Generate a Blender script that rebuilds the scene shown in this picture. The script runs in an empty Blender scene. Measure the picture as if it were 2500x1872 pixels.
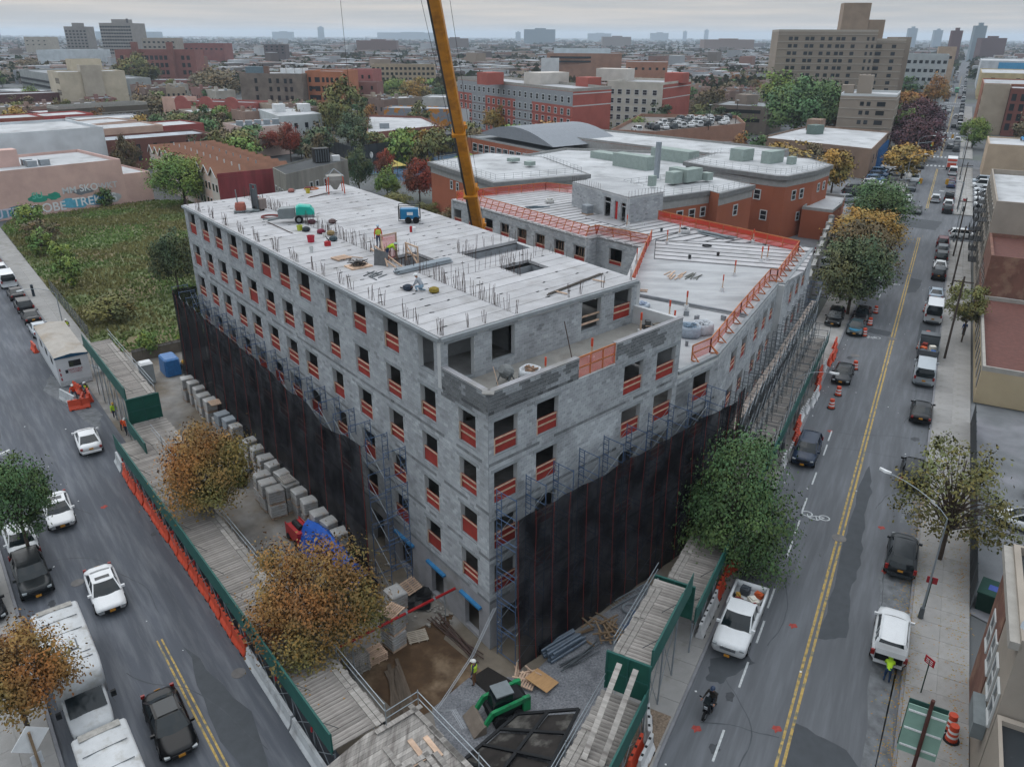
import bpy, math, random
from mathutils import Matrix, Vector
R=math.radians; PI=math.pi; HAZE=1.15e-4
rnd=random.Random(7)
D=bpy.data; SC=bpy.context.scene; COL=SC.collection
# ---------------------------------------------------------------- camera, sky, sun, exposure
cam=D.cameras.new('camera'); cam.sensor_width=36; cam.lens=27.446; cam.clip_start=.5; cam.clip_end=60000
co=D.objects.new('camera',cam); COL.objects.link(co)
co.matrix_world=Matrix.Translation((0,0,33))@Matrix.Rotation(R(66),4,'X')@Matrix.Rotation(R(.3),4,'Z')
SC.camera=co
SC.view_settings.view_transform='Standard'; SC.view_settings.look='None'
SC.view_settings.exposure=0.27; SC.view_settings.gamma=1
SUN_EL,SUN_AZ=R(52),R(325)     # azimuth: direction the light comes from, clockwise from +Y
wd=D.worlds.new('World'); SC.world=wd; wd.use_nodes=True
nt=wd.node_tree; N=nt.nodes; Lk=nt.links; N.clear()
def nn(t,x=0,y=0,**k):
    n=N.new(t); n.location=(x,y)
    for a,b in k.items(): setattr(n,a,b)
    return n
out=nn('ShaderNodeOutputWorld'); bg=nn('ShaderNodeBackground'); Lk.new(bg.outputs[0],out.inputs[0])
sky=nn('ShaderNodeTexSky'); sky.sky_type='NISHITA'; sky.sun_disc=False; sky.sun_elevation=SUN_EL; sky.sun_rotation=SUN_AZ
sky.air_density=1.6; sky.dust_density=3; sky.ozone_density=1.5
tc=nn('ShaderNodeTexCoord'); sep=nn('ShaderNodeSeparateXYZ'); Lk.new(tc.outputs['Generated'],sep.inputs[0])
ramp=nn('ShaderNodeValToRGB'); Lk.new(sep.outputs['Z'],ramp.inputs[0])
e=ramp.color_ramp.elements
e[0].position=0; e[0].color=(.40,.415,.43,1); e[1].position=1; e[1].color=(1.18,1.28,1.38,1)
for p_,c_ in ((.010,(.47,.465,.455,1)),(.03,(.45,.455,.455,1)),(.06,(.42,.46,.49,1)),(.3,(.58,.645,.71,1)),(.6,(.95,1.04,1.13,1))):
    q_=e.new(p_); q_.color=c_
mp=nn('ShaderNodeMapping'); mp.inputs['Scale'].default_value=(2.6,2.6,60); mp.inputs['Rotation'].default_value=(0,R(1.2),0); Lk.new(tc.outputs['Generated'],mp.inputs[0])
nz=nn('ShaderNodeTexNoise'); nz.inputs['Scale'].default_value=1.6; nz.inputs['Detail'].default_value=5; nz.inputs['Roughness'].default_value=.55; Lk.new(mp.outputs[0],nz.inputs[0])
cr=nn('ShaderNodeValToRGB'); Lk.new(nz.outputs[0],cr.inputs[0])
cr.color_ramp.elements[0].position=.38; cr.color_ramp.elements[0].color=(.93,.96,1.0,1)
cr.color_ramp.elements[1].position=.68; cr.color_ramp.elements[1].color=(1.34,1.24,1.16,1)
mx=nn('ShaderNodeMix',data_type='RGBA',blend_type='MULTIPLY'); mx.inputs[0].default_value=1
Lk.new(ramp.outputs[0],mx.inputs[6]); Lk.new(cr.outputs[0],mx.inputs[7])
sk2=nn('ShaderNodeMix',data_type='RGBA',blend_type='MULTIPLY'); sk2.inputs[0].default_value=1; sk2.inputs[7].default_value=(.1,.1,.1,1)
Lk.new(sky.outputs[0],sk2.inputs[6])
mx2=nn('ShaderNodeMix',data_type='RGBA',blend_type='MIX'); mx2.inputs[0].default_value=.88   # cloud cover over the clear sky
Lk.new(sk2.outputs[2],mx2.inputs[6]); Lk.new(mx.outputs[2],mx2.inputs[7])
Lk.new(mx2.outputs[2],bg.inputs[0]); bg.inputs[1].default_value=1.0
sl=D.lights.new('sun','SUN'); sl.energy=.9; sl.angle=R(80); sl.color=(1,.97,.93)
so=D.objects.new('sun',sl); COL.objects.link(so)
so.location=(0,0,300)
sd=Vector((math.sin(SUN_AZ)*math.cos(SUN_EL),math.cos(SUN_AZ)*math.cos(SUN_EL),math.sin(SUN_EL)))
so.rotation_euler=sd.to_track_quat('Z','Y').to_euler()
SC.cycles.max_bounces=5; SC.cycles.diffuse_bounces=4; SC.cycles.glossy_bounces=2; SC.cycles.transmission_bounces=3; SC.cycles.transparent_max_bounces=12; SC.cycles.volume_bounces=1
SC.cycles.use_denoising=True; SC.cycles.use_adaptive_sampling=True; SC.cycles.adaptive_threshold=.025; SC.cycles.caustics_reflective=False; SC.cycles.caustics_refractive=False
# ---------------------------------------------------------------- helpers
class MB:
    def __init__(s): s.v=[]; s.f=[]; s.m=[]; s.c=[]
    def add(s,vs,fs,m=0,c=None):
        n=len(s.v); s.v.extend(vs); s.f.extend([tuple(i+n for i in f) for f in fs])
        if isinstance(m,int): s.m.extend([m]*len(fs))
        else: s.m.extend(m)
        s.c.extend([c if c else (1,1,1)]*len(vs)); return s
    def box(s,x0,x1,y0,y1,z0,z1,m=0,c=None):
        v=[(x0,y0,z0),(x1,y0,z0),(x1,y1,z0),(x0,y1,z0),(x0,y0,z1),(x1,y0,z1),(x1,y1,z1),(x0,y1,z1)]
        return s.add(v,[(3,2,1,0),(4,5,6,7),(0,1,5,4),(1,2,6,5),(2,3,7,6),(3,0,4,7)],m,c)
    def cbox(s,c,d,rz=0,m=0,col=None,tilt=None):
        hx,hy,hz=d[0]/2,d[1]/2,d[2]/2; M=Matrix.Rotation(rz,3,'Z')
        if tilt: M=M@Matrix.Rotation(tilt[0],3,'X')@Matrix.Rotation(tilt[1],3,'Y')
        v=[]
        for z in (-hz,hz):
            for x,y in ((-hx,-hy),(hx,-hy),(hx,hy),(-hx,hy)):
                q=M@Vector((x,y,z)); v.append((c[0]+q.x,c[1]+q.y,c[2]+q.z))
        return s.add(v,[(3,2,1,0),(4,5,6,7),(0,1,5,4),(1,2,6,5),(2,3,7,6),(3,0,4,7)],m,col)
    def pri(s,poly,z0,z1,m=0,mt=None,bot=True,c=None):
        n=len(poly); a=sum(poly[i][0]*poly[(i+1)%n][1]-poly[(i+1)%n][0]*poly[i][1] for i in range(n))
        if a<0: poly=poly[::-1]
        v=[(p[0],p[1],z0) for p in poly]+[(p[0],p[1],z1) for p in poly]
        f=[tuple(range(n,2*n))]+[(i,(i+1)%n,n+(i+1)%n,n+i) for i in range(n)]
        ms=[m if mt is None else mt]+[m]*n
        if bot: f.append(tuple(range(n-1,-1,-1))); ms.append(m)
        return s.add(v,f,ms,c)
    def tube(s,a,b,r,n=6,m=0,r2=None,c=None):
        a=Vector(a); b=Vector(b); d=b-a
        if d.length<1e-6: return s
        d.normalize(); u=d.orthogonal().normalized(); w=d.cross(u); r2=r if r2 is None else r2
        v=[tuple(a+(u*math.cos(2*PI*i/n)+w*math.sin(2*PI*i/n))*r) for i in range(n)]+[tuple(b+(u*math.cos(2*PI*i/n)+w*math.sin(2*PI*i/n))*r2) for i in range(n)]
        f=[(i,(i+1)%n,n+(i+1)%n,n+i) for i in range(n)]+[tuple(range(n-1,-1,-1)),tuple(range(n,2*n))]
        return s.add(v,f,m,c)
    def bar(s,a,b,w,h,m=0):
        a=Vector(a); b=Vector(b); d=(b-a).normalized(); up=Vector((0,0,1))
        if abs(d.z)>.95: up=Vector((1,0,0))
        u=d.cross(up).normalized(); k=u.cross(d)
        v=[]
        for p in (a,b):
            for i,j in ((-1,-1),(1,-1),(1,1),(-1,1)): v.append(tuple(p+u*(i*w/2)+k*(j*h/2)))
        return s.add(v,[(3,2,1,0),(4,5,6,7),(0,1,5,4),(1,2,6,5),(2,3,7,6),(3,0,4,7)],m)
    def loft(s,rings,m=0,cap=True,c=None):
        n=len(rings[0]); v=[p for r in rings for p in r]; f=[]
        for k in range(len(rings)-1):
            for i in range(n): f.append((k*n+i,k*n+(i+1)%n,(k+1)*n+(i+1)%n,(k+1)*n+i))
        if cap: f+= [tuple(range(n-1,-1,-1)),tuple(range((len(rings)-1)*n,len(rings)*n))]
        return s.add(v,f,m,c)
    def disc(s,c,r,n=16,m=0):
        return s.add([(c[0]+r*math.cos(2*PI*i/n),c[1]+r*math.sin(2*PI*i/n),c[2]) for i in range(n)],[tuple(range(n))],m)
    def mesh(s,name,mats,smooth=False,col=False):
        me=D.meshes.new(name); me.from_pydata(s.v,[],s.f)
        if not isinstance(mats,(list,tuple)): mats=[mats]
        for m in mats: me.materials.append(m)
        if len(mats)>1: me.polygons.foreach_set('material_index',s.m)
        if smooth: me.polygons.foreach_set('use_smooth',[True]*len(s.f))
        if col:
            at=me.color_attributes.new('Col','FLOAT_COLOR','POINT'); buf=[]
            for q in s.c: buf.extend((q[0],q[1],q[2],1))
            at.data.foreach_set('color',buf)
        me.update(); return me
def wm(o):
    return (wm(o.parent)@o.matrix_parent_inverse@o.matrix_basis) if o.parent else o.matrix_basis
def ob(name,me,parent=None,loc=None,rz=0,world=False,**props):
    """one mesh object; with world=True the mesh is in world coordinates although it has a parent"""
    o=D.objects.new(name,me); COL.objects.link(o)
    if loc is not None: o.location=loc
    if rz: o.rotation_euler=(0,0,rz)
    if parent is not None:
        o.parent=parent
        if world: o.matrix_parent_inverse=wm(parent).inverted()
    for k,v in props.items(): o[k]=v
    return o
def empty(name,loc,rz,label,cat,group=None,kind=None):
    o=D.objects.new(name,None); COL.objects.link(o); o.location=loc; o.rotation_euler=(0,0,rz); o.empty_display_size=.3
    o['label']=label; o['category']=cat
    if group: o['group']=group
    if kind: o['kind']=kind
    return o
def tag(o,label,cat,group=None,kind=None):
    o['label']=label; o['category']=cat
    if group: o['group']=group
    if kind: o['kind']=kind
    return o
def struct(name,me,label=None,**k):
    o=ob(name,me,**k); o['kind']='structure'
    if label: o['label']=label
    return o
def copytree(o,loc=None,rz=None,parent=None,label=None,group=None,scale=None):
    c=o.copy(); COL.objects.link(c); c.parent=parent
    if parent is not None: c.matrix_parent_inverse=o.matrix_parent_inverse.copy()
    if loc is not None: c.location=loc
    if rz is not None: c.rotation_euler=(0,0,rz)
    if scale is not None: c.scale=scale
    if label: c['label']=label
    if group: c['group']=group
    for ch in o.children: copytree(ch,parent=c)
    return c
# ---------------------------------------------------------------- materials
def hx(h):
    h=h.lstrip('#'); r=[int(h[i:i+2],16)/255 for i in (0,2,4)]
    return tuple((c/12.92 if c<=.04045 else ((c+.055)/1.055)**2.4) for c in r)
MC={}
def mat(name,col,rough=.85,var=.15,scale=1.5,bump=0,bscale=None,metal=0,spec=.3,rand=0,attr=False,col2=None,c2scale=.3,c2lo=.5,c2hi=.65,stretch=None,world=False,alpha=None,emit=0,coat=0,detail=4):
    if name in MC: return MC[name]
    if isinstance(col,str): col=hx(col)
    m=D.materials.new(name); m.use_nodes=True; t=m.node_tree; n=t.nodes; l=t.links; b=n['Principled BSDF']
    b.inputs['Roughness'].default_value=rough; b.inputs['Metallic'].default_value=metal; b.inputs['Specular IOR Level'].default_value=spec
    if coat: b.inputs['Coat Weight'].default_value=coat; b.inputs['Coat Roughness'].default_value=.05
    def mul(a,bb,fac=1,typ='MULTIPLY'):
        x=n.new('ShaderNodeMix'); x.data_type='RGBA'; x.blend_type=typ
        if isinstance(fac,(int,float)): x.inputs[0].default_value=fac
        else: l.new(fac,x.inputs[0])
        for k,s_ in ((6,a),(7,bb)):
            if isinstance(s_,tuple): x.inputs[k].default_value=(*s_[:3],1)
            else: l.new(s_,x.inputs[k])
        return x.outputs[2]
    if world: g=n.new('ShaderNodeNewGeometry'); crd=g.outputs['Position']
    else: g=n.new('ShaderNodeTexCoord'); crd=g.outputs['Object']
    if stretch:
        mpn=n.new('ShaderNodeMapping'); mpn.inputs['Scale'].default_value=stretch; l.new(crd,mpn.inputs[0]); crd=mpn.outputs[0]
    c=(*col,1)
    cur=tuple(col)
    def noise(sc,de=detail,ro=.6):
        q=n.new('ShaderNodeTexNoise'); q.inputs['Scale'].default_value=sc; q.inputs['Detail'].default_value=de; q.inputs['Roughness'].default_value=ro; l.new(crd,q.inputs[0]); return q
    if col2 is not None:
        if isinstance(col2,str): col2=hx(col2)
        q=noise(c2scale); r=n.new('ShaderNodeMapRange'); r.inputs[1].default_value=c2lo; r.inputs[2].default_value=c2hi; l.new(q.outputs[0],r.inputs[0])
        cur=mul(cur,tuple(col2),r.outputs[0],'MIX')
    if var:
        q=noise(scale); r=n.new('ShaderNodeMapRange'); r.inputs[1].default_value=.3; r.inputs[2].default_value=.7; r.inputs[3].default_value=1-var; r.inputs[4].default_value=1+var; l.new(q.outputs[0],r.inputs[0])
        cc=n.new('ShaderNodeCombineColor'); [l.new(r.outputs[0],cc.inputs[i]) for i in range(3)]
        cur=mul(cur,cc.outputs[0])
    if rand:
        oi=n.new('ShaderNodeObjectInfo'); r=n.new('ShaderNodeMapRange'); r.inputs[3].default_value=1-rand; r.inputs[4].default_value=1+rand; l.new(oi.outputs['Random'],r.inputs[0])
        cc=n.new('ShaderNodeCombineColor'); [l.new(r.outputs[0],cc.inputs[i]) for i in range(3)]
        cur=mul(cur,cc.outputs[0])
    if attr:
        a=n.new('ShaderNodeAttribute'); a.attribute_name='Col'; cur=mul(cur,a.outputs['Color'])
    if isinstance(cur,tuple): b.inputs['Base Color'].default_value=(*cur[:3],1)
    else: l.new(cur,b.inputs['Base Color'])
    if bump:
        q=noise(bscale or scale*6); bp=n.new('ShaderNodeBump'); bp.inputs['Strength'].default_value=bump; bp.inputs['Distance'].default_value=.03; l.new(q.outputs[0],bp.inputs['Height']); l.new(bp.outputs[0],b.inputs['Normal'])
    if alpha is not None: b.inputs['Alpha'].default_value=alpha
    if emit: b.inputs['Emission Color'].default_value=(*col,1); b.inputs['Emission Strength'].default_value=emit
    m['tree']=1; MC[name]=m; return m
def leafmat(name,c1,c2,tr=.25):
    m=mat(name,c1,rough=.7,var=.25,scale=.8,attr=True,col2=c2,c2scale=.55,c2lo=.4,c2hi=.62,spec=.2,rand=.12)
    return m
GLASS=mat('window_glass','#20262b',rough=.12,var=0,spec=.6)
CARGLASS=mat('car_glass','#161e21',rough=.1,var=0,spec=.4)
TYRE=mat('tyre_rubber','#17181a',rough=.9,var=0)
RIM=mat('alloy_rim','#8d9195',rough=.35,var=0,metal=.8)
BLK=mat('black_plastic','#15171a',rough=.6,var=0)
CMU=mat('concrete_block','#979a9c',rough=.95,var=.14,scale=.5,bump=.25,bscale=25,attr=True,col2='#7f8284',c2scale=.35,c2lo=.55,c2hi=.72)
CMU2=mat('plain_block','#7b7f83',rough=.95,var=.2,scale=1.2,bump=.2,bscale=25)
MORT=mat('mortar','#adafb0',rough=.95,var=.15,scale=.5)
CONC=mat('cast_concrete','#87878a',rough=.9,var=.16,scale=.7,bump=.15,bscale=12,col2='#75746f',c2scale=.4,c2lo=.52,c2hi=.7)
DARKC=mat('dark_concrete','#898b8c',rough=.9,var=.2,scale=.8)
GALV=mat('galvanised_steel','#8f979d',rough=.45,var=.1,metal=.6)
STEEL=mat('grey_steel','#5e6468',rough=.5,var=.1,metal=.5)
RUST=mat('rebar_steel','#4a3b36',rough=.8,var=.2)
TIMB=mat('raw_timber','#ad9480',rough=.85,var=.2,scale=3,rand=.18)
WOODG=mat('weathered_board','#8d8984',rough=.9,var=.28,scale=1.2,stretch=(6,.6,1),rand=.2,col2='#6f6a66',c2scale=.5)
REDP=mat('red_plywood','#86302a',rough=.7,var=.15,scale=2,rand=.1)
ORNG=mat('orange_plastic','#b8462e',rough=.55,var=.12,scale=1.5,rand=.06)
WHITE=mat('white_paint','#c9cbcc',rough=.6,var=.08)
GREENP=mat('shed_green_paint','#20504a',rough=.6,var=.15,scale=1)
BLUEP=mat('scaffold_blue','#445a78',rough=.5,var=.15,metal=.2)
# ---------------------------------------------------------------- ground, streets, pavements
RA,LA=R(61.8),R(128.0)
def fr(a,s,o,z=0): return (math.cos(a)*s+math.sin(a)*o,math.sin(a)*s-math.cos(a)*o,z)
def RP(s,o,z=0): return fr(RA,s,o,z)
def LP(s,o,z=0): return fr(LA,s,o,z)
GRD=mat('city_ground','#55585a',var=.3,scale=.02,col2='#4a5248',c2scale=.01,world=True)
mb=MB(); mb.disc((0,0,-.08),15000,96); struct('ground',mb.mesh('ground',GRD),'grey city ground reaching to the horizon')
def roadmat(name,base):
    return mat(name,base,rough=.85,var=.2,scale=.45,stretch=(.12,1.4,1),bump=.12,bscale=60,col2='#62656a',c2scale=1.6,c2lo=.45,c2hi=.75,spec=.35)
ASPR=roadmat('asphalt_right','#54575b'); ASPL=roadmat('asphalt_left','#4a4e55')
def strip(name,x0,x1,y0,y1,z,m,ang,parent=None,step=None,jit=0):
    mb=MB(); xs=[x0,x1] if not step else [x0+i*(x1-x0)/max(1,int((x1-x0)/step)) for i in range(max(1,int((x1-x0)/step))+1)]
    v=[];f=[]
    for i,x in enumerate(xs):
        j0,j1=(rnd.uniform(-jit,jit),rnd.uniform(-jit,jit)) if jit else (0,0)
        v+=[(x,y0+j0,z),(x,y1+j1,z)]
    f=[(2*i,2*i+2,2*i+3,2*i+1) for i in range(len(xs)-1)]
    mb.add(v,f); me=mb.mesh(name,m)
    o=ob(name,me,parent,rz=0 if parent else ang)
    if not parent: o['kind']='structure'
    return o
road_r=strip('road',-30,4200,-3.6,6.65,0,ASPR,RA,step=60); road_r['label']='long straight avenue with double yellow line running to the horizon'
road_l=strip('road',-12,420,-10.6,.4,-.004,ASPL,LA,step=40); road_l['label']='dark asphalt street on the left of the site'
# side streets crossing the avenue (local y positive is to the left)
for s0,s1,oa,ob_,lab in ((159,183,-140,-3.6,'side street joining the avenue by the white roofed building'),(258,274,-600,-3.6,'cross street right of the nearest crosswalks'),(258,274,6.65,500,'cross street left of the nearest crosswalks'),(333,349,-700,-3.6,'cross street right of the second crosswalks'),(333,349,6.65,130,'cross street left of the second crosswalks'),(498,518,-700,700,'cross street at the farthest crosswalks')):
    o=strip('road',s0,s1,oa,ob_,-.006,ASPR,RA); o['label']=lab
YEL=mat('yellow_road_paint','#a08850',rough=.85,var=.35,scale=5,col2='#6c6a5a',c2scale=2.2,c2lo=.5,c2hi=.62); WHP=mat('white_road_paint','#a9adae',rough=.8,var=.3,scale=5)
PATCH=mat('fresh_asphalt','#3f4347',rough=.85,var=.12,scale=1.5,spec=.35); PATCH2=mat('pale_worn_asphalt','#606366',rough=.9,var=.35,scale=1.6)
for s0,s1 in ((-20,158),(188,250),(277,329),(354,494),(522,900)):
    for o in (1.16,1.47):
        strip('yellow_line',s0,s1,o-.075,o+.075,.005,YEL,RA,parent=road_r,step=3 if s0<100 else 40,jit=.012 if s0<100 else 0)
for s0,s1 in ((-6,41.5),):
    for o in (-5.95,-5.69): strip('yellow_line',s0,s1,o-.05,o+.05,.005,YEL,LA,parent=road_l,step=3,jit=.012)
bar=MB(); bar.box(-1.45,1.45,-.25,.25,0,.006); bar=bar.mesh('crosswalk_bar',WHP)
for s in (256,276.5,330.5,351.5,496,520):
    for i in range(10):
        ob('crosswalk_bar',bar,road_r,(s,-3.1+i*1.02,.004))
ob('stop_line',MB().box(-.25,.25,-3.4,1.1,0,.006).mesh('stop_line',WHP),road_r,(251,0,.004)); ob('stop_line',MB().box(-.25,.25,1.8,6.4,0,.006).mesh('stop_line',WHP),road_r,(280.5,0,.004))
dash=MB().box(-1.1,1.1,-.06,.06,0,.006).mesh('lane_dash',WHP)
for s in (30.5,36,40,43.5,49.5,52.5,56,60.5,66,69,117,121): ob('lane_dash',dash,road_r,(s,4.25+rnd.uniform(-.05,.05),.004))
def blob(name,pts,z,m,parent,wob=.12,n=5):
    P=[]
    for i,(x,y) in enumerate(pts):
        x2,y2=pts[(i+1)%len(pts)]
        for k in range(n):
            t=k/n; P.append((x+(x2-x)*t+rnd.uniform(-wob,wob),y+(y2-y)*t+rnd.uniform(-wob,wob),z))
    mb=MB(); mb.add(P,[tuple(range(len(P)))]); return ob(name,mb.mesh(name,m),parent)
def cw(pts): # street-frame (s,o) -> local (s,-o), counter-clockwise
    q=[(s,-o) for s,o in pts]; a=sum(q[i][0]*q[(i+1)%len(q)][1]-q[(i+1)%len(q)][0]*q[i][1] for i in range(len(q)))
    return q if a>0 else q[::-1]
for pts in ([(41,-1.0),(48,-.95),(55,-.9),(62,-.95),(65,-.6),(60.5,.1),(56,0),(51,.35),(46.5,.2),(42,.4)],[(15,-.6),(30,-1.05),(33.8,-1.1),(33.3,1.5),(31,3.3),(15,3.4)],[(36.2,-6.2),(38,-5),(37.2,-4),(34.8,-5.2),(34.5,-6)],[(48,-6.4),(53,-5.9),(53.5,-4.4),(49,-4.3)],[(95,1.4),(107,1.2),(107,3.2),(96,3.3)],[(99.5,-1.9),(101.5,-1.6),(102,-4),(100,-4.4)],[(120,-1.2),(129,-1),(128,.6),(121,.2)],[(167,-6),(176,-5),(175,2),(166,1)],[(290,-.9),(318,-.9),(316,3.2),(291,3.1)]):
    blob('asphalt_patch',cw(pts),.004,PATCH,road_r)
for pts in ([(44.5,1.9),(52,1.6),(55,3.4),(44,3.5)],[(27,2.2),(41,2.1),(41.5,3.5),(27,3.5)],[(57,2.4),(66,2.1),(67,3.5),(57,3.5)]):
    blob('worn_patch',cw(pts),.0045,PATCH2,road_r,wob=.2)
for pts in ([(17,8.2),(26,8.0),(26,8.9),(17,9)],[(24,6.6),(34,6.2),(40,6.9),(33,8.1)],[(73,9.2),(86,6.8),(90,8.2),(76,10.3)]):
    blob('worn_patch' if pts[0][0]>70 else 'asphalt_patch',cw(pts),.002,PATCH2 if pts[0][0]>70 else PATCH,road_l,wob=.15)
CRK=mat('tar_crack','#414549',rough=.7,var=.2)
def crack(parent,s,o,L,a,w=.03):
    mb=MB(); x,y=s,-o; v=[]; n=int(L/.5)
    for i in range(n+1):
        k=w*(.5+rnd.random()); v+=[(x-k*math.sin(a),y+k*math.cos(a),.0055),(x+k*math.sin(a),y-k*math.cos(a),.0055)]; a+=rnd.uniform(-.22,.22); x+=.5*math.cos(a); y+=.5*math.sin(a)
    mb.add(v,[(2*i,2*i+1,2*i+3,2*i+2) for i in range(n)]); ob('crack',mb.mesh('crack',CRK),parent)
for s,o,L,a in ((66,-5.2,7,-1.5),(70,-4,6.5,-1.4),(58,.6,9,.1),(46,2,6,-.2),(31.5,-5.5,4,-1.3),(27,-3,9,.15),(84,-.5,5,-1.5),(112,-3,9,.1),(122,0,6,-1.4),(39,-3.6,8,.05),(75,1.5,12,.05),(140,-4,8,-1.5)): crack(road_r,s,o,L,a)
for s,o,L,a in ((30,7.9,11,.1),(44,6.5,14,-.05),(58,5.8,10,.2),(38,2.6,9,0),(66,2,12,.05),(27.5,8.6,3.5,1.4)): crack(road_l,s,o,L,a,.025)
OIL=mat('oil_stain','#383b3f',rough=.6,var=.3,scale=5)
for s,o,r_ in ((28.5,-3.9,.5),(30.2,-4.4,.4),(34,-4.6,.35),(44,-5.2,.5),(26.5,-4.6,.45),(58,2.9,.4),(72,2.6,.5),(90,-5.1,.5)): blob('oil_stain',[(s+r_*math.cos(k*PI/4),-o+.6*r_*math.sin(k*PI/4)) for k in range(8)],.006,OIL,road_r,wob=.1,n=2)
for s,o,r_ in ((49,1.4,.4),(44.5,.9,.3),(46.5,1.8,.35),(59,.9,.4),(53,8.6,.3)): blob('oil_stain',[(s+r_*math.cos(k*PI/4),-o+.6*r_*math.sin(k*PI/4)) for k in range(8)],.003,OIL,road_l,wob=.08,n=2)
MHM=mat('manhole_iron','#5f5d5c',rough=.6,var=.2)
def manhole(parent,s,o,r=.42):
    mb=MB(); mb.tube((0,0,0),(0,0,.012),r,20); mb.tube((0,0,.012),(0,0,.016),r*.82,20); ob('manhole_cover',mb.mesh('manhole_cover',MHM),parent,(s,-o,.004))
for s,o in ((52.6,-1.35),(99,-1.3),(131.3,-1.5),(91,-4.6)): manhole(road_r,s,o,.5)
for s,o in ((50.3,3.1),(36,8.6)): manhole(road_l,s,o,.4)
# bicycle symbol
mb=MB()
for cx in (-.62,.62):
    for i in range(14):
        a0,a1=2*PI*i/14,2*PI*(i+1)/14
        mb.add([(cx+r*math.cos(a),r*.9*math.sin(a),0) for r,a in ((.42,a0),(.42,a1),(.32,a1),(.32,a0))],[(0,1,2,3)])
for a,b in (((-.62,0),(-.2,.55)),((-.2,.55),(.45,.5)),((.45,.5),(.62,0)),((-.62,0),(0,0)),((0,0),(-.2,.6)),((0,0),(.45,.5))): mb.bar((*a,0),(*b,0),.08,.004)
bk=mb.mesh('bicycle_symbol',WHP)
for s,o in ((54.8,-3.3),(98.5,-3.6),(124,-3.2),(160,-4.6)): ob('bicycle_symbol',bk,road_r,(s,-o,.007),rz=R(90))
SPR=mat('red_spray_mark','#8a3c36',var=.3,scale=6); SPO=mat('ochre_spray_mark','#a3793a',var=.3,scale=6)
sp=MB(); sp.add([(.32*math.cos(i*PI/6)*rnd.uniform(.4,1.1),.3*math.sin(i*PI/6)*rnd.uniform(.4,1.1),0) for i in range(12)],[tuple(range(12))]); spr=sp.mesh('spray_mark',SPR); spo=sp.mesh('spray_mark',SPO)
for s,o in ((41.5,-2.6),(55.5,-.2+1.4),(33,-1.9),(70,-4.4),(31,-5.6),(50,1.9)): ob('spray_mark',spr,road_r,(s,-o,.006))
for s,o in ((46,1.2),(42,.2),(59,6.6)): ob('spray_mark',spr,road_l,(s,-o,.004))
# pavements
PAV=mat('pavement_concrete','#8a8987',rough=.9,var=.14,scale=.6,rand=.07,bump=.08,bscale=30,col2='#77756f',c2scale=.7,c2lo=.5,c2hi=.7)
KRB=mat('kerb_concrete','#75767a',rough=.9,var=.15)
def pavement(ang,s0,s1,oin,oout,label,slabs=None,cols=2,w=1.55):
    """oin = kerb side"""
    sg=1 if oout>oin else -1
    mb=MB(); y0,y1=sorted((-(oin+sg*.18),-oout)); mb.box(s0,s1,y0,y1,-.06,.115)
    p=struct('pavement',mb.mesh('pavement',PAV),label,rz=ang)
    y0,y1=sorted((-oin,-(oin+sg*.17))); ob('kerb',MB().box(s0,s1,y0,y1,-.06,.13).mesh('kerb',KRB),p)
    if slabs:
        a,b=slabs; cw_=(abs(oout-oin)-.2)/cols; me=MB().box(.008,w-.008,.008,cw_-.008,0,.02).mesh('slab',PAV)
        n=int((b-a)/w)
        for i in range(n):
            for j in range(cols):
                yy=-(oin+sg*(.18+ (j+1)*cw_)) if sg>0 else -(oin+sg*(.18+j*cw_))
                ob('slab',me,p,(a+i*w,yy,.1165+.004*rnd.random()))
    return p
pavement(RA,-20,158,3.6,6.95,'concrete pavement along the right side of the avenue',slabs=(24,112))
pavement(RA,184,256,3.6,7.2,'far right pavement beyond the side street')
pavement(RA,276,332,3.6,7.2,'right pavement between the first and second cross streets'); pavement(RA,350,496,3.6,7.2,'right pavement before the farthest crosswalk')
pavement(RA,-20,132,-6.65,-10.4,'pavement beside the green shed on the avenue',slabs=(29,46))
pavement(RA,140,256,-6.65,-9.6,'left pavement by the police parking lot'); pavement(RA,276,332,-6.65,-9.6,'left pavement by the tall brick slab block'); pavement(RA,350,496,-6.65,-9.6,'left pavement under the dark red trees')
pavement(LA,0,300,-.4,-5,'pavement on the far left street edge',slabs=(30,62),cols=3)
pavement(LA,97,300,10.6,13.6,'pavement beside the vacant lot',slabs=(97,140))
# surfaces off the street
def poly(name,pts,z,m,label,kind='structure'):
    mb=MB(); a=sum(pts[i][0]*pts[(i+1)%len(pts)][1]-pts[(i+1)%len(pts)][0]*pts[i][1] for i in range(len(pts)))
    if a<0: pts=pts[::-1]
    mb.add([(p[0],p[1],z) for p in pts],[tuple(range(len(pts)))]); o=ob(name,mb.mesh(name,m)); o['kind']=kind; o['label']=label; return o
DIRT=mat('site_dirt','#6a6257',rough=1,var=.25,scale=.6,bump=.5,bscale=6,col2='#7d7b78',c2scale=.16,c2lo=.42,c2hi=.58,world=True)
WET=mat('brown_mud','#4f3d2c',rough=.9,var=.3,scale=.8,bump=.5,bscale=5,col2='#6a5a48',c2scale=.4,world=True)
GRV=mat('grey_gravel','#74767a',rough=.95,var=.45,scale=9,bump=1,bscale=22,world=True,col2='#5f6166',c2scale=1.2,c2lo=.45,c2hi=.7,detail=6)
LOTM=mat('lot_asphalt','#65686b',rough=.9,var=.2,scale=.4,world=True,col2='#74757a',c2scale=.15)
poly('site_ground',[LP(3,10.62),LP(99,10.62),LP(99,13),LP(92,22),(-18,92),(-8,100),(9,86),(14,80),(16,52),RP(60,-10.4),RP(24,-10.4),RP(15,-6.7)],-.02,DIRT,'bare dirt ground of the construction site')
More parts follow.
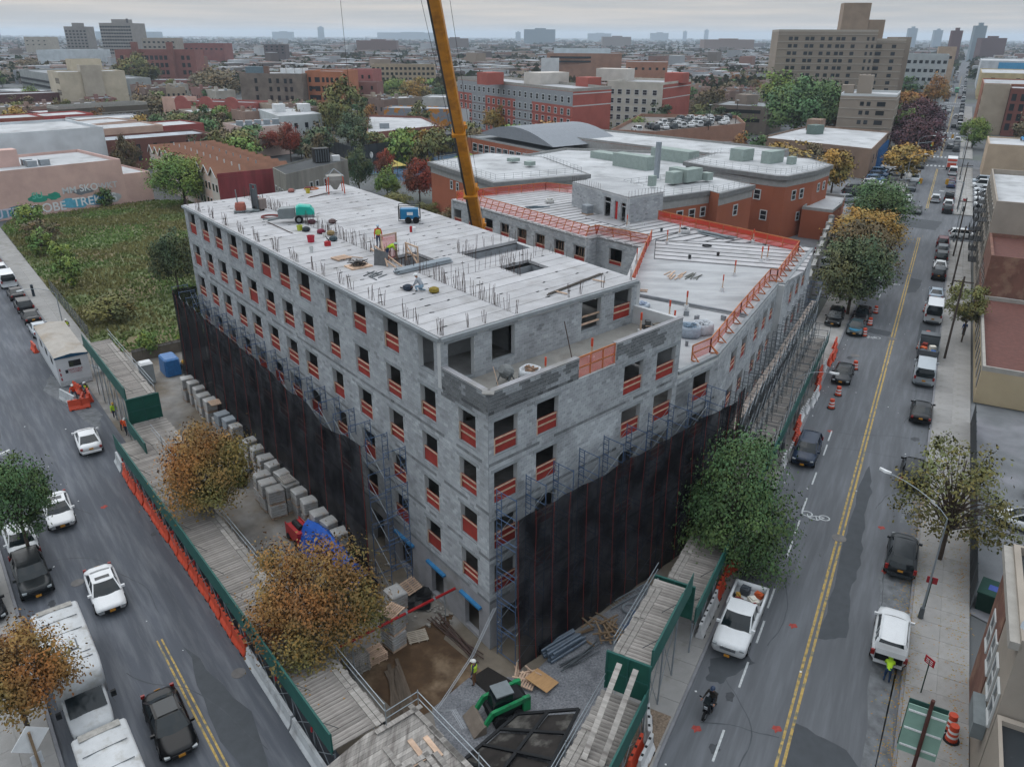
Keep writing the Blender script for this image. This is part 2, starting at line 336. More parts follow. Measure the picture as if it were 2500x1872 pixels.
poly('mud_patch',[(-9.5,34.5),(-3.5,39),(-4,36.5),(-1.5,33.8),(-3.6,31.5),(-5.4,30.2)],-.012,WET,'wet brown mud beside the building corner')
poly('gravel_patch',[(-4.2,31.2),(-2.2,33.6),(1,33.4),(3,36),(6,39),(9,42),(10,40),(6.5,33),(4,28.5),(0,25),(-3,26.5)],-.010,GRV,'grey gravel apron at the site corner')
GRV2=mat('brown_gravel','#7a6c5e',rough=.95,var=.5,scale=10,bump=1,bscale=24,world=True)
mb=MB(); mb.box(28.6,31.8,-10.1+0,-6.9,.118,.145); 
q=ob('gravel_bed',MB().box(26.3,31.0,6.95,8.95,.12,.15).mesh('gravel_bed',GRV2),rz=RA); q['kind']='structure'; q['label']='brown gravel strip in the pavement by the green hoarding'
poly('car_park',[RP(48,7.0),RP(83,7.0),RP(83,45),RP(36,45),RP(44,16)],-.01,LOTM,'grey gravel parking yard behind the fence on the right')
poly('car_park',[RP(135,-9.6),RP(256,-9.6),RP(256,-30),RP(205,-33),RP(150,-26),RP(118,-24),RP(112,-10.5)],.002,LOTM,'police parking lot on the left of the avenue')
poly('car_park',[RP(188,7.3),RP(258,7.3),RP(258,60),RP(188,60)],-.01,LOTM,'parking yard beside the tan wall')
GRS=mat('lot_soil','#626c4a',rough=1,var=.14,scale=2.5,col2='#6a6048',c2scale=.1,c2lo=.45,c2hi=.6,world=True)
LOT=[LP(93.5,13.6),LP(172,13.8),(-97,150.5),(-78,171),(-55,170),(-24,101),(-26,92),(-37,83)]
poly('vacant_lot',LOT,.0,GRS,'soil of the overgrown vacant lot')
def inside(p,poly_):
    c=False; n=len(poly_)
    for i in range(n):
        x1,y1=poly_[i][:2]; x2,y2=poly_[(i+1)%n][:2]
        if (y1>p[1])!=(y2>p[1]) and p[0]<(x2-x1)*(p[1]-y1)/(y2-y1)+x1: c=not c
    return c
from mathutils import noise as mn
GM=mat('grass_blades','#727a55',rough=.9,var=0,attr=True,spec=.15)
mb=MB(); k=0
while k<30000:
    x,y=rnd.uniform(-110,-22),rnd.uniform(78,174)
    if not inside((x,y),LOT): continue
    k+=1; t=mn.noise((x*.09,y*.09,0)); t2=mn.noise((x*.3,y*.3,5)); g=rnd.uniform(.85,1.15)
    if t+.4*t2>.1: c=(1.15*g,.95*g,.85*g); h=rnd.uniform(.2,.5)
    elif t<-.18: c=(.78*g,1.02*g,.68*g); h=rnd.uniform(.15,.35)
    else: c=(.85*g,.9*g,.7*g); h=rnd.uniform(.12,.4)
    for b in range(2):
        a=rnd.uniform(0,2*PI); w=rnd.uniform(.05,.17); lx,ly=rnd.uniform(-.2,.2),rnd.uniform(-.2,.2); ca,sa=math.cos(a)*w,math.sin(a)*w
        mb.add([(x-ca,y-sa,0),(x+ca,y+sa,0),(x+lx+ca*.5,y+ly+sa*.5,h),(x+lx-ca*.6,y+ly-sa*.6,h*rnd.uniform(.6,1))],[(0,1,2,3)],0,c)
o=ob('lot_grass',mb.mesh('lot_grass',GM,col=True)); tag(o,'tall green and brown grass filling the vacant lot','grass',kind='stuff')
# ---------------------------------------------------------------- the block building under construction
AX,AY=-1.2,35.6; LFA,RFA,WFA=R(127.9),R(44.1),R(61.2)
def lin(o,a,s,off=0,z=0):   # off > 0 : to the right of the direction
    return (o[0]+math.cos(a)*s+math.sin(a)*off,o[1]+math.sin(a)*s-math.cos(a)*off,z)
def ivals(L,cuts):
    cuts=sorted(cuts); r=[]; x=0
    for a,b in cuts:
        if a>x+1e-4: r.append((x,a))
        x=max(x,b)
    if L>x+1e-4: r.append((x,L))
    return r
def facade(root,o,a,L,z0,z1,ops,out,thick=.3,name='blockwork',indiv=(),tint=1.0,blk=(.4,.2),stain=None,backing=MORT,bmat=CMU,trim=0):
    wall=MB(); bl=MB(); zs=sorted({z0,z1}|{z for q in ops for z in (q[2],q[3]) if z0<z<z1})
    for za,zb in zip(zs,zs[1:]):
        zm=(za+zb)/2
        for s0,s1 in ivals(L,[(q[0],q[1]) for q in ops if q[2]<zm<q[3]]):
            s0=max(s0,trim); pts=[lin(o,a,s0,0),lin(o,a,s1,0),lin(o,a,s1,-out*thick),lin(o,a,s0,-out*thick)]
            wall.pri([p[:2] for p in pts],za,zb)
    w=ob('wall',wall.mesh('wall',backing),root,world=True)
    bw,bh=blk; n=int((z1-z0)/bh); pr=.012; solo=[]
    for r in range(n):
        za=z0+r*bh; zb=min(za+bh,z1); zm=(za+zb)/2; sh=(r%2)*bw/2
        for s0,s1 in ivals(L,[(q[0],q[1]) for q in ops if q[2]<zm<q[3]]):
            k=math.floor((s0-sh)/bw)
            while k*bw+sh<s1:
                x0=max(s0,k*bw+sh); x1=min(s1,(k+1)*bw+sh); k+=1
                if x1-x0<.06: continue
                g=rnd.gauss(1,.085)*tint
                if rnd.random()<.09: g*=rnd.choice((.8,.86,1.16))
                if stain: g*=stain((x0+x1)/2,zm)
                c=(g*.985,g,g*1.02); i=.007
                A_=lin(o,a,x0+i,out*pr); B_=lin(o,a,x1-i,out*pr); A2=lin(o,a,x0+i,0); B2=lin(o,a,x1-i,0)
                v=[(A_[0],A_[1],za+i),(B_[0],B_[1],za+i),(B_[0],B_[1],zb-i),(A_[0],A_[1],zb-i),(A2[0],A2[1],za+i),(B2[0],B2[1],za+i),(B2[0],B2[1],zb-i),(A2[0],A2[1],zb-i)]
                f=[(0,1,2,3),(4,5,1,0),(5,6,2,1),(6,7,3,2),(7,4,0,3)]
                if out<0: f=[q[::-1] for q in f]
                if any(q[0]<=(x0+x1)/2<=q[1] and q[2]<=zm<=q[3] for q in indiv): solo.append((v,f,c))
                else: bl.add(v,f,0,c)
    if bl.v: ob(name,bl.mesh(name,bmat,col=True),w,world=True,kind='stuff')
    for v,f,c in solo:
        cx=sum(p[0] for p in v)/8; cy=sum(p[1] for p in v)/8; cz=sum(p[2] for p in v)/8
        mb=MB(); mb.add([(p[0]-cx,p[1]-cy,p[2]-cz) for p in v],f,0,c); b=ob('block',mb.mesh('block',bmat,col=True),w); b.matrix_parent_inverse=wm(w).inverted(); b.location=(cx,cy,cz)
    return w
LINT=mat('lintel_concrete','#82878a',rough=.9,var=.15); BLUEL=mat('blue_lintel_form','#2f6f9c',rough=.7,var=.2)
_bc={}
def opening_trim(root,o,a,q,out,guard=True,h=.95,rails=2,lint=True,sill=True,red=REDP):
    s0,s1,z0,z1=q; w=s1-s0; L=MB()
    def ang(): return a
    if lint:
        key=('l',round(w,2)); 
        if key not in _bc: _bc[key]=MB().box(-.22,w+.22,-.03,.03,0,.2).mesh('lintel',LINT)
        p=lin(o,a,s0,out*.0,z1); ob('lintel',_bc[key],root,rz=a).matrix_parent_inverse=wm(root).inverted(); x=bpy.data.objects[COL.objects[-1].name]; x.location=p
    if sill:
        key=('s',round(w,2))
        if key not in _bc: _bc[key]=MB().box(0,w,-.15,.15,-.06,.012).mesh('sill',LINT)
        x=ob('sill',_bc[key],root,rz=a); x.matrix_parent_inverse=wm(root).inverted(); x.location=lin(o,a,s0,-out*.13,z0)
    if guard:
        key=('g',round(w,2),h)
        if key not in _bc:
            _bc[key]=(MB().box(.02,w-.02,-.012,.012,.0,h).mesh('red_barrier',red),MB().box(.02,w-.02,-.02,.02,-.045,.045).mesh('rail',TIMB),MB().box(-.045,.045,-.02,.02,0,h+.02).mesh('upright',TIMB))
        g,rl,up=_bc[key]
        x=ob('red_barrier',g,root,rz=a); x.matrix_parent_inverse=wm(root).inverted(); x.location=lin(o,a,s0,-out*.12,z0+.02)
        for k in range(rails): ob('rail',rl,x,(0,(-.034 if out>0 else .034),h*(1-.42*k)-.06))
        if rnd.random()<.7: ob('upright',up,x,((.07 if rnd.random()<.5 else w-.07),(-.075 if out>0 else .075),0))
HEAD=[5.85,8.85,11.85,14.85,17.85]; FLR=[3.3,6.3,9.3,12.3,15.3]
Lcols=[(2.75-1.62,2.75),(6.62-1.62,6.62),(10.55-1.72,10.55),(14.6-1.8,14.6),(18.5-1.65,18.5)]+[(c-2.0,c) for c in (22.93,26.42,29.99,33.56,37.02,40.59,44.08,47.64)]
Rcols=[(.38,2.1),(3.56,5.27),(11.1,13.0),(14.4,16.4),(18.9,20.9)]
root=empty('block_building',(AX,AY,0),0,'grey concrete block building shell, six storeys, at the street corner','building')
LO=(AX,AY)
opsL=[(c[0],c[1],h-2,h) for h in HEAD for i,c in enumerate(Lcols) if not (h>17 and i==0)]
opsL1=[(1.1,2.55,.25,2.45),(4.9,6.3,.25,2.45),(8.6,10.4,.2,2.5),(12.4,14.0,0,2.6)]+[(x,x+2,.4,2.6) for x in range(17,46,4)]
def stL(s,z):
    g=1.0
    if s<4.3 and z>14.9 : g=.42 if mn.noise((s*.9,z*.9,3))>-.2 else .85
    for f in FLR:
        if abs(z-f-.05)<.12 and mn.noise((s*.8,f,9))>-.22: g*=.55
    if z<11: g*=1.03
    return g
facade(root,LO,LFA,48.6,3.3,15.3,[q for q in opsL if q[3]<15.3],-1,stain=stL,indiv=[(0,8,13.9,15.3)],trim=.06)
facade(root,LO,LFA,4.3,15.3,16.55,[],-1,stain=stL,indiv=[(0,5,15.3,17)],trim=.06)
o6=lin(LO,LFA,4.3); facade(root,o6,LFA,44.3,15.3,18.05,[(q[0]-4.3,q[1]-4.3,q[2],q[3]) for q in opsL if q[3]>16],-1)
facade(root,LO,LFA,48.6,0,3.3,opsL1,-1,backing=CONC,blk=(99,99),trim=.06)
for q in opsL: opening_trim(root,LO,LFA,q,-1,guard=rnd.random()>.04,h=rnd.choice((.85,.95,.95,1.05)),rails=rnd.choice((2,2,2,1)))
for q in opsL1[:3]:
    x=ob('blue_lintel',MB().box(-.3,q[1]-q[0]+.3,-.02,.2,0,.14).mesh('blue_lintel',BLUEL),root,rz=LFA); x.matrix_parent_inverse=wm(root).inverted(); x.location=lin(LO,LFA,q[0],-.02,q[3]+.03)
opsR=[(c[0],c[1],h-2,h) for h in HEAD[:4] for i,c in enumerate(Rcols) if not (h>14 and i==4)]
opsR1=[(.9,3.2,.3,2.5),(6,8,.3,2.5),(11,13.4,.3,2.5),(15,17,.3,2.5)]
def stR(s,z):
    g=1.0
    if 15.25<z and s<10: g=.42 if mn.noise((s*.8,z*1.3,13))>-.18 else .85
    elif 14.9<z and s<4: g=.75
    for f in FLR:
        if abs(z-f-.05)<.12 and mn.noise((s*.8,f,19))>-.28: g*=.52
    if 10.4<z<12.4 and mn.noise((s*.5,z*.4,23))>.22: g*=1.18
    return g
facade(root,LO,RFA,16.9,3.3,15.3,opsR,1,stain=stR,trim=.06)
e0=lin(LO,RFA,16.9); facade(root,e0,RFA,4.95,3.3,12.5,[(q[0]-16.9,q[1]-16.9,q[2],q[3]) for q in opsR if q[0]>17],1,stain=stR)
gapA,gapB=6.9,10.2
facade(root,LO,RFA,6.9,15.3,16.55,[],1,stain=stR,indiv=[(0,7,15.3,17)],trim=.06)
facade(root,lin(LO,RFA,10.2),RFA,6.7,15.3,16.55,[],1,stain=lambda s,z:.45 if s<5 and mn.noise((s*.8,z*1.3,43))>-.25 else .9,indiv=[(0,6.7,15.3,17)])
facade(root,LO,RFA,21.85,0,3.3,opsR1,1,backing=CONC,blk=(99,99),trim=.06)
for q in opsR: opening_trim(root,LO,RFA,q,1,h=rnd.choice((.9,.95,1.05)))
# parapet end wall of the terrace and the set-back top storey
TE=lin(LO,RFA,16.9); TB=(8.3,50.1); TO=(-3.85,38.95); TA=math.atan2(TB[1]-TO[1],TB[0]-TO[0]); TL=math.hypot(TB[0]-TO[0],TB[1]-TO[1])
ea=math.atan2(TB[1]-TE[1],TB[0]-TE[0]); el=math.hypot(TB[0]-TE[0],TB[1]-TE[1])
facade(root,TE,ea,el+3,12.5,16.55,[],1)
opsT=[(.5,2.35,15.45,17.82),(3.66,5.42,15.9,17.82),(11.13,12.9,15.87,17.85),(14.2,15.95,15.87,17.85)]
facade(root,TO,TA,TL,15.3,18.05,opsT,1)
for i,q in enumerate(opsT): opening_trim(root,TO,TA,q,1,guard=i==3)
for z in (.45,.95):
    x=ob('timber_rail',MB().box(0,1.75,-.03,.03,-.06,.06).mesh('timber_rail',TIMB),root,rz=TA); x.matrix_parent_inverse=wm(root).inverted(); x.location=lin(TO,TA,11.14,-.1,15.87+z)
ob('corner_pier',MB().pri([lin(LO,LFA,.055,.25)[:2],lin(LO,LFA,.055,-.006)[:2],(AX-.001,AY-.008),lin(LO,RFA,.055,.006)[:2],lin(LO,RFA,.055,-.25)[:2]],0,16.55).mesh('corner_pier',CMU2),root,world=True)
# back of the main block and its far end
BK=(-18.4,86.0); FE=lin(LO,LFA,48.6); ba=math.atan2(TB[1]-BK[1],TB[0]-BK[0]); blen=math.hypot(TB[0]-BK[0],TB[1]-BK[1])
facade(root,BK,ba,blen,0,18.05,[(x,x+1.8,h-2,h) for x in range(3,42,4) for h in HEAD],1,blk=(99,99))
fa=math.atan2(BK[1]-FE[1],BK[0]-FE[0]); facade(root,FE,fa,math.hypot(BK[0]-FE[0],BK[1]-FE[1]),0,18.05,[],-1,blk=(99,99))
# floor slabs and inner walls
SLAB=mat('floor_slab','#8f8f8e',rough=.9,var=.25,scale=.5,col2='#6b6863',c2scale=.35)
ins=lambda p,q,t:(p[0]+(q[0]-p[0])*t,p[1]+(q[1]-p[1])*t)
foot=[LO,lin(LO,RFA,21.7)[:2],(16,60),(9.5,62),TB,BK,FE[:2]]
cx=sum(p[0] for p in foot)/7; cy=sum(p[1] for p in foot)/7
foot=[(p[0]+(cx-p[0])*.03,p[1]+(cy-p[1])*.03) for p in foot]
mainf=[ins(q,(-13,62),.02) for q in (LO,lin(LO,RFA,16.7)[:2],TB,BK,FE[:2])]
for i,f in enumerate(FLR):
    ob('floor_slab',MB().pri(mainf,f-.2,f).mesh('floor_slab',SLAB),root,world=True)
inn=MB()
for off in (6.3,8.3):
    p=lin(LO,LFA,6.6,off); q=lin(LO,LFA,47,off); n_=(math.sin(LFA)*.1,-math.cos(LFA)*.1)
    inn.pri([(p[0],p[1]),(q[0],q[1]),(q[0]+n_[0],q[1]+n_[1]),(p[0]+n_[0],p[1]+n_[1])],0,18)
for s in (8,15.7,24,31,38.6,45):
    p=lin(LO,LFA,s,.4); q=lin(LO,LFA,s,6.2); u=(math.cos(LFA)*.1,math.sin(LFA)*.1)
    inn.pri([(p[0],p[1]),(q[0],q[1]),(q[0]+u[0],q[1]+u[1]),(p[0]+u[0],p[1]+u[1])],0,18)
for s in (2.7,8,13.7):
    p=lin(LO,RFA,s,-5.2); q=lin(LO,RFA,s,-12); 
    inn.tube((*p[:2],0),(*p[:2],15.2),.2,6)
p=lin(LO,RFA,5.5,-5.5); q=lin(LO,RFA,16,-5.5); u=(math.sin(RFA)*.1,-math.cos(RFA)*.1); inn.pri([(p[0],p[1]),(q[0],q[1]),(q[0]+u[0],q[1]+u[1]),(p[0]+u[0],p[1]+u[1])],0,15)
ob('inner_wall',inn.mesh('inner_wall',DARKC),root,world=True)
TERR=mat('terrace_screed','#86847f',rough=.9,var=.2,scale=.5,col2='#6d6a65',c2scale=.5)
tp=[ins(q,(4,44),.03) for q in (LO,lin(LO,RFA,16.6)[:2],TB,TO)]
ob('terrace_floor',MB().pri(tp,15.28,15.33).mesh('terrace_floor',TERR),root,world=True)
# roof of hollow-core planks, running across the block
PLK=mat('roof_plank_concrete','#a3a3a5',rough=.9,var=.1,scale=.8,rand=.09,bump=.06,bscale=20,col2='#8f8e8d',c2scale=.6,c2lo=.5,c2hi=.75)
SEAM=mat('dark_seam','#1c1e20',rough=.9,var=.2)
RB=(TO[0]-.03,TO[1]-.03)
def roofP(s,t):      # s along the long side from the near corner, t across 0..1
    A0=lin(TO,LFA,s); q=(BK[0]-FE[0],BK[1]-FE[1]); k=s/44.3
    near=(TB[0]-TO[0],TB[1]-TO[1]); w=(near[0]*(1-k)+q[0]*k,near[1]*(1-k)+q[1]*k)
    return (A0[0]+w[0]*t,A0[1]+w[1]*t)
ob('roof_deck',MB().pri([roofP(0,0),roofP(0,.335),roofP(44.35,.335),roofP(44.35,0)],18.02,18.1).mesh('roof_deck',SEAM),root,world=True)
deck2=MB(); holes=[(8.3,11.6,.40,.62),(12.2,18.5,.12+.22,.52),(16.2,20.2,.70,1.0),(9.9,12.1,.66,.9)]
holes=[(5.7,7.9,.655,.825),(10.9,13.2,.65,1.0),(11.9,15.4,.345,.5)]
nP=37; pw=44.35/nP; mid=.34
for i in range(nP):
    s0,s1=i*pw,(i+1)*pw; g=.028
    segs=[(0,mid)]
    cuts=[(h[2],h[3]) for h in holes if h[0]<(s0+s1)/2<h[1]]
    x=mid
    for a,b in sorted(cuts):
        if a>x: segs.append((x,a))
        x=b
    if x<1: segs.append((x,1))
    for a,b in segs:
        mb=MB(); mb.pri([roofP(s0+g,a+.0008),roofP(s1-g,a+.0008),roofP(s1-g,b-.0008),roofP(s0+g,b-.0008)],18.1 if a==0 else 18.06,18.3+rnd.uniform(-.006,.006)); ob('roof_plank',mb.mesh('roof_plank',PLK),root,world=True)
        if a>0: mb=MB(); mb.pri([roofP(s0,a),roofP(s1,a),roofP(s1,b),roofP(s0,b)],18.02,18.08); deck2.add(mb.v,mb.f)
ob('roof_deck',deck2.mesh('roof_deck',SEAM),root,world=True)
pit=MB()
for h in holes:
    c=[roofP(h[0],h[2]),roofP(h[1],h[2]),roofP(h[1],h[3]),roofP(h[0],h[3])]
    for i in range(4):
        a_,b_=c[i],c[(i+1)%4]; m_=(sum(p[0] for p in c)/4,sum(p[1] for p in c)/4)
        a2,b2=ins(a_,m_,-.04),ins(b_,m_,-.04); pit.pri([a_,b_,b2,a2],15.32,18.0)
for h,zf in ((holes[0],16.6),(holes[1],17.55),(holes[2],16.4)):  # floor added high in the deeper shafts to brighten them, above the storey floor
    c=[roofP(h[0],h[2]),roofP(h[1],h[2]),roofP(h[1],h[3]),roofP(h[0],h[3])]; ob('raised_shaft_floor',MB().pri(c,zf-.1,zf).mesh('raised_shaft_floor',CONC),root,world=True)
ob('shaft_wall',pit.mesh('shaft_wall',CMU2),root,world=True)
# dark plates and rebar dowels on the roof
tiep=MB(); reb=MB()
for i in range(1,nP):
    for t in [rnd.uniform(.02,.98) for _ in range(4)]:
        if any(h[0]-.3<i*pw<h[1]+.3 and h[2]-.02<t<h[3]+.02 for h in holes): continue
        p=roofP(i*pw,t); tiep.cbox((p[0],p[1],18.312),(.28,.12,.012),TA+rnd.uniform(-.5,.5))
ob('tie_plate',tiep.mesh('tie_plate',SEAM),root,world=True,kind='stuff')
def dowels(s,t,n,sp=.5,hh=.95):
    for _ in range(n):
        p=roofP(s+rnd.uniform(-sp,sp),max(.004,min(.996,t+rnd.uniform(-.004,.004)))); l=rnd.uniform(-.12,.12),rnd.uniform(-.12,.12); h=rnd.uniform(.5,hh)
        reb.tube((p[0],p[1],18.28),(p[0]+l[0]*h,p[1]+l[1]*h,18.3+h),.014,3)
for c in Lcols[1:]:
    for s in (c[0]-.5-4.35,c[1]+.5-4.35):
        if s>0: dowels(s,.015,6,.4,1.1)
for s in range(1,44): dowels(s+.2,mid,rnd.choice((5,7,9)),.55,1.3)
for t in (.02,.13,.2,.35,.62,.68,.8,.97): dowels(.25,t,4,.15); 
for h in holes:
    for k in range(8): dowels(h[0]+(h[1]-h[0])*k/7,h[2]-.01,2,.1,1.1); dowels(h[1]+.1,h[2]+(h[3]-h[2])*k/7,2,.1,1.1)
for k in range(16): dowels(7+k*.5,.985,1,.2)
for k in range(20): dowels(8.6,.35+.03*k,1,.2,1.1)
ob('rebar_dowel',reb.mesh('rebar_dowel',RUST),root,world=True,kind='stuff')
cop=MB(); 
for (a_,b_) in ((roofP(0,0),roofP(44.4,0)),(roofP(0,0),roofP(0,1))): cop.bar((*a_,18.15),(*b_,18.15),.34,.2)
ob('edge_beam',cop.mesh('edge_beam',LINT),root,world=True)
for w_ in ((LO,RFA,0,6.9),(LO,LFA,0,4.3),(LO,RFA,10.2,16.9)):
    a_=lin(w_[0],w_[1],w_[2],.0); b_=lin(w_[0],w_[1],w_[3],.0); sgn=1 if w_[1]==LFA else -1
    a_=lin(w_[0],w_[1],w_[2],sgn*.15); b_=lin(w_[0],w_[1],w_[3],sgn*.15); ob('coping',MB().bar((*a_[:2],16.58),(*b_[:2],16.58),.36,.06).mesh('coping',CONC),root,world=True)
ob('corner_coping',MB().cbox((AX-.0,AY+.12,16.585),(.62,.5,.07),R(-4)).mesh('corner_coping',CONC),root,world=True)
# ---------------------------------------------------------------- lower wing
wing=empty('block_wing',(14.5,50.8,0),0,'lower grey block wing with planked roof and orange fencing along the avenue','building')
WO=(14.5,50.8); WL=34.6; WH=[11.5,8.5,5.5]
wcol=[(3.9,5.7),(7.2,8.9),(11.5,13.2),(14.5,16.2),(17.4,19.0),(23.3,25.0),(26.5,28.2),(29.8,31.4)]
opsW=[(c[0],c[1],h-1.9,h) for h in WH for c in wcol]
jog=19.9
facade(wing,WO,WFA,jog,3,12.6,[q for q in opsW if q[1]<jog],1,tint=1.08)
WO2=lin(WO,WFA,jog,.55); facade(wing,WO2,WFA,WL-jog,3,12.6,[(q[0]-jog,q[1]-jog,q[2],q[3]) for q in opsW if q[1]>jog],1,tint=1.08)
facade(wing,lin(WO,WFA,jog),WFA-PI/2,.55,3,12.6,[],-1,tint=1.05)
facade(wing,WO,WFA,WL,0,3,[(x,x+2,.3,2.4) for x in range(3,32,4)],1,blk=(99,99),backing=CONC)
for q in opsW:
    if q[1]<jog: opening_trim(wing,WO,WFA,q,1,lint=q[3]>11)
    else: opening_trim(wing,WO2,WFA,(q[0]-jog,q[1]-jog,q[2],q[3]),1,lint=q[3]>11)
WE=lin(WO2,WFA,WL-jog)[:2]; W3=(18.8,95.6); W4=(9.6,112.2); W5=(5.0,115.2); W6=(-8.4,107.0); W7=(8.2,85.0); W8=(9.4,86.0); W9=(13.6,81.3); W10=(8.9,62.0)
def seg_f(a_,b_,z0,z1,ops,out,**k): return facade(wing,a_,math.atan2(b_[1]-a_[1],b_[0]-a_[0]),math.hypot(b_[0]-a_[0],b_[1]-a_[1]),z0,z1,ops,out,**k)
cops=[(x,x+1.85,h-1.75,h) for x in (.6,4.1,7.85,11.3,14.85,18.35,21.9,25.4) for h in (11.55,8.55,5.55)]
seg_f(W6,W7,0,12.6,[q for q in cops],1,tint=1.04,blk=(.4,.2)); seg_f(W8,W9,0,12.6,[(1.85,3.7,9.9,11.75),(1.85,3.7,6.9,8.75)],1,tint=1.04); seg_f(W7,W8,0,12.6,[],1)
seg_f(W9,W10,0,12.6,[],-1,blk=(99,99)); seg_f(WE,W3,0,12.6,[],1); seg_f(W3,W4,0,12.6,[],1,blk=(99,99)); seg_f(W4,W5,0,12.6,[],1,blk=(99,99)); seg_f(W5,W6,0,12.6,[],1,blk=(99,99))
ca=math.atan2(W7[1]-W6[1],W7[0]-W6[0])
for q in cops:
    if q[3]>9: opening_trim(wing,W6,ca,q,1,h=.6,rails=1)
opening_trim(wing,W8,math.atan2(W9[1]-W8[1],W9[0]-W8[0]),(1.85,3.7,9.9,11.75),1,h=.5,rails=1)
props=MB()
for q in cops[::3]:
    if q[0]>10:
        for k in range(4):
            p=lin(W6,ca,q[0]+.25+k*.4,-.5); p2=lin(W6,ca,q[0]+.25+k*.4+rnd.uniform(-.2,.2),-.6); props.tube((*p[:2],9.5),(*p2[:2],11.6),.04,5)
ob('shoring_prop',props.mesh('shoring_prop',TIMB),wing,world=True,kind='stuff')
foot2=[lin(LO,RFA,17.0)[:2],WO,WE,W3,W4,W5,W6,W7,W8,W9,W10,TB]
f2=MB()
mid2=[(11.2,48.3),(14.3,51.4),lin(WO,WFA,jog,-.25)[:2],lin(WO2,WFA,.1,-.25)[:2],lin(WO2,WFA,WL-jog,-.25)[:2],W3,W4,W5,W6,W7,W8,W9,W10,(8.8,50.8)]
for z in (3.1,6.1,9.1): ob('floor_slab',MB().pri([(p[0]*.99+.12,p[1]*.99+.75) for p in mid2],z-.2,z).mesh('floor_slab',SLAB),wing,world=True)
iw=MB(); a_=lin(WO,WFA,1,-5.5); b_=lin(WO,WFA,33,-5.5); iw.bar((*a_[:2],6),(*b_[:2],6),.2,12); a_=lin(W6,ca,1,-6); b_=lin(W6,ca,26,-6); iw.bar((*a_[:2],6),(*b_[:2],6),.2,12); ob('inner_wall',iw.mesh('inner_wall',DARKC),wing,world=True)
ob('roof_deck',MB().pri(mid2,12.3,12.55).mesh('roof_deck',SEAM),wing,world=True)
# planked half (far) and topped half (near)
def clip(poly_,p,n):   # keep side where (x-p).n >= 0
    r=[]; N_=len(poly_)
    for i in range(N_):
        a,b=poly_[i],poly_[(i+1)%N_]; da=(a[0]-p[0])*n[0]+(a[1]-p[1])*n[1]; db=(b[0]-p[0])*n[0]+(b[1]-p[1])*n[1]
        if da>=0: r.append(a)
        if da*db<0: t=da/(da-db); r.append((a[0]+(b[0]-a[0])*t,a[1]+(b[1]-a[1])*t))
    return r
def planks(parent,poly_,p,ang,wd_,z0,z1,name,m,gap):
    n=(math.sin(ang),-math.cos(ang)); ds=[(q[0]-p[0])*n[0]+(q[1]-p[1])*n[1] for q in poly_]
    k=math.floor(min(ds)/wd_)
    while k*wd_<max(ds):
        lo,hi=k*wd_+gap/2,(k+1)*wd_-gap/2; k+=1
        c=clip(poly_,(p[0]+n[0]*lo,p[1]+n[1]*lo),n)
        if len(c)>2: c=clip(c,(p[0]+n[0]*hi,p[1]+n[1]*hi),(-n[0],-n[1]))
        if len(c)>2 and abs(sum(c[i][0]*c[(i+1)%len(c)][1]-c[(i+1)%len(c)][0]*c[i][1] for i in range(len(c))))>.2:
            mb=MB(); mb.pri(c,z0,z1+rnd.uniform(-.005,.005)); ob(name,mb.mesh(name,m),parent,world=True)
TOP=mat('smooth_topping','#9d9fa1',rough=.85,var=.13,scale=.5,col2='#888a8c',c2scale=.3,c2lo=.45,c2hi=.7,stretch=(.6,1.6,1))
halfA=[W9,(15.5,85),W3,W4,W5,W6,W7,W8]             # court arm
planks(wing,[W6,(-1.7,98.2),(10.2,107.0),W4,W5],W6,R(36),1.25,12.55,12.7,'roof_plank',PLK,.2)
planks(wing,[(-1.6,98),W7,W8,W9,(15.6,84.9),(22.4,91.6),W3,(10.3,106.8)],W6,R(36),1.25,12.55,12.7,'roof_plank',PLK,.32)
planks(wing,[(14.2,76.5),(27.7,72.2),(31.0,79.2),(26,82.9),(15.6,84.0)],W6,R(-17),1.5,12.55,12.7,'roof_plank',PLK,.36)
planks(wing,[(15.7,84.4),(26.1,83.3),(31.1,79.6),WE,(22.5,91.4)],W6,R(36),1.5,12.55,12.7,'roof_plank',PLK,.4)
ob('roof_topping',MB().pri([W9,(15.65,84.6),(14.1,76.3),(27.6,72.0),lin(WO2,WFA,.2,-.2)[:2],lin(WO,WFA,jog,-.2)[:2],lin(WO,WFA,9,-.2)[:2],(10.3,64.6),W10],12.55,12.7).mesh('roof_topping',TOP),wing,world=True)
ob('lower_deck',MB().pri([(10.3,64.4),lin(WO,WFA,8.9,-.2)[:2],lin(WO,WFA,.2,-.2)[:2],(11.25,48.35),(9.2,51.2),W10],12.552,12.62).mesh('lower_deck',TOP),wing,world=True)
a_=(10.4,64.6); b_=lin(WO,WFA,9.2,-.3); ob('step_wall',MB().bar((*a_,12.62),(*b_[:2],12.62),.2,.5).mesh('step_wall',CMU2),wing,world=True)
# low parapet kerb on the street side
for p,q in ((WO,lin(WO,WFA,jog)),(WO2,lin(WO2,WFA,WL-jog)),(lin(LO,RFA,17.1),WO)):
    d_=(p[0]-q[0],p[1]-q[1]); ob('parapet',MB().bar((p[0]-.12,p[1]+.08,12.68),(q[0]-.12,q[1]+.08,12.68),.3,.16).mesh('parapet',LINT),wing,world=True)
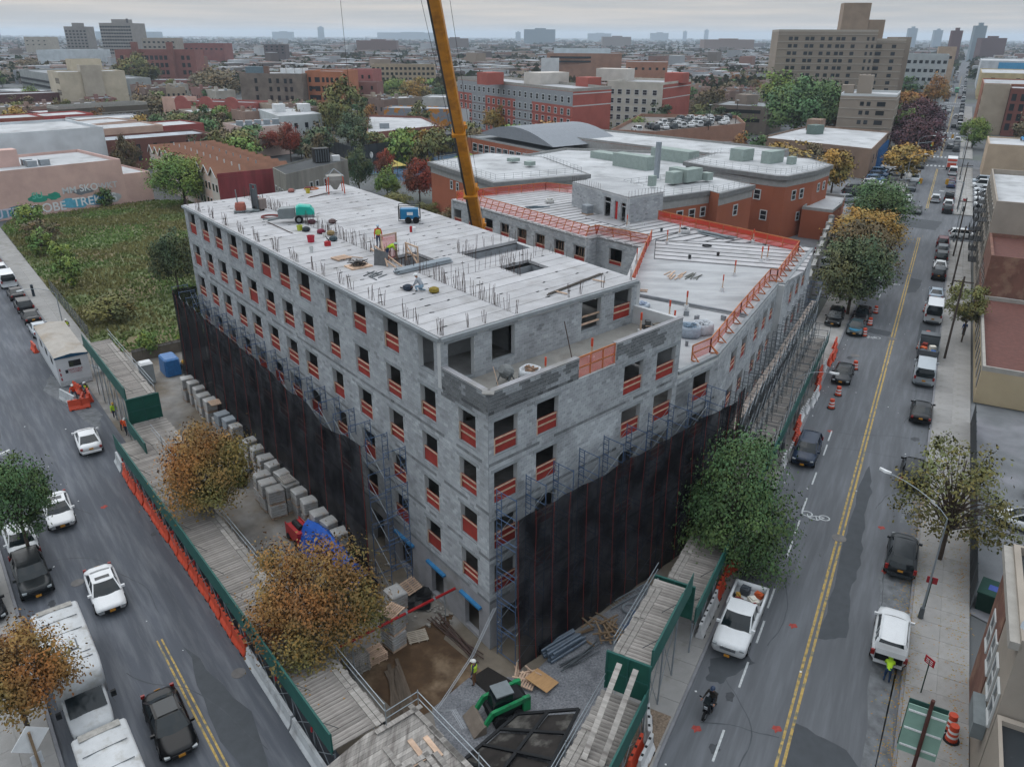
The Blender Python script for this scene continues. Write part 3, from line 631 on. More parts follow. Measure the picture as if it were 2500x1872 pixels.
# stair bulkhead
BA=[(7.7,102.9),(13.55,92.5),(18.3,96.1),(12.5,106.6)]
bulk=empty('stair_bulkhead',(13.5,92.5,12.7),0,'grey block stair housing with two doorways standing on the wing roof','bulkhead')
def sb(a_,b_,ops): return facade(bulk,a_,math.atan2(b_[1]-a_[1],b_[0]-a_[0]),math.hypot(b_[0]-a_[0],b_[1]-a_[1]),12.72,15.6,ops,1,thick=.2)
sb(BA[0],BA[1],[(7.2,8.5,12.72,15.1),(9.3,9.95,12.72,15),(10.6,11.5,12.72,15)]); sb(BA[1],BA[2],[]); sb(BA[2],BA[3],[]); sb(BA[3],BA[0],[])
ob('roof_slab',MB().pri(BA,15.62,15.8).mesh('roof_slab',TOP),bulk,world=True)
mb=MB(); a_=ins(BA[0],BA[1],.79); b_=ins(BA[0],BA[1],.83); ob('red_door',MB().bar((a_[0]+.1,a_[1]+.1,13.8),(b_[0]+.1,b_[1]+.1,13.8),.05,2.1).mesh('red_door',mat('red_door_paint','#a3201f',var=.05)),bulk,world=True)
reb=MB()
for k in range(26):
    p=ins(BA[0],BA[1],k/25) if k<14 else ins(BA[1],BA[2],(k-14)/11); reb.tube((p[0],p[1],15.7),(p[0]+rnd.uniform(-.05,.05),p[1],16.5),.02,3)
ob('rebar_dowel',reb.mesh('rebar_dowel',RUST),bulk,world=True,kind='stuff')
ob('doorway_slab',MB().pri([ins(BA[0],BA[1],.55),BA[1],(12.4,90.6),(8.8,95.2)],12.7,12.78).mesh('doorway_slab',CONC),bulk,world=True)
# ---------------------------------------------------------------- scaffolding and debris netting
def framemesh(m,w=1.5,h=2.0,r=.028):
    mb=MB()
    for x in (0,w): mb.tube((x,0,0),(x,0,h),r,5)
    for z in (.25,h-.08): mb.tube((0,0,z),(w,0,z),r*.9,5)
    mb.tube((.38,0,.25),(.38,0,h-.08),r*.8,4)
    for k in range(5): mb.tube((0,0,.45+k*.33),(.38,0,.45+k*.33),r*.7,4)
    return mb.mesh('frame',m)
def bracemesh(L,h=1.6):
    mb=MB(); mb.tube((0,0,.2),(0,L,h),.018,4); mb.tube((0,0,h),(0,L,.2),.018,4); return mb.mesh('cross_brace',GALV)
FR=framemesh(BLUEP); FRG=framemesh(STEEL,h=2.0); BR=bracemesh(2.2)
def scaffold(label,o,a,s0,s1,off,out,zs,bay=2.2,fm=None,full=None,base=0,planks_z=(),grp='scaffolds around the block building'):
    fm=fm or FR
    p=lin(o,a,s0,out*off); r=empty('scaffold',(p[0],p[1],base),a,label,'scaffold',grp); sy=-1 if out>0 else 1
    n=int((s1-s0)/bay+.5)
    for i in range(n+1):
        for z in zs:
            if full and i not in full and z<full[-1]: continue
            f=ob('frame',fm,r,(i*bay,0,z-base)); f.rotation_euler=(0,0,sy*PI/2)
            if i<n and (i+int(z/2))%1==0 and not (full and (i+1) not in full and z<full[-1]):
                for x in (0,1.5):
                    b=ob('cross_brace',BR,r,(i*bay,sy*x,z-base)); b.rotation_euler=(0,0,-PI/2)
    brd=MB().box(.02,bay*1.36,-.12,.12,0,.045).mesh('plank',mat('scaffold_board','#9d9188',var=.2,rand=.15))
    for z in planks_z:
        k=0
        while k*bay*1.3<s1-s0:
            for j in range(2): ob('plank',brd,r,(k*bay*1.3,sy*(.55+.27*j),z-base+.02*(k%2)),rz=rnd.uniform(-.02,.02))
            k+=1
    return r
NET=mat('black_debris_net','#1b1c20',rough=.95,var=.25,scale=.4,stretch=(1,1,.15),spec=.1)
def netmat():
    m=D.materials.new('debris_mesh'); m.use_nodes=True; t=m.node_tree; n=t.nodes; l=t.links; b=n['Principled BSDF']
    b.inputs['Roughness'].default_value=1; b.inputs['Specular IOR Level'].default_value=.1
    g=n.new('ShaderNodeTexCoord'); mp_=n.new('ShaderNodeMapping'); mp_.inputs['Scale'].default_value=(.35,.35,.3); l.new(g.outputs['Object'],mp_.inputs[0])
    q=n.new('ShaderNodeTexNoise'); q.inputs['Scale'].default_value=2; l.new(mp_.outputs[0],q.inputs[0])
    r=n.new('ShaderNodeValToRGB'); r.color_ramp.elements[0].color=(.006,.006,.008,1); r.color_ramp.elements[1].color=(.022,.023,.028,1); r.color_ramp.elements[0].position=.35; r.color_ramp.elements[1].position=.7
    l.new(q.outputs[0],r.inputs[0]); l.new(r.outputs[0],b.inputs['Base Color'])
    r2=n.new('ShaderNodeMapRange'); r2.inputs[1].default_value=.3; r2.inputs[2].default_value=.7; r2.inputs[3].default_value=.97; r2.inputs[4].default_value=.78; l.new(q.outputs[0],r2.inputs[0]); l.new(r2.outputs[0],b.inputs['Alpha'])
    return m
NETM=netmat(); SEAMR=mat('red_net_seam','#7a2f28',var=.1)
def netting(label,o,a,s0,s1,off,out,zt,seed,zb=.1,topf=None,seam=1.45,ret=None):
    p=lin(o,a,s0,out*off); r=empty('debris_netting',(p[0],p[1],0),0,label,'netting','black debris nets')
    ns=int((s1-s0)/.3); nz=14; v=[];f=[]
    def pos(s,k):
        top=zt+(topf(s) if topf else 0)+.18*mn.noise((s*.5,seed,0)); z=zb+(top-zb)*k/nz; s=s+.12*mn.noise((s*.7,z*.3,seed+9))
        d=off+.16*mn.noise((s*.45,z*.12,seed))+.07*math.sin(s*4.3+seed)*(.4+.6*mn.noise((s*.2,z*.2,seed+4)))+ (.25*(1-k/nz)**2)
        return lin(o,a,s,out*d,z)
    for i in range(ns+1):
        for k in range(nz+1): v.append(pos(s0+(s1-s0)*i/ns,k))
    for i in range(ns):
        for k in range(nz): f.append((i*(nz+1)+k,(i+1)*(nz+1)+k,(i+1)*(nz+1)+k+1,i*(nz+1)+k+1))
    ob('net_sheet',MB().add(v,f).mesh('net_sheet',NETM,smooth=True),r,world=True)
    s=s0+.05
    while s<s1:
        mb=MB(); pts=[pos(s,k) for k in range(0,nz+1,2)]
        for q0,q1 in zip(pts,pts[1:]):
            e0=Vector(q0)+Vector((math.sin(a),-math.cos(a),0))*out*.03; e1=Vector(q1)+Vector((math.sin(a),-math.cos(a),0))*out*.03; mb.tube(e0,e1,.02,3)
        ob('seam_rope',mb.mesh('seam_rope',SEAMR),r,world=True); s+=seam
    return r
scaffold('blue scaffold tower and top frames behind the left black net',LO,LFA,7.7,49,.6,-1,(0,2,4,6,8.5),full=(0,1,8.4))
scaffold('blue scaffold frames showing behind the right black net',LO,RFA,.1,20.2,.5,1,(0,2,4,6,8,9.2))
netting('long black debris net hanging along the left street facade',LO,LFA,9.9,48.8,2.35,-1,10.15,3,topf=lambda s:-1.0*math.exp(-((s-15)/2.5)**2)-.35*math.exp(-((s-21)/2)**2),seam=2.9)
netting('black debris net with red seams on the avenue side corner',LO,RFA,.0,21.4,2.15,1,10.05,8,seam=1.35)
netting('short black net return at the far end of the long net',lin(LO,LFA,48.9,2.3-4.6),LFA-PI/2,0,2.3,0,1,10.3,15,seam=5)
netting('black net folded round the bend onto the avenue wing',lin(LO,RFA,21.4,2.15),R(62),0,2.2,0,1,10.2,21,seam=1.1)
scaffold('grey scaffold with timber planks along the avenue wing',WO,WFA,.6,33.4,.55,1,(3.0,5.0,7.0),bay=2.1,fm=FRG,base=2.7,planks_z=(6.6,))
scaffold('outer grey scaffold row standing on the avenue shed deck',WO,WFA,2.5,33.4,2.15,1,(3.0,),bay=2.1,fm=FRG,base=2.7)
scaffold('blue scaffold tower at the far end of the avenue wing',lin(WO,WFA,34.2),WFA,0,2.1,.3,1,(2.8,4.8,6.8),bay=2.1,base=2.6)
# ---------------------------------------------------------------- sidewalk sheds
def shed(label,ang,s0,s1,o0,o1,dz,par,legs=True,studs=True,rail=True,outer=-1,name='sidewalk_shed',under=True,boards=None,drop=0):
    """street-frame box; outer=-1: parapet at the o0 edge, +1: at the o1 edge"""
    r=empty(name,fr(ang,s0,o0,0),ang,label,'sidewalk shed','sidewalk sheds'); L=s1-s0; W=o1-o0     # local x=s-s0, y=-(o-o0)
    bw=.245; me=MB().box(.006,bw-.006,-W,0,-.05,0).mesh('deck_board',WOODG); n=int(L/bw)
    for i in range(n):
        x=ob('deck_board',me,r,(i*bw,rnd.uniform(-.04,.04),dz+rnd.uniform(-.008,.01)),rz=rnd.uniform(-.004,.004))
    edge=MB().box(0,2.9,-.13,.13,0,.045).mesh('edge_board',WOODG); yi=-W+.2 if outer<0 else -.2
    for i in range(int(L/3)):
        for j in (0,.3):
            ob('edge_board',edge,r,(i*3+rnd.uniform(-.1,.1),yi+j*(1 if outer<0 else -1),dz+.012),rz=rnd.uniform(-.01,.01))
    py=.03 if outer<0 else -W-.03; ins_=-1 if outer<0 else 1
    pm=MB(); pm.box(0,2.4,-.015,.015,-.3,par)
    for k in range(5): pm.box(k*.59,k*.59+.05,ins_*.015,ins_*.075,-.1,par) if ins_>0 else pm.box(k*.59,k*.59+.05,-.075,-.015,-.1,par)
    pm.box(0,2.4,-.05,.05,par,par+.05); pm.box(0,2.4,min(ins_*.015,ins_*.06),max(ins_*.015,ins_*.06),par*.5,par*.5+.06); pm=pm.mesh('parapet_panel',GREENP)
    for i in range(int(L/2.4)): ob('parapet_panel',pm,r,(i*2.4,py,dz))
    rem=L-int(L/2.4)*2.4
    if rem>.3: ob('parapet_panel',MB().box(0,rem,-.015,.015,-.3,par+.05).mesh('parapet_panel',GREENP),r,(L-rem,py,dz))
    st=MB().tube((0,0,0),(0,.75*ins_,-.85),.02,4).mesh('stay',STEEL)
    for i in range(int(L/3)): ob('stay',st,r,(i*3+1,py+ins_*.08,dz+.88))
    if legs:
        lg=MB().tube((0,0,0),(0,0,dz-.06),.045,6).mesh('leg',GALV); bx=MB().tube((0,0,dz-.35),(2.4,0,.3),.022,4).tube((0,0,.3),(2.4,0,dz-.35),.022,4).mesh('cross_brace',GALV); bm=MB().box(0,L,-.05,.05,dz-.25,dz-.055).mesh('beam',STEEL)
        for yy in (-.12,-W+.12):
            ob('beam',bm,r,(0,yy,0))
            for i in range(int(L/2.4)+1):
                ob('leg',lg,r,(min(i*2.4+.05,L-.05),yy,0))
                if i*2.4+2.4<L: ob('cross_brace',bx,r,(i*2.4+.05,yy+.06,0))
    if rail:
        mb=MB(); yy=-W+.05 if outer<0 else -.05
        for z in (.55,1.0): mb.tube((0,yy,dz+z),(L,yy,dz+z),.024,5)
        ob('guard_pipe',mb.mesh('guard_pipe',GALV),r); ps=MB().tube((0,0,-.2),(0,0,1.1),.024,5).mesh('rail_post',GALV)
        for i in range(int(L/5)+1): ob('rail_post',ps,r,(min(i*5,L),yy,dz))
    return r
ALs=R(129.0)
def ALP(s,o): return fr(ALs,s,o)
# left shed in its own slightly turned frame: find s,o of measured ends
def tofr(a,p): return (math.cos(a)*p[0]+math.sin(a)*p[1],math.sin(a)*p[0]-math.cos(a)*p[1])
sA,oA=tofr(ALs,(-31.9,55.3)); sB,oB=tofr(ALs,(-6.9,24.5)); o_l=(oA+oB)/2
sh_l=shed('long low plank shed with green parapet on the left street',ALs,sB+2.2,sA+.3,o_l+.05,o_l+2.95,2.6,1.0)
shed('low plank deck between the raised shed and the long left shed',LA,60.5,66.4,10.6,13.7,2.58,.95,rail=False)
hs=shed('raised plank shed beside the vacant lot on the left street',LA,66.8,83.2,11.0,13.4,4.9,1.0)
shed('low plank shed with green parapet at the bottom of the avenue',RA,14,28.8,-10.05,-7.75,2.6,1.0,outer=1)
shed('raised plank shed over the avenue pavement',RA,29.0,35.8,-9.8,-7.75,4.9,1.0,outer=1)
shed('long low plank shed along the avenue wing',RA,36.0,87.5,-10.0,-7.4,2.6,.85,outer=1,rail=False)
# green hoarding closing the ends of the raised sheds
GP2=mat('green_plywood','#174c41',rough=.7,var=.15,scale=1.5)
def hoarding(label,ang,s,o0,o1,z0,z1):
    r=empty('green_hoarding',fr(ang,s,o0,z0),ang-PI/2,label,'hoarding','green hoardings'); W=o1-o0; n=2
    for i in range(n):
        for j in range(2): ob('panel',MB().box(i*W/n+.01,(i+1)*W/n-.01,-.02,.02,j*(z1-z0)/2+.01,(j+1)*(z1-z0)/2-.01).mesh('panel',GP2),r)
    mb=MB()
    for x in (0,W/2,W): mb.box(x-.04,x+.04,-.07,.07,0,z1-z0)
    mb.box(-.04,W+.04,-.06,.06,(z1-z0)/2-.04,(z1-z0)/2+.04); mb.box(-.04,W+.04,-.06,.06,z1-z0-.02,z1-z0+.06); ob('frame',mb.mesh('frame',GREENP),r)
hoarding('green boarded end of the raised shed on the avenue',RA,28.9,-10.0,-7.75,2.62,4.95)
hoarding('dark green boarded end of the raised shed by the vacant lot',LA,66.65,10.9,13.5,2.6,4.85)
hoarding('dark green boards under the far edge of the raised avenue shed',RA,35.95,-9.9,-7.6,2.6,4.85)
for s,o,lab in ((27.6,-9.2,'left grey plank leaning on the green hoarding'),(27.6,-8.35,'right grey plank leaning on the green hoarding')):
    p=RP(26.4-2.1,o); 
    q=ob('leaning_plank',MB().bar((0,0,.04),(4.2,0,2.25),.28,.05).mesh('leaning_plank',WOODG),loc=(p[0],p[1],2.62),rz=RA); tag(q,lab,'plank','planks leaning on the hoarding')
# corner platform joining the two low sheds
plat=empty('corner_platform',(-5,25,0),0,'broad weathered plank platform at the near corner of the site','platform')
cp=[(-6.3,27.9),(-5.9,27.55),(-4.6,28.75),(-1.5,25.2),(.6,22.6),(-1,17),(-7,19.5),(-9.3,24.2)]
mcp=clip(cp,(-6.1,27.6),(math.cos(R(-52)),math.sin(R(-52))))
planks(plat,cp,(-5,25),R(38.5),.24,2.5,2.58,'deck_board',WOODG,.012)
extra=MB().box(-1.3,1.3,-.13,.13,0,.05).mesh('loose_board',WOODG); extra2=MB().box(-.7,.7,-.13,.13,0,.05).mesh('loose_board',TIMB)
for k in range(16):
    x,y=rnd.uniform(-5.5,-2.6),rnd.uniform(23.5,26.6); ob('loose_board',extra if k%3 else extra2,plat,(x+5,y-25,2.6+.03*(k%3)),rz=R(38.5 if k%2 else 128)+rnd.uniform(-.03,.03))
for k,(x,y,w) in enumerate(((-3.0,26.6,R(-48)),(-2.2,25.7,R(-48)),(-4.1,27.9,R(-48)),(-5.4,28,R(40)))): ob('loose_board',extra,plat,(x+5,y-25,2.66),rz=w)
fs=MB()
for a_,b_ in zip(cp,cp[1:]): fs.bar((*a_,2.35),(*b_,2.35),.1,.3)
for p in cp: fs.tube((*p,0),(*p,2.4),.05,6)
ob('support_frame',fs.mesh('support_frame',STEEL),plat,world=True)
pr=MB()
for a_,b_ in (((-5.95,27.6),(-4.55,28.85)),((-4.55,28.85),(-1.4,25.2)),((-1.4,25.2),(.6,22.7))):
    for z in (3.15,3.6): pr.tube((*a_,z),(*b_,z),.025,5)
    pr.tube((*a_,2.4),(*a_,3.7),.025,5)
ob('guard_pipe',pr.mesh('guard_pipe',GALV),plat,world=True)
# ---------------------------------------------------------------- barriers
ORD=['first','second','third','fourth','fifth','sixth','seventh','eighth','ninth','tenth','eleventh','twelfth','thirteenth','fourteenth','fifteenth','sixteenth','seventeenth','eighteenth','nineteenth','twentieth','twenty-first','twenty-second','twenty-third','twenty-fourth']
def barriermesh(L,h,w,m,name,holes=True):
    mb=MB(); prof=[(-w/2,0),(w/2,0),(w/2,.14),(w*.22,h*.42),(w*.16,h),(-w*.16,h),(-w*.22,h*.42),(-w/2,.14)]
    rings=[]
    for x,k in ((0,.8),(.08,1),(L*.3,1),(L*.36,.86),(L*.46,.86),(L*.52,1),(L-.08,1),(L,.8)): rings.append([(x,p[0]*k,p[1]) for p in prof])
    mb.loft(rings,0)
    if holes:
        for k in range(3): mb.cbox((L*(.2+.3*k),0,h+.003),(.16,.13,.01),0,1)
    return mb.mesh(name,[m,BLK])
OB=barriermesh(1.86,1.0,.52,ORNG,'barrier_shell'); WB=barriermesh(1.86,1.0,.52,mat('white_plastic','#b9babb',rough=.6,var=.15),'barrier_shell')
def barrier(pos,ang,white,label,group):
    r=empty('plastic_barrier',pos,ang,label,'barrier',group); ob('shell',WB if white else OB,r); ob('base_foot',MBFOOT,r,(.2,0,0)); ob('base_foot',MBFOOT,r,(1.4,0,0)); return r
MBFOOT=MB().box(0,.25,-.3,.3,0,.07).mesh('base_foot',BLK)
p0_=Vector((-15.25,35.0)); p1_=Vector((-31.9,55.6)); dv=(p1_-p0_); nb=13
for i in range(nb):
    q=p0_+dv*(i/nb); barrier((q.x+rnd.uniform(-.05,.05),q.y+rnd.uniform(-.05,.05),0),math.atan2(dv.y,dv.x)+rnd.uniform(-.04,.04),False,ORD[i]+' orange barrier along the left shed counted from the pale concrete barrier','orange barriers along the left shed')
JCON=mat('barrier_concrete','#a7abad',rough=.9,var=.12,scale=1.5,col2='#8d8f90',c2scale=1.2)
def jersey(a_,b_,label,h=.85):
    d_=Vector(b_)-Vector(a_); L=d_.length; prof=[(-.3,0),(.3,0),(.3,.08),(.16,.3),(.08,h),(-.08,h),(-.16,.3),(-.3,.08)]
    mb=MB(); mb.loft([[(x,p[0],p[1]) for p in prof] for x in (0,L)]); o=ob('concrete_barrier',mb.mesh('concrete_barrier',JCON),loc=(a_[0],a_[1],0),rz=math.atan2(d_.y,d_.x)); tag(o,label,'barrier'); return o
jersey((-11.3,29.9),(-15.15,34.85),'pale concrete barrier next to the last orange barrier'); jersey((-6.5,23.8),(-11.2,29.75),'pale concrete barrier at the bottom edge of the left street')
jersey((-31.95,55.75),(-33.3,57.6),'short concrete barrier at the far end of the orange row',.9)
for (a_,white,lab) in (((7.0,28.75),True,'dirty white barrier standing on the kerb by the brown gravel'),((5.75,27.0),False,'orange barrier at the bottom of the avenue shed'),((6.25,27.0),True,'white barrier beside the orange one at the bottom of the avenue'),((11.25,36.5),True,'white barrier beside the front wheel of the white pickup'),((12.15,38.15),True,'second white barrier beside the white pickup'),((13.05,39.9),False,'orange barrier behind the white pickup cab')):
    barrier((*a_,.13 if lab.startswith('dirty') else 0),RA if not lab.startswith('dirty') else R(83),white,lab,None) if False else None
    r=empty('plastic_barrier',(*a_,.14),(RA if not lab.startswith('dirty') else R(83)),lab,'barrier'); ob('shell',WB if white else OB,r); ob('base_foot',MBFOOT,r,(.2,0,0)); ob('base_foot',MBFOOT,r,(1.4,0,0))
r=empty('plastic_barrier',(14.2,42.4,0),RA+PI/2-1.9,'orange barrier set across the kerb under the green tree','barrier'); ob('shell',OB,r); ob('base_foot',MBFOOT,r,(.2,0,0))
q0=22.3
for i in range(17):
    s=60.5+i*1.95; white=i in (0,1,5,6,7,8,12); p=RP(s,-6.95+.25*math.sin(i))
    r=empty('plastic_barrier',(p[0],p[1],.0),RA,ORD[i]+' barrier, '+('white' if white else 'orange')+', counted away from the camera along the avenue shed','barrier',('white' if white else 'orange')+' barriers along the avenue shed'); ob('shell',WB if white else OB,r); ob('base_foot',MBFOOT,r,(.9,0,0))
# barriers round the site office
for x,y,a_,lab in ((-42.4,67.2,30,'nearest orange barrier in front of the site office'),(-41.4,67.6,110,'orange barrier leaning across the office forecourt'),(-41.2,69.0,125,'orange barrier against the office steps'),(-44.3,71.9,-40,'orange barrier against the office wall'),(-54.9,83.2,-48,'orange barrier at the far side of the site office')):
    r=empty('plastic_barrier',(x,y,0),R(a_),lab,'barrier'); ob('shell',OB,r); ob('base_foot',MBFOOT,r,(.2,0,0)); ob('base_foot',MBFOOT,r,(1.4,0,0))
jersey((-44.6,70.0),(-42.3,68.3),'speckled concrete barrier at the corner of the site office',1.0)
# traffic drums
def drum(pos,label,group='orange and white traffic drums'):
    r=empty('traffic_drum',pos,rnd.uniform(0,6),label,'traffic drum',group)
    for i,(z0,z1,m) in enumerate(((.06,.28,ORNG),(.28,.42,WHITE),(.42,.58,ORNG),(.58,.72,WHITE),(.72,.98,ORNG))):
        k=(z0,z1); 
        if ('dr',i) not in _bc: _bc[('dr',i)]=MB().tube((0,0,z0),(0,0,z1),.3-.09*z0,14,r2=.3-.09*z1).mesh('band',m,smooth=False)
        ob('band',_bc[('dr',i)],r)
    if 'drb' not in _bc: _bc['drb']=MB().tube((0,0,0),(0,0,.07),.4,12).mesh('rubber_base',TYRE)
    ob('rubber_base',_bc['drb'],r)
for p,lab in (((37.3,78.4),'traffic drum beside the black saloon nearest the shed'),((32.9,71.6),'traffic drum under the street lamp arm by the shed'),((31.1,68.6),'nearest traffic drum on the shed side of the avenue'),((42.6,88.8),'traffic drum in front of the wrecked car'),((44.9,92.7),'traffic drum beside the wrecked car'),((47.6,97.4),'farthest traffic drum on the shed side'),((54.5,98.1),'traffic drum beside the white passenger van'),((49.8,88.0),'traffic drum behind the white passenger van'),((47.3,84.6),'traffic drum beside the open truck'),((44.6,79.2),'traffic drum beside the silver cargo van'),((47.0,83.6),'lower drum doubled up beside the open truck')): drum((*p,0),lab)
drum((22.9,29.9,.14),'orange drum lying behind the large green sign'); drum((22.6,29.2,.14),'traffic drum standing at the large green sign')
# ---------------------------------------------------------------- orange safety fences on the wing roof
def meshmat(name,c,al):
    m=D.materials.new(name); m.use_nodes=True; b=m.node_tree.nodes['Principled BSDF']; b.inputs['Base Color'].default_value=(*hx(c),1); b.inputs['Alpha'].default_value=al; b.inputs['Roughness'].default_value=.8; return m
ONET=meshmat('orange_mesh','#c8402f',.55); ONET2=meshmat('orange_mesh_dense','#c23a28',.8)
FPOST=mat('fence_timber','#a86843',var=.2,rand=.15)
def fence(label,pts,z,h=1.1,mat_=None,lean=0,foot=True,step=1.9):
    r=empty('safety_fence',(pts[0][0],pts[0][1],z),0,label,'safety fence','orange safety fences on the wing roof')
    for a_,b_ in zip(pts,pts[1:]):
        d_=Vector(b_)-Vector(a_); L=d_.length; u=d_/L; n_=Vector((u.y,-u.x)); k=max(1,int(L/step)); ang=math.atan2(u.y,u.x)
        def P3(t,off,zz): return (a_[0]+u.x*t+n_.x*off,a_[1]+u.y*t+n_.y*off,z+zz)
        ob('net_panel',MB().add([P3(0,0,.02),P3(L,0,.02),P3(L,lean,h),P3(0,lean,h)],[(0,1,2,3)]).mesh('net_panel',mat_ or ONET),r,world=True)
        ob('top_rail',MB().bar(P3(0,lean,h),P3(L,lean,h),.05,.09).mesh('top_rail',FPOST),r,world=True); ob('mid_rail',MB().bar(P3(0,lean*.5+.02,h*.5),P3(L,lean*.5+.02,h*.5),.04,.08).mesh('mid_rail',FPOST),r,world=True)
        for i in range(k+1):
            t=L*i/k; mb=MB(); mb.bar(P3(t,0,0),P3(t,lean,h),.05,.09)
            if foot: mb.bar(P3(t,.05,.03),P3(t,.65,.03),.06,.09); mb.bar(P3(t,.6,.05),P3(t,.05,.55),.05,.08)
            ob('post',mb.mesh('post',FPOST),r,world=True)
    return r
fence('orange mesh fence along the avenue edge of the wing roof',[(12.3,49.6),(13.9,51.1),(18.2,59.3),(23.4,68.9),(24.0,68.7),(29.6,79.6)],12.7)
fence('orange mesh fence along the back right edge of the wing roof',[(29.6,79.6),(17.6,94.6)],12.7,mat_=ONET2,foot=False)
fence('orange mesh fence at the far back corner of the wing roof',[(8.6,111.6),(4.7,113.9),(-7.6,106.8)],12.7,foot=False)
fence('long orange mesh fence above the courtyard windows',[(-7.6,106.6),(8.1,85.8)],12.7,mat_=meshmat('orange_mesh_thin','#cf4d38',.35),lean=-.5,step=1.3,foot=False)
fence('orange mesh fence on the jog of the courtyard edge',[(8.1,85.8),(9.4,86.9),(14.6,82.3)],12.7,foot=False,lean=.4)
fence('dense orange mesh fence beside the courtyard drop',[(15.1,84.2),(13.7,79.0),(9.6,62.8)],12.7,mat_=ONET2,foot=False)
fence('orange mesh screen closing the gap in the terrace parapet',[lin(LO,RFA,6.9,-.1)[:2],lin(LO,RFA,10.2,-.1)[:2]],15.3,h=1.25,foot=False,step=1.1)
# ---------------------------------------------------------------- vehicles
def paint(h,metal=0): return mat('paint_'+h,'#'+h,rough=.3,var=.03,scale=3,metal=metal,spec=.28,coat=.08)
LAMP=mat('clear_lamp','#83898c',rough=.2,var=0,spec=.6); TAIL=mat('red_lamp','#7d1714',rough=.3,var=0,spec=.5); CHR=mat('chrome','#a9adb0',rough=.2,var=0,metal=.9); PLATE=mat('ochre_plate','#b07b2c',rough=.6,var=0); PLATEW=mat('white_plate','#b5b8ba',rough=.6,var=0)
KINDS_={
 'sedan':dict(L=4.75,W=.92,sec=((2.38,.70,.34,.58),(2.28,.84,.26,.70),(1.75,.91,.22,.80),(.98,.92,.2,.93),(-1.2,.92,.2,.97),(-1.7,.91,.24,1.0),(-2.2,.86,.3,.97),(-2.37,.76,.38,.80)),gh=(1.05,.30,-.85,-1.72,.93,1.42,.80,.60),wx=(1.45,-1.4),r=.33),
 'suv':dict(L=4.7,W=.95,sec=((2.36,.74,.42,.80),(2.25,.88,.34,.96),(1.7,.94,.28,1.05),(1.0,.95,.26,1.12),(-1.5,.95,.26,1.14),(-2.1,.93,.3,1.12),(-2.3,.88,.36,1.05),(-2.36,.82,.42,.85)),gh=(1.1,.42,-1.85,-2.22,1.1,1.70,.84,.68),wx=(1.45,-1.42),r=.37),
 'wagon':dict(L=4.8,W=.93,sec=((2.4,.72,.36,.66),(2.28,.86,.28,.80),(1.7,.92,.24,.90),(1.1,.93,.22,1.0),(-1.5,.93,.22,1.04),(-2.1,.91,.26,1.02),(-2.36,.86,.34,.95),(-2.4,.8,.4,.8)),gh=(1.25,.45,-1.8,-2.25,1.0,1.62,.82,.66),wx=(1.48,-1.42),r=.34),
 'van':dict(L=5.5,W=1.0,sec=((2.75,.78,.45,.9),(2.65,.93,.36,1.08),(2.1,.99,.3,1.2),(1.7,1.0,.28,1.28),(-2.4,1.0,.3,1.3),(-2.72,.97,.34,1.28),(-2.76,.92,.4,1.0)),gh=(1.85,1.2,-2.55,-2.70,1.26,2.15,.93,.80),wx=(1.75,-1.65),r=.36),
 'hivan':dict(L=5.9,W=1.03,sec=((2.95,.78,.45,.95),(2.85,.95,.36,1.15),(2.3,1.02,.3,1.3),(1.9,1.03,.28,1.4),(-2.6,1.03,.3,1.42),(-2.92,1.0,.34,1.4),(-2.96,.95,.4,1.1)),gh=(2.05,1.3,-2.75,-2.92,1.38,2.55,.96,.84),wx=(1.9,-1.75),r=.37),
 'pickup':dict(L=6.3,W=1.0,sec=((3.15,.82,.5,1.0),(3.02,.96,.42,1.14),(2.4,1.0,.36,1.2),(1.45,1.01,.34,1.24),(-.55,1.01,.34,1.26),(-.62,1.01,.34,1.26)),gh=(1.5,.85,-.35,-.6,1.22,1.92,.86,.74),wx=(1.95,-2.0),r=.42)}
_kc={}
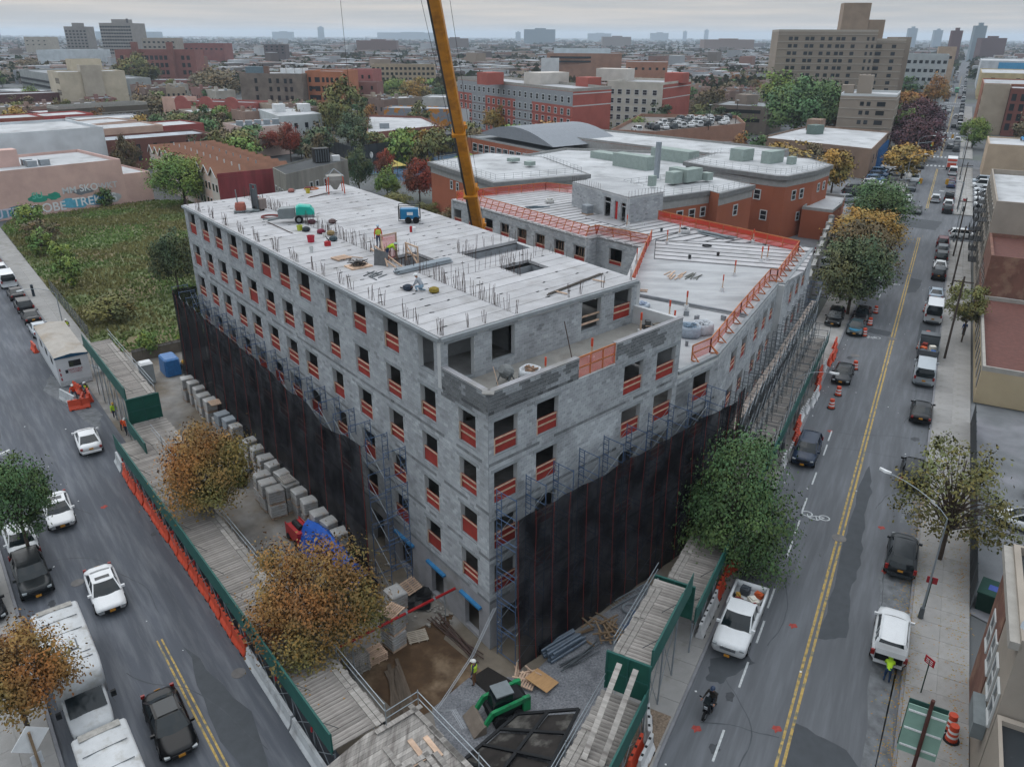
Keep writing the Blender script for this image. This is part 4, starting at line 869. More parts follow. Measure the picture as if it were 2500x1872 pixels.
def carparts(k):
    if k in _kc: return _kc[k]
    q=KINDS_[k]; d={}
    def ring(x,w,zb,zt): return [(x,-w*.86,zb),(x,-w,zb+.16),(x,-w,zt-.2),(x,-w*.93,zt-.06),(x,-w*.55,zt+.02),(x,w*.55,zt+.02),(x,w*.93,zt-.06),(x,w,zt-.2),(x,w,zb+.16),(x,w*.86,zb)][::-1]
    hl=q['L']/2; ring0=ring
    def ring(x,w,zb,zt):
        b_=max(0,(abs(x)-hl*.55)/(hl*.45)); return [(p[0]-math.copysign(.2*b_*(abs(p[1])/max(w,.01))**2.2,x),p[1],p[2]) for p in ring0(x,w,zb,zt)]
    sc_=list(q['sec']); dn=[]
    for u,v_ in zip(sc_,sc_[1:]):
        dn.append(u)
        if abs(u[0]-v_[0])>.5: dn+=[tuple(u[i]*(1-t)+v_[i]*t for i in range(4)) for t in (.33,.67)]
    dn.append(sc_[-1])
    mb=MB(); mb.loft([ring(*s) for s in dn[::-1]]); 
    if k=='pickup':
        mb.box(-3.1,-.62,-1.0,1.0,.45,.78)
        for y in (-.98,.98): mb.box(-3.1,-.62,y-.06,y+.06,.5,1.28)
        mb.box(-3.15,-3.05,-1.0,1.0,.5,1.26)
    for wx in q['wx']:
        for y in (-1,1):   # wheel arch flares
            pts=[(wx+(q['r']+.1)*math.cos(a),y*(q['W']+.004),q['r']+(q['r']+.09)*math.sin(a)) for a in [i*PI/8 for i in range(9)]]
            mb.add(pts+[(p[0],y*(q['W']-.15),p[2]) for p in pts],[(i,i+1,i+10,i+9) for i in range(8)],1)
    d['body']=mb
    xf,xft,xrt,xr,zb,zr,wb,wt=q['gh']; h=zr
    # roof with pillars
    rf=MB(); v=[];nx,ny=8,6
    for i in range(nx+1):
        t=i/nx; x=xft+(xrt-xft)*t
        for j in range(ny+1):
            u=j/ny*2-1; v.append((x+(.1*(1-u*u))*(1-2*t),u*(wt+.02),zr+.05*(1-u*u)*(1-(2*t-1)**4)-.03*(2*t-1)**4))
    rf.add(v,[(i*(ny+1)+j,(i+1)*(ny+1)+j,(i+1)*(ny+1)+j+1,i*(ny+1)+j+1)[::-1] for i in range(nx) for j in range(ny)])
    for y in (-1,1):
        rf.bar((xf,y*wb,zb),(xft,y*wt,zr-.02),.07,.06); rf.bar((xr,y*wb,zb),(xrt,y*wt,zr-.02),.16 if k!='sedan' else .12,.07)
        xm=(xft+xrt)/2; rf.bar((xm,y*(wb+.0),zb),(xm,y*wt,zr-.02),.08,.05); rf.bar((xft,y*wt,zr-.015),(xrt,y*wt,zr-.015),.07,.06)
        if k in('van','hivan'):
            m=.55; y0=wb; rf.add([(xm+.3,y*wb*1.004,zb),(xr,y*wb*1.004,zb),(xrt,y*wt*1.004,zr),(xm+.3,y*wt*1.004,zr)],[(0,1,2,3)])
        if k in ('suv','wagon'): xq=xrt*.62; rf.bar((xq-.1,y*wb,zb),(xq,y*wt,zr-.02),.08,.05)
        if k in ('suv',): rf.bar((xft-.1,y*(wt-.04),zr+.06),(xrt+.1,y*(wt-.04),zr+.06),.04,.03)
    d['roof']=rf
    def screen(x0,x1,sg):
        v=[]; 
        for t in (0,.5,1):
            for j in range(7): u=j/3-1; v.append((x0+(x1-x0)*t+sg*(.17-.06*t)*(1-u*u)+sg*.05*math.sin(PI*t),u*(wb+(wt-wb)*t)*1.0,zb-.02+(zr+.0-zb)*t+(.02*(1-u*u) if t==1 else 0)))
        f=[(i*7+j,i*7+j+1,(i+1)*7+j+1,(i+1)*7+j) for i in range(2) for j in range(6)]; return MB().add(v,f if sg>0 else [q_[::-1] for q_ in f])
    d['windshield']=screen(xf,xft,1); d['rear_window']=screen(xr,xrt,-1)
    for y,n_ in ((-1,'side_window'),(1,'side_window2')):
        d[n_]=MB().add([(xf,y*wb,zb),(xr,y*wb,zb),(xrt,y*wt,zr-.02),(xft,y*wt,zr-.02)],[(0,1,2,3) if y>0 else (3,2,1,0)])
    r=q['r']; d['wheel']=MB().tube((0,-.12,0),(0,.12,0),r,16); d['rim']=MB().tube((0,-.126,0),(0,.126,0),r*.62,10)
    s0,s1=q['sec'][0],q['sec'][-1] if k!='pickup' else (-3.15,1.0,.5,1.26); fx=q['sec'][1][0]; zt=q['sec'][1][3]
    d['headlight']=MB().cbox((-.04,0,0),(.2,.26,.1)); d['taillight']=MB().cbox((0,0,0),(.12,.2,.2 if k=='sedan' else .34)); d['mirror']=MB().cbox((0,0,0),(.12,.22,.15)); d['grille']=MB().cbox((0,0,0),(.06,.9,.2)); d['plate']=MB().cbox((0,0,0),(.02,.32,.16)); d['bumper']=MB().cbox((0,0,0),(.14,1.5,.16))
    d['hl']=(fx-.02,q['sec'][1][1]-.18,zt-.13); d['tl']=(s1[0]+.06,(s1[1]-.02) if k=='sedan' else .86,(.82 if k=='sedan' else zb-.12)); d['mr']=(xf-.12,wb+.16,zb+.1); d['gr']=(q['sec'][0][0]-.04,0,zt-.2); d['pf']=(q['sec'][0][0]+.01,0,.5); d['pr']=(s1[0]-.012,0,.78 if k=='sedan' else .85); d['bm']=(s1[0]-.02,0,.5)
    if k=='pickup': d['tl']=(-3.14,.9,1.0); d['pr']=(-3.17,0,.7); d['bm']=(-3.2,0,.55)
    _kc[k]=d; return d
_mc={}
def cm(k,part,mats,smooth=False):
    key=(k,part,tuple(m.name for m in (mats if isinstance(mats,list) else [mats])))
    if key not in _mc: _mc[key]=carparts(k)[part].mesh(part,mats,smooth)
    return _mc[key]
NAMES_={'sedan':'car','suv':'sport_utility_car','wagon':'estate_car','van':'van','hivan':'passenger_van','pickup':'pickup_truck'}
def car(k,h,pos,ang,label,group=None,lod=0,glass=None,plate=True,roofm=None):
    cat={'sedan':'car','suv':'car','wagon':'car','van':'van','hivan':'van','pickup':'pickup truck'}[k]
    if lod==2:
        key=('far',k,h); d=carparts(k); q=KINDS_[k]
        if key not in _mc:
            mb=MB()
            for n_,mi in (('body',0),('roof',0),('windshield',1),('rear_window',1),('side_window',1),('side_window2',1)): mb.add(d[n_].v,d[n_].f,mi)
            for wx in q['wx']:
                for y in (-1,1): mb.tube((wx,y*q['W']-.1,q['r']),(wx,y*q['W']+.01,q['r']),q['r'],8,2)
            _mc[key]=mb.mesh('far_car',[paint(h),CARGLASS,TYRE])
        return tag(ob(NAMES_[k],_mc[key],loc=pos,rz=ang),label,cat,group)
    r=empty(NAMES_[k],pos,ang,label,cat,group); d=carparts(k); p=paint(h); g=glass or CARGLASS; q=KINDS_[k]
    ob('body',cm(k,'body',[p,BLK],True if lod==0 else False),r); ob('roof',cm(k,'roof',roofm or p),r); ob('windshield',cm(k,'windshield',g),r); ob('rear_window',cm(k,'rear_window',g),r)
    for n_ in ('side_window','side_window2'): ob('side_window',cm(k,n_,g),r)
    wmsh,rm=cm(k,'wheel',TYRE),cm(k,'rim',RIM)
    for wx in q['wx']:
        for y in (-1,1):
            if lod>1 and y*1>0 and False: continue
            w=ob('wheel',wmsh,r,(wx,y*(q['W']-.1),q['r']))
            if lod==0: ob('rim',rm,w)
    if lod<=1:
        for y in (-1,1):
            ob('headlight',cm(k,'headlight',LAMP),r,(d['hl'][0],y*d['hl'][1],d['hl'][2])); ob('taillight',cm(k,'taillight',TAIL),r,(d['tl'][0],y*d['tl'][1],d['tl'][2]))
    if lod==0:
        for y in (-1,1): ob('mirror',cm(k,'mirror',p if h not in('d0d2d3',) else BLK),r,(d['mr'][0],y*d['mr'][1],d['mr'][2]))
        ob('grille',cm(k,'grille',BLK if k!='pickup' else CHR),r,d['gr']); ob('bumper',cm(k,'bumper',p if k not in('pickup','van','hivan') else STEEL),r,d['bm'])
        ob('number_plate',cm(k,'plate',PLATE),r,d['pf']); ob('number_plate',cm(k,'plate',PLATE),r,d['pr'])
    return r
SUNR=mat('sunroof_glass','#22282b',rough=.1,var=0,spec=.4)
def sunroof(r,k='sedan',x0=-.05,x1=-.5,w=.42):
    zr=KINDS_[k]['gh'][5]; ob('sunroof',MB().add([(x0,-w,zr+.052),(x0,w,zr+.052),(x1,w,zr+.058),(x1,-w,zr+.058)],[(0,1,2,3)]).mesh('sunroof',SUNR),r)
def rc(k,h,s,o,label,back=False,lod=0,turn=0,z=0,group=None): return car(k,h,RP(s,o,z),RA+(PI if back else 0)+turn,label,group,lod)
def lc(k,h,s,o,label,back=False,lod=0,turn=0,group=None): return car(k,h,LP(s,o),LA+(PI if back else 0)+turn,label,group,lod)
W_='c3c6c8'; B_='16181b'; G_='3b3f43'; SV='8f959a'; NB='1d2a3d'; RD='5b1a1f'; DG='25282b'
# avenue, kerb on the right
GR='cars parked along the right kerb of the avenue'
mur=rc('suv',W_,42.6,2.75,'white crossover with its tailgate open and a worker reaching in')
rc('suv','2c3033',51.6,2.75,'dark grey boxy SUV parked under the bare yellow tree'); rc('wagon',B_,64.4,2.75,'black crossover half hidden by thin yellow branches'); rc('sedan',B_,77.4,2.75,'black saloon with red tail lamps parked right of the yellow lines')
rc('van','9aa1a6',87.4,2.55,'silver ladder-rack cargo van beside the traffic drums'); 
rc('hivan',W_,109.5,2.6,'white passenger van beside traffic drums'); rc('sedan','8d9aa6',119.6,2.6,'silver blue saloon in front of the white passenger van'); rc('suv',DG,131,2.6,'dark grey SUV behind the white saloon'); rc('sedan',W_,136.2,2.6,'white saloon parked between two dark cars'); rc('suv',B_,142,2.6,'black car fourth in the kerb row before the side street',lod=1); rc('wagon','4a5055',147.3,2.6,'dark grey car behind the dark red SUV',lod=1); rc('suv',RD,153.2,2.5,'dark red SUV parked at the side street corner',lod=1)
car('suv','c9cbcc',RP(161.2,5.6),RA-R(82),'white crossover turning out of the side street',lod=1); car('sedan','34507e',RP(166,8.4),RA-R(82),'blue car waiting behind the white crossover in the side street',lod=1)
rc('suv','b4b8bb',197.1,-.1,'silver SUV driving away up the avenue',lod=1); rc('sedan',G_,181.8,-3.0,'dark grey saloon driving down the avenue',back=True,lod=1)
for i,(k,h,s,lab) in enumerate((('suv',B_,185.5,'black SUV parked just past the side street'),('suv',W_,191.5,'white SUV parked just past the side street'),('pickup','2e2420',200,'dark truck parked past the white SUV'),('sedan','22355a',219.5,'dark blue car parked in front of a dark red one'),('sedan',RD,227,'dark red car parked behind the white van'),('van',W_,241,'white van parked behind the garbage truck'),('sedan',RD,247,'dark red car beside the garbage truck'))): rc(k,h,s,2.5,lab,lod=1)
# avenue, kerb on the left, facing the camera
pk=rc('pickup',W_,39.6,-5.45,'white pickup truck with tools in its open bed',back=True)
rc('suv',NB,63.8,-5.5,'dark blue SUV parked beside the orange barriers',back=True); rc('sedan','1d2125',83.5,-5.0,'black saloon parked beside a traffic drum',back=True); wreck=rc('sedan','37454a',99.6,-5.5,'wrecked grey saloon with its torn blue bonnet cover',back=True); rc('sedan',B_,105.4,-5.4,'black saloon behind the wrecked car',back=True); rc('wagon','121416',101.6,-8.3,'black minivan parked on the pavement',back=True,z=.13); rc('pickup',W_,125,-5.5,'white pickup parked under the green brown tree',back=True,lod=1)
for k,h,s,lab in (('sedan',W_,194,'white car at the left kerb by the yellow signal'),('suv','3f464b',209.6,'dark grey SUV at the left kerb by the parking lot'),('pickup',W_,223.6,'white truck at the left kerb under the yellow tree'),('suv',B_,249,'black car at the left stop line')): rc(k,h,s,-5.6,lab,back=True,lod=1)
# police lot row
for i,(h,k) in enumerate((('4a5257','sedan'),(SV,'wagon'),(W_,'suv'),('4b1520','wagon'),(B_,'suv'),('2c3a52','sedan'),('1d2023','suv'))):
    car(k,h,RP(124+i*4.2,-13.6),RA-R(72),('grey','silver','white','maroon','black','navy','dark')[i]+' car in the lot row behind the street trees','cars in the police lot',lod=1)
car('suv','24282b',RP(150,-14.4),RA-R(70),'black off-road car at the head of the lot row',lod=1)
for i,(h,k,lab) in enumerate((('4d5357','suv','grey SUV parked furthest left in the police lot'),('22262a','suv','black SUV parked in the police lot by the brick annex'),('8c9298','suv','silver SUV parked in the police lot by the brick annex'))): car(k,h,RP((202,195.5,187)[i],-17.0),RA-R(60),lab,lod=1)
for i in range(7): car('sedan' if i%2 else 'suv',(W_,'b9c4cc','54718f','7389a0','3f5f86','4f6d90','6d8fb0')[i],RP(211+i*3.6,-14.4),RA-R(78),ORD[i]+' car in the angled row beside the brown precinct building','cars by the brown precinct building',lod=1)
car('suv',W_,RP(231.5,-10.4),RA-R(75),'white police SUV parked under the yellow tree',lod=1)
for i in range(5): car('suv' if i%2 else 'sedan',(W_,SV,W_,B_,W_)[i],RP(243+i*3.2,-13),RA-R(80),ORD[i]+' car in the far corner of the police lot','cars in the far corner of the police lot',lod=2)
# yard by the tan wall
for i in range(6): car('van' if i in(4,5) else 'suv',(W_,W_,'c9cdd0','c3c8cc',W_,'9aa4ac')[i],RP(196+i*6.4-(.6 if i==0 else 0),9.6),RA+PI/2,('white van nearest in the yard beside the fire escapes','white car second in the yard beside the fire escapes','white car third in the yard beside the fire escapes','white car fourth in the yard beside the fire escapes','white van fifth in the yard beside the fire escapes','white van farthest in the yard beside the fire escapes')[i],lod=1)
# right hand yard
car('van',W_,RP(69.5,14.2),RA+R(75),'white box van in the yard behind the fence',lod=1); car('suv','b4c0c8',RP(65.5,12.9),RA+R(80),'blue and white car beside the box van in the yard',lod=1); car('sedan',W_,RP(60.5,10.6),RA+R(80),'white car under the bare yellow tree in the yard',lod=1); car('suv',W_,RP(60.0,14.4),RA+R(80),'second white car in the yard behind the bare tree',lod=1); car('sedan','22262a',RP(57,12.6),RA+R(80),'black car in the yard by the green bin',lod=1)
# distant traffic on the avenue
i=0
for s in range(282,1000,1):
    if s%14==0 and not(330<s<352 or 494<s<522):
        for o,b in ((2.5,False),(-5.6,True)):
            if rnd.random()<.8: rc(rnd.choice(('sedan','suv','suv','van')),rnd.choice((W_,B_,SV,G_,RD,NB,W_,G_)),s+rnd.uniform(-2,2),o,'distant car parked along the avenue',back=b,lod=2,group='distant cars parked along the avenue')
for s,o,b,h in ((300,.6,False,G_),(322,-3.4,True,SV),(372,.4,False,B_),(420,.5,False,W_),(455,-3.2,True,W_),(560,.6,False,RD),(590,-3.2,True,B_),(680,.5,False,W_),(760,-3.3,True,G_)): rc('suv',h,s,o,'distant car driving on the avenue',back=b,lod=2,group='distant cars driving on the avenue')
# left street
lc('sedan','c9cbcc',70.3,7.9,'white saloon seen from behind, turning past the site gate',turn=R(-4)); sunroof(lc('sedan','cccecf',59.6,3.7,'white saloon with sunroof driving toward the camera',back=True,turn=R(-3))); sunroof(lc('sedan','cdcfd0',47.7,4.3,'white older saloon with roof deflector driving toward the camera',back=True,turn=R(-2)),x0=.1,x1=-.2); sunroof(lc('sedan','08090b',34.2,4.4,'black saloon with panoramic roof beside the yellow lines',back=True,turn=R(-2)),x0=.28,x1=-.8,w=.5)
lc('suv','1b1f21',52.0,.85,'black SUV with green vest on its dashboard at the left kerb',back=True); lc('sedan','b9bdbf',56.9,.9,'white car under the left edge tree',back=True); lc('sedan','191b1e',51.0,-2.0,'dark car on the pavement at the left edge',back=True,turn=R(4))
lc('sedan','a2a9ae',104.5,9.5,'silver saloon parked behind the site office'); lc('sedan','17191c',110.3,9.5,'black saloon parked second behind the site office'); lc('wagon','1a1c1f',115.8,9.5,'black estate car parked third behind the site office',lod=1); lc('sedan','1d1a1c',122.2,9.5,'black saloon in front of the white van',lod=1); lc('van',W_,129.6,9.4,'white panel van parked by the vacant lot',lod=1); lc('suv',W_,136.6,9.4,'white SUV parked ahead of the panel van',lod=1)
lc('sedan','50181b',143,9.4,'dark red car at the left frame edge',lod=1)
# cut-away buses
STONEW=mat('bus_cap','#8f8d88',var=.25,scale=4)
WBODY=mat('bus_white_grp','#b3b6b8',rough=.5,var=.1,scale=1.2,col2='#96948f',c2scale=1.5,c2lo=.52,c2hi=.75)
def bus(pos,ang,label):
    r=empty('shuttle_bus',pos,ang,label,'bus','white shuttle buses parked on the left street')
    def ring(x,w,zb,zt,k=.16): return [(x,-w,zb),(x,-w,zt-k),(x,-w+k*.6,zt-.04),(x,-w*.3,zt+.03),(x,w*.3,zt+.03),(x,w-k*.6,zt-.04),(x,w,zt-k),(x,w,zb)][::-1]
    ob('body',MB().loft([ring(-4.4,1.1,.5,2.9),(ring(-4.3,1.2,.45,3.0)),ring(1.2,1.2,.45,3.02),ring(1.9,1.16,1.75,2.98),ring(2.35,.98,1.95,2.75)]).mesh('body',WBODY,True),r)
    ob('cab',MB().loft([ring(1.0,1.02,.4,1.75),ring(2.6,1.02,.4,1.62),ring(3.3,1.0,.4,1.25),ring(4.0,.92,.45,1.12),ring(4.15,.8,.5,.95)]).mesh('cab',WBODY,True),r)
    ob('windshield',MB().add([(3.22,-.88,1.32),(3.22,.88,1.32),(2.32,.86,1.98),(2.32,-.86,1.98)],[(0,1,2,3)]).mesh('windshield',CARGLASS),r); ob('upper_window',MB().add([(2.34,-.8,2.1),(2.34,.8,2.1),(2.2,.76,2.3),(2.2,-.76,2.3)],[(0,1,2,3)]).mesh('upper_window',CARGLASS),r)
    for x in (-2.9,-1.6,.55,1.05): ob('roof_seam',MB().box(x,x+.03,-.95,.95,3.02,3.056).mesh('roof_seam',STEEL),r)
    ob('rear_cap',MB().box(-4.3,-3.9,-.9,.9,3.02,3.07).mesh('rear_cap',STONEW),r)
    ob('roof_hatch',MB().box(-.7,.1,-.4,.4,3.05,3.12).mesh('roof_hatch',WBODY),r); ob('hatch_rim',MB().box(-.78,.18,-.48,.48,3.03,3.07).mesh('hatch_rim',STEEL),r)
    for k in range(4): ob('marker_lamp',MB().box(1.75,1.85,-.35+k*.2,-.25+k*.2,3.0,3.06).mesh('marker_lamp',BLK),r)
    for y in (-1,1):
        ob('side_window',MB().box(-4,.9,y*1.2-.005,y*1.2+.01,1.7,2.4).mesh('side_window',CARGLASS),r); ob('mirror',MB().cbox((2.9,y*1.28,1.6),(.15,.25,.35)).mesh('mirror',BLK),r); ob('headlight',MB().cbox((4.05,y*.7,.85),(.12,.35,.2)).mesh('headlight',LAMP),r)
        for x in (-2.8,2.9): ob('wheel',MB().tube((x,y*.85-.15,.4),(x,y*.85+.15,.4),.4,14).mesh('wheel',TYRE),r)
    ob('grille',MB().cbox((4.12,0,.75),(.08,1.0,.25)).mesh('grille',BLK),r)
    return r
bus(LP(39.8,1.25),LA+PI,'dirty white shuttle bus parked at the left kerb under the rusty tree'); bus(LP(29.0,1.3),LA+PI,'white shuttle bus cut off by the bottom edge of the picture')
# garbage truck and far bus
def boxtruck(pos,ang,label,name,c1,c2,L=8,H=3.2,cat='truck'):
    r=empty(name,pos,ang,label,cat); ob('cargo_box',MB().box(-L/2,L/2-2.2,-1.2,1.2,.8,H).mesh('cargo_box',c1),r); ob('cab',MB().loft([[(x,-1.15,.6),(x,-1.15,z),(x,1.15,z),(x,1.15,.6)][::-1] for x,z in ((L/2-2.1,2.6),(L/2-.6,2.6),(L/2,1.7))]).mesh('cab',c2),r); ob('windshield',MB().add([(L/2-.02,-1,1.75),(L/2-.02,1,1.75),(L/2-.56,1,2.55),(L/2-.56,-1,2.55)],[(0,1,2,3)]).mesh('windshield',CARGLASS),r)
    for x in (-L/2+1.5,L/2-1.2):
        for y in (-1,1): ob('wheel',MB().tube((x,y-.15,.5),(x,y+.15,.5),.5,12).mesh('wheel',TYRE),r)
    return r
g=boxtruck(RP(252.5,1.9),RA,'white and orange garbage truck stopped near the crosswalk','garbage_truck',WHITE,WHITE); ob('tailgate',MB().box(-4.15,-4.02,-1.1,1.1,.9,2.0).mesh('tailgate',ORNG),g); ob('warning_band',MB().box(-4.12,-4.02,-1.15,1.15,2.5,3.0).mesh('warning_band',ORNG),g)
b_=boxtruck(RP(621,-2.0),RA+PI,'green and white city bus far up the avenue','city_bus',mat('bus_green','#5f8f77'),mat('bus_green2','#4f8a70'),L=11,H=3.1,cat='bus')
# open stake truck
r=empty('stake_truck',RP(95.2,2.55),RA,'open grey stake truck loaded with tools beside the drums','truck'); ob('cab',MB().loft([[(x,-1.0,.6),(x,-1.0,z),(x,1.0,z),(x,1.0,.6)][::-1] for x,z in ((.9,2.1),(2.2,2.1),(2.8,1.3),(3.4,1.2))]).mesh('cab',paint('3f4448')),r); ob('bed',MB().box(-3.2,.8,-1.05,1.05,.8,.95).box(-3.2,.8,-1.05,-.97,.95,1.75).box(-3.2,.8,.97,1.05,.95,1.75).box(.7,.8,-1,1,.95,1.9).box(-3.2,-3.1,-1,1,.95,1.6).mesh('bed',STEEL),r); ob('windshield',MB().add([(2.78,-.9,1.35),(2.78,.9,1.35),(2.24,.9,2.05),(2.24,-.9,2.05)],[(0,1,2,3)]).mesh('windshield',CARGLASS),r)
for x in (-2.2,2.3):
    for y in (-.85,.85): ob('wheel',MB().tube((x,y-.14,.42),(x,y+.14,.42),.42,12).mesh('wheel',TYRE),r)
CL=[mat('junk_'+c,'#'+c,var=.1) for c in ('2a4b7a','b0522c','c7c3b8','6b2722','3d4248','9a7b3a')]
for i,(x,y) in enumerate(((-2.4,-.5),(-1.6,.5),(-.8,-.4),(-.2,.4),(-2.5,.5))): q=ob('tool_crate',MB().cbox((0,0,.25),(.6,.5,.5)).mesh('tool_crate',CL[i%6]),loc=RP(95.2+x,2.55-y,.95),rz=RA+i); tag(q,'tool crate loaded on the open stake truck','crate','crates on the stake truck')
# load in the pickup bed
for i,(x,y,sx,sy,sz,c,lab) in enumerate(((-1.3,-.45,.5,.5,.35,3,'dark red toolbox in the white pickup bed'),(-1.9,.35,.7,.5,.25,2,'white sheet of board in the white pickup bed'),(-2.5,-.3,.55,.5,.5,4,'dark bucket in the white pickup bed'),(-1.3,.5,.4,.5,.3,3,'small red case in the white pickup bed'),(-2.6,.55,.35,.5,.3,1,'orange hose bundle in the white pickup bed'),(-2.0,-.6,.5,.25,.2,5,'tan bag in the white pickup bed'))):
    p=RP(39.6-x,-5.45-y*-1,.78); q=ob('load_item',MB().cbox((0,0,sz/2),(sx,sy,sz)).cbox((.05,.03,sz+.04),(sx*.6,sy*.5,.09),.3).mesh('load_item',CL[c]),loc=p,rz=RA+i*.7); tag(q,lab,'tool box')
q=ob('blue_sheet',MB().loft([[(x,y,.82+.12*mn.noise((x*3,y*3,k))) for x,y in ((1.0,-.8),(2.1,-.6),(2.2,.1),(1.7,.7),(1.0,.8))] for k in (1,2)],0,True).mesh('blue_sheet',mat('torn_blue','#2d6a86',var=.3,scale=6)),wreck)
# murano open tailgate
ob('tailgate',MB().loft([[(-2.15,-.8,1.62),(-2.15,.8,1.62)],[(-2.85,-.78,1.75),(-2.85,.78,1.75)],[(-3.05,-.74,1.55),(-3.05,.74,1.55)]],0,False).mesh('tailgate',paint(W_)),mur); ob('boot_opening',MB().box(-2.39,-2.3,-.72,.72,.62,1.5).mesh('boot_opening',BLK),mur)
# site office trailer
t=empty('site_office',LP(85.4,9.9),LA,'long white site office trailer with pale roof parked on the left street','trailer')
TW=mat('trailer_white','#b9bcbf',rough=.6,var=.06); ob('body',MB().box(0,11.8,-1.5,1.5,.55,3.15).mesh('body',TW),t); ob('roof',MB().loft([[(x,-1.55,3.15),(x,-1.55,3.22),(x,0,3.42),(x,1.55,3.22),(x,1.55,3.15)] for x in (-.08,11.88)]).mesh('roof',mat('tan_roof','#98938c',var=.12,scale=.8,col2='#8a8073')),t)
ob('blue_trim',MB().add([(-.09,-1.56,3.05),(-.09,1.56,3.05),(-.09,1.56,3.23),(-.09,0,3.43),(-.09,-1.56,3.23)],[(0,1,2,3,4)[::-1]]).mesh('blue_trim',mat('navy_trim','#1f4660')),t)
w=ob('window',MB().box(-.03,.02,-.75,.35,2.0,2.65).mesh('window',BLK),t); ob('pane',MB().box(-.045,-.03,-.15,.3,2.06,2.6).mesh('pane',GLASS),w)
for x in (2,5,8): w=ob('window',MB().box(x,x+1,1.5,1.53,1.9,2.6).mesh('window',BLK),t)
ob('skirt',MB().box(-.02,11.8,-1.48,1.48,.05,.55).mesh('skirt',mat('skirt_white','#a8abad',var=.2,scale=4)),t)
for x in (3.5,5,8):
    for y in (-1.3,1.3): ob('wheel',MB().tube((x,y-.12,.4),(x,y+.12,.4),.4,10).mesh('wheel',TYRE),t)
for k in range(5): ob('step',MB().box(1.2+.0,2.2,-1.55-.28*(5-k)-.28,-1.55-.28*(5-k),.15+.2*k,.2+.2*k).mesh('step',STEEL),t)
def text(s,parent,loc,rot,size,m,name='lettering',align='CENTER'):
    cu=D.curves.new(name,'FONT'); cu.body=s; cu.size=size; cu.align_x=align; cu.extrude=.004; cu.offset=.03 if name=='graffiti' else 0; o=D.objects.new(name,cu); COL.objects.link(o); o.parent=parent; o.location=loc; o.rotation_euler=rot; cu.materials.append(m)
    bpy.context.view_layer.update(); me=D.meshes.new_from_object(o.evaluated_get(bpy.context.evaluated_depsgraph_get())); nm=ob(name,me,parent,loc); nm.rotation_euler=rot; D.objects.remove(o); return nm
TR_=mat('red_lettering','#8e2f35',var=0); TX=mat('dark_lettering','#2a2f35',var=0)
text('SIDEWALK',t,(-.05,-.15,1.62),(PI/2,0,-PI/2),.28,TR_); text('CLOSED',t,(-.05,-.15,1.36),(PI/2,0,-PI/2),.28,TR_); 
for k in range(3): ob('red_stripe',MB().box(-.03,.0,1.2,1.32,.7+.5*k,1.0+.5*k).mesh('red_stripe',TR_),t)
ob('sign_panel',MB().box(-.03,0,.55,.8,1.4,1.75).mesh('sign_panel',TX),t)
# motor scooter
m_=empty('motor_scooter',RP(32.4,-5.3),RA+PI-R(8),'black motor scooter with rider near the left kerb of the avenue','scooter')
for x in (.65,-.6): w=ob('wheel',MB().tube((x,-.06,.28),(x,.06,.28),.28,14).mesh('wheel',TYRE),m_); ob('rim',MB().tube((x,-.07,.28),(x,.07,.28),.15,8).mesh('rim',RIM),w)
ob('body',MB().loft([[(x,-w,z0),(x,-w,z1),(x,w,z1),(x,w,z0)][::-1] for x,w,z0,z1 in ((-.75,.1,.55,.75),(-.4,.2,.35,.78),(0,.18,.3,.45),(.35,.2,.3,.5),(.5,.2,.35,.95),(.62,.1,.6,1.0))]).mesh('body',paint(B_)),m_); ob('seat',MB().box(-.7,0,-.15,.15,.76,.84).mesh('seat',BLK),m_); ob('handlebar',MB().tube((.45,-.38,1.05),(.45,.38,1.05),.025,6).tube((.62,0,.4),(.42,0,1.05),.04,6).mesh('handlebar',STEEL),m_); ob('windscreen',MB().add([(.58,-.2,1.0),(.58,.2,1.0),(.42,.15,1.4),(.42,-.15,1.4)],[(0,1,2,3)]).mesh('windscreen',CARGLASS),m_); ob('headlight',MB().cbox((.66,0,.85),(.08,.2,.14)).mesh('headlight',LAMP),m_)
for y in (-.42,.42): ob('mirror',MB().cbox((.42,y,1.22),(.03,.12,.08)).mesh('mirror',BLK),m_)
# ---------------------------------------------------------------- people
SKIN=mat('skin','#8a5d48',rough=.6,var=.05); BOOT=mat('boot_leather','#2a2420',var=.1)
def cloth(h): return mat('cloth_'+h,'#'+h,rough=.9,var=.12,scale=6)
HAND=MB(); HAND.cbox((0,0,-.05),(.035,.085,.1))
for k,(y,l) in enumerate(((-.033,.065),(-.011,.078),(.011,.074),(.033,.058))): HAND.tube((0,y,-.095),(.012,y,-.095-l*.55),.0095,5); HAND.tube((.012,y,-.095-l*.55),(.03,y,-.095-l),.0085,5)
HAND.tube((.005,-.042,-.03),(.035,-.07,-.085),.011,5); HAND=HAND.mesh('hand',SKIN)
HELM=MB()
rings=[]
for z,r in ((0,.135),(.02,.13),(.07,.118),(.11,.08),(.13,.01)): rings.append([(r*1.15*math.cos(i*PI/6),r*math.sin(i*PI/6),z) for i in range(12)])
HELM.loft(rings); HELM.cbox((.15,0,.005),(.1,.17,.015))
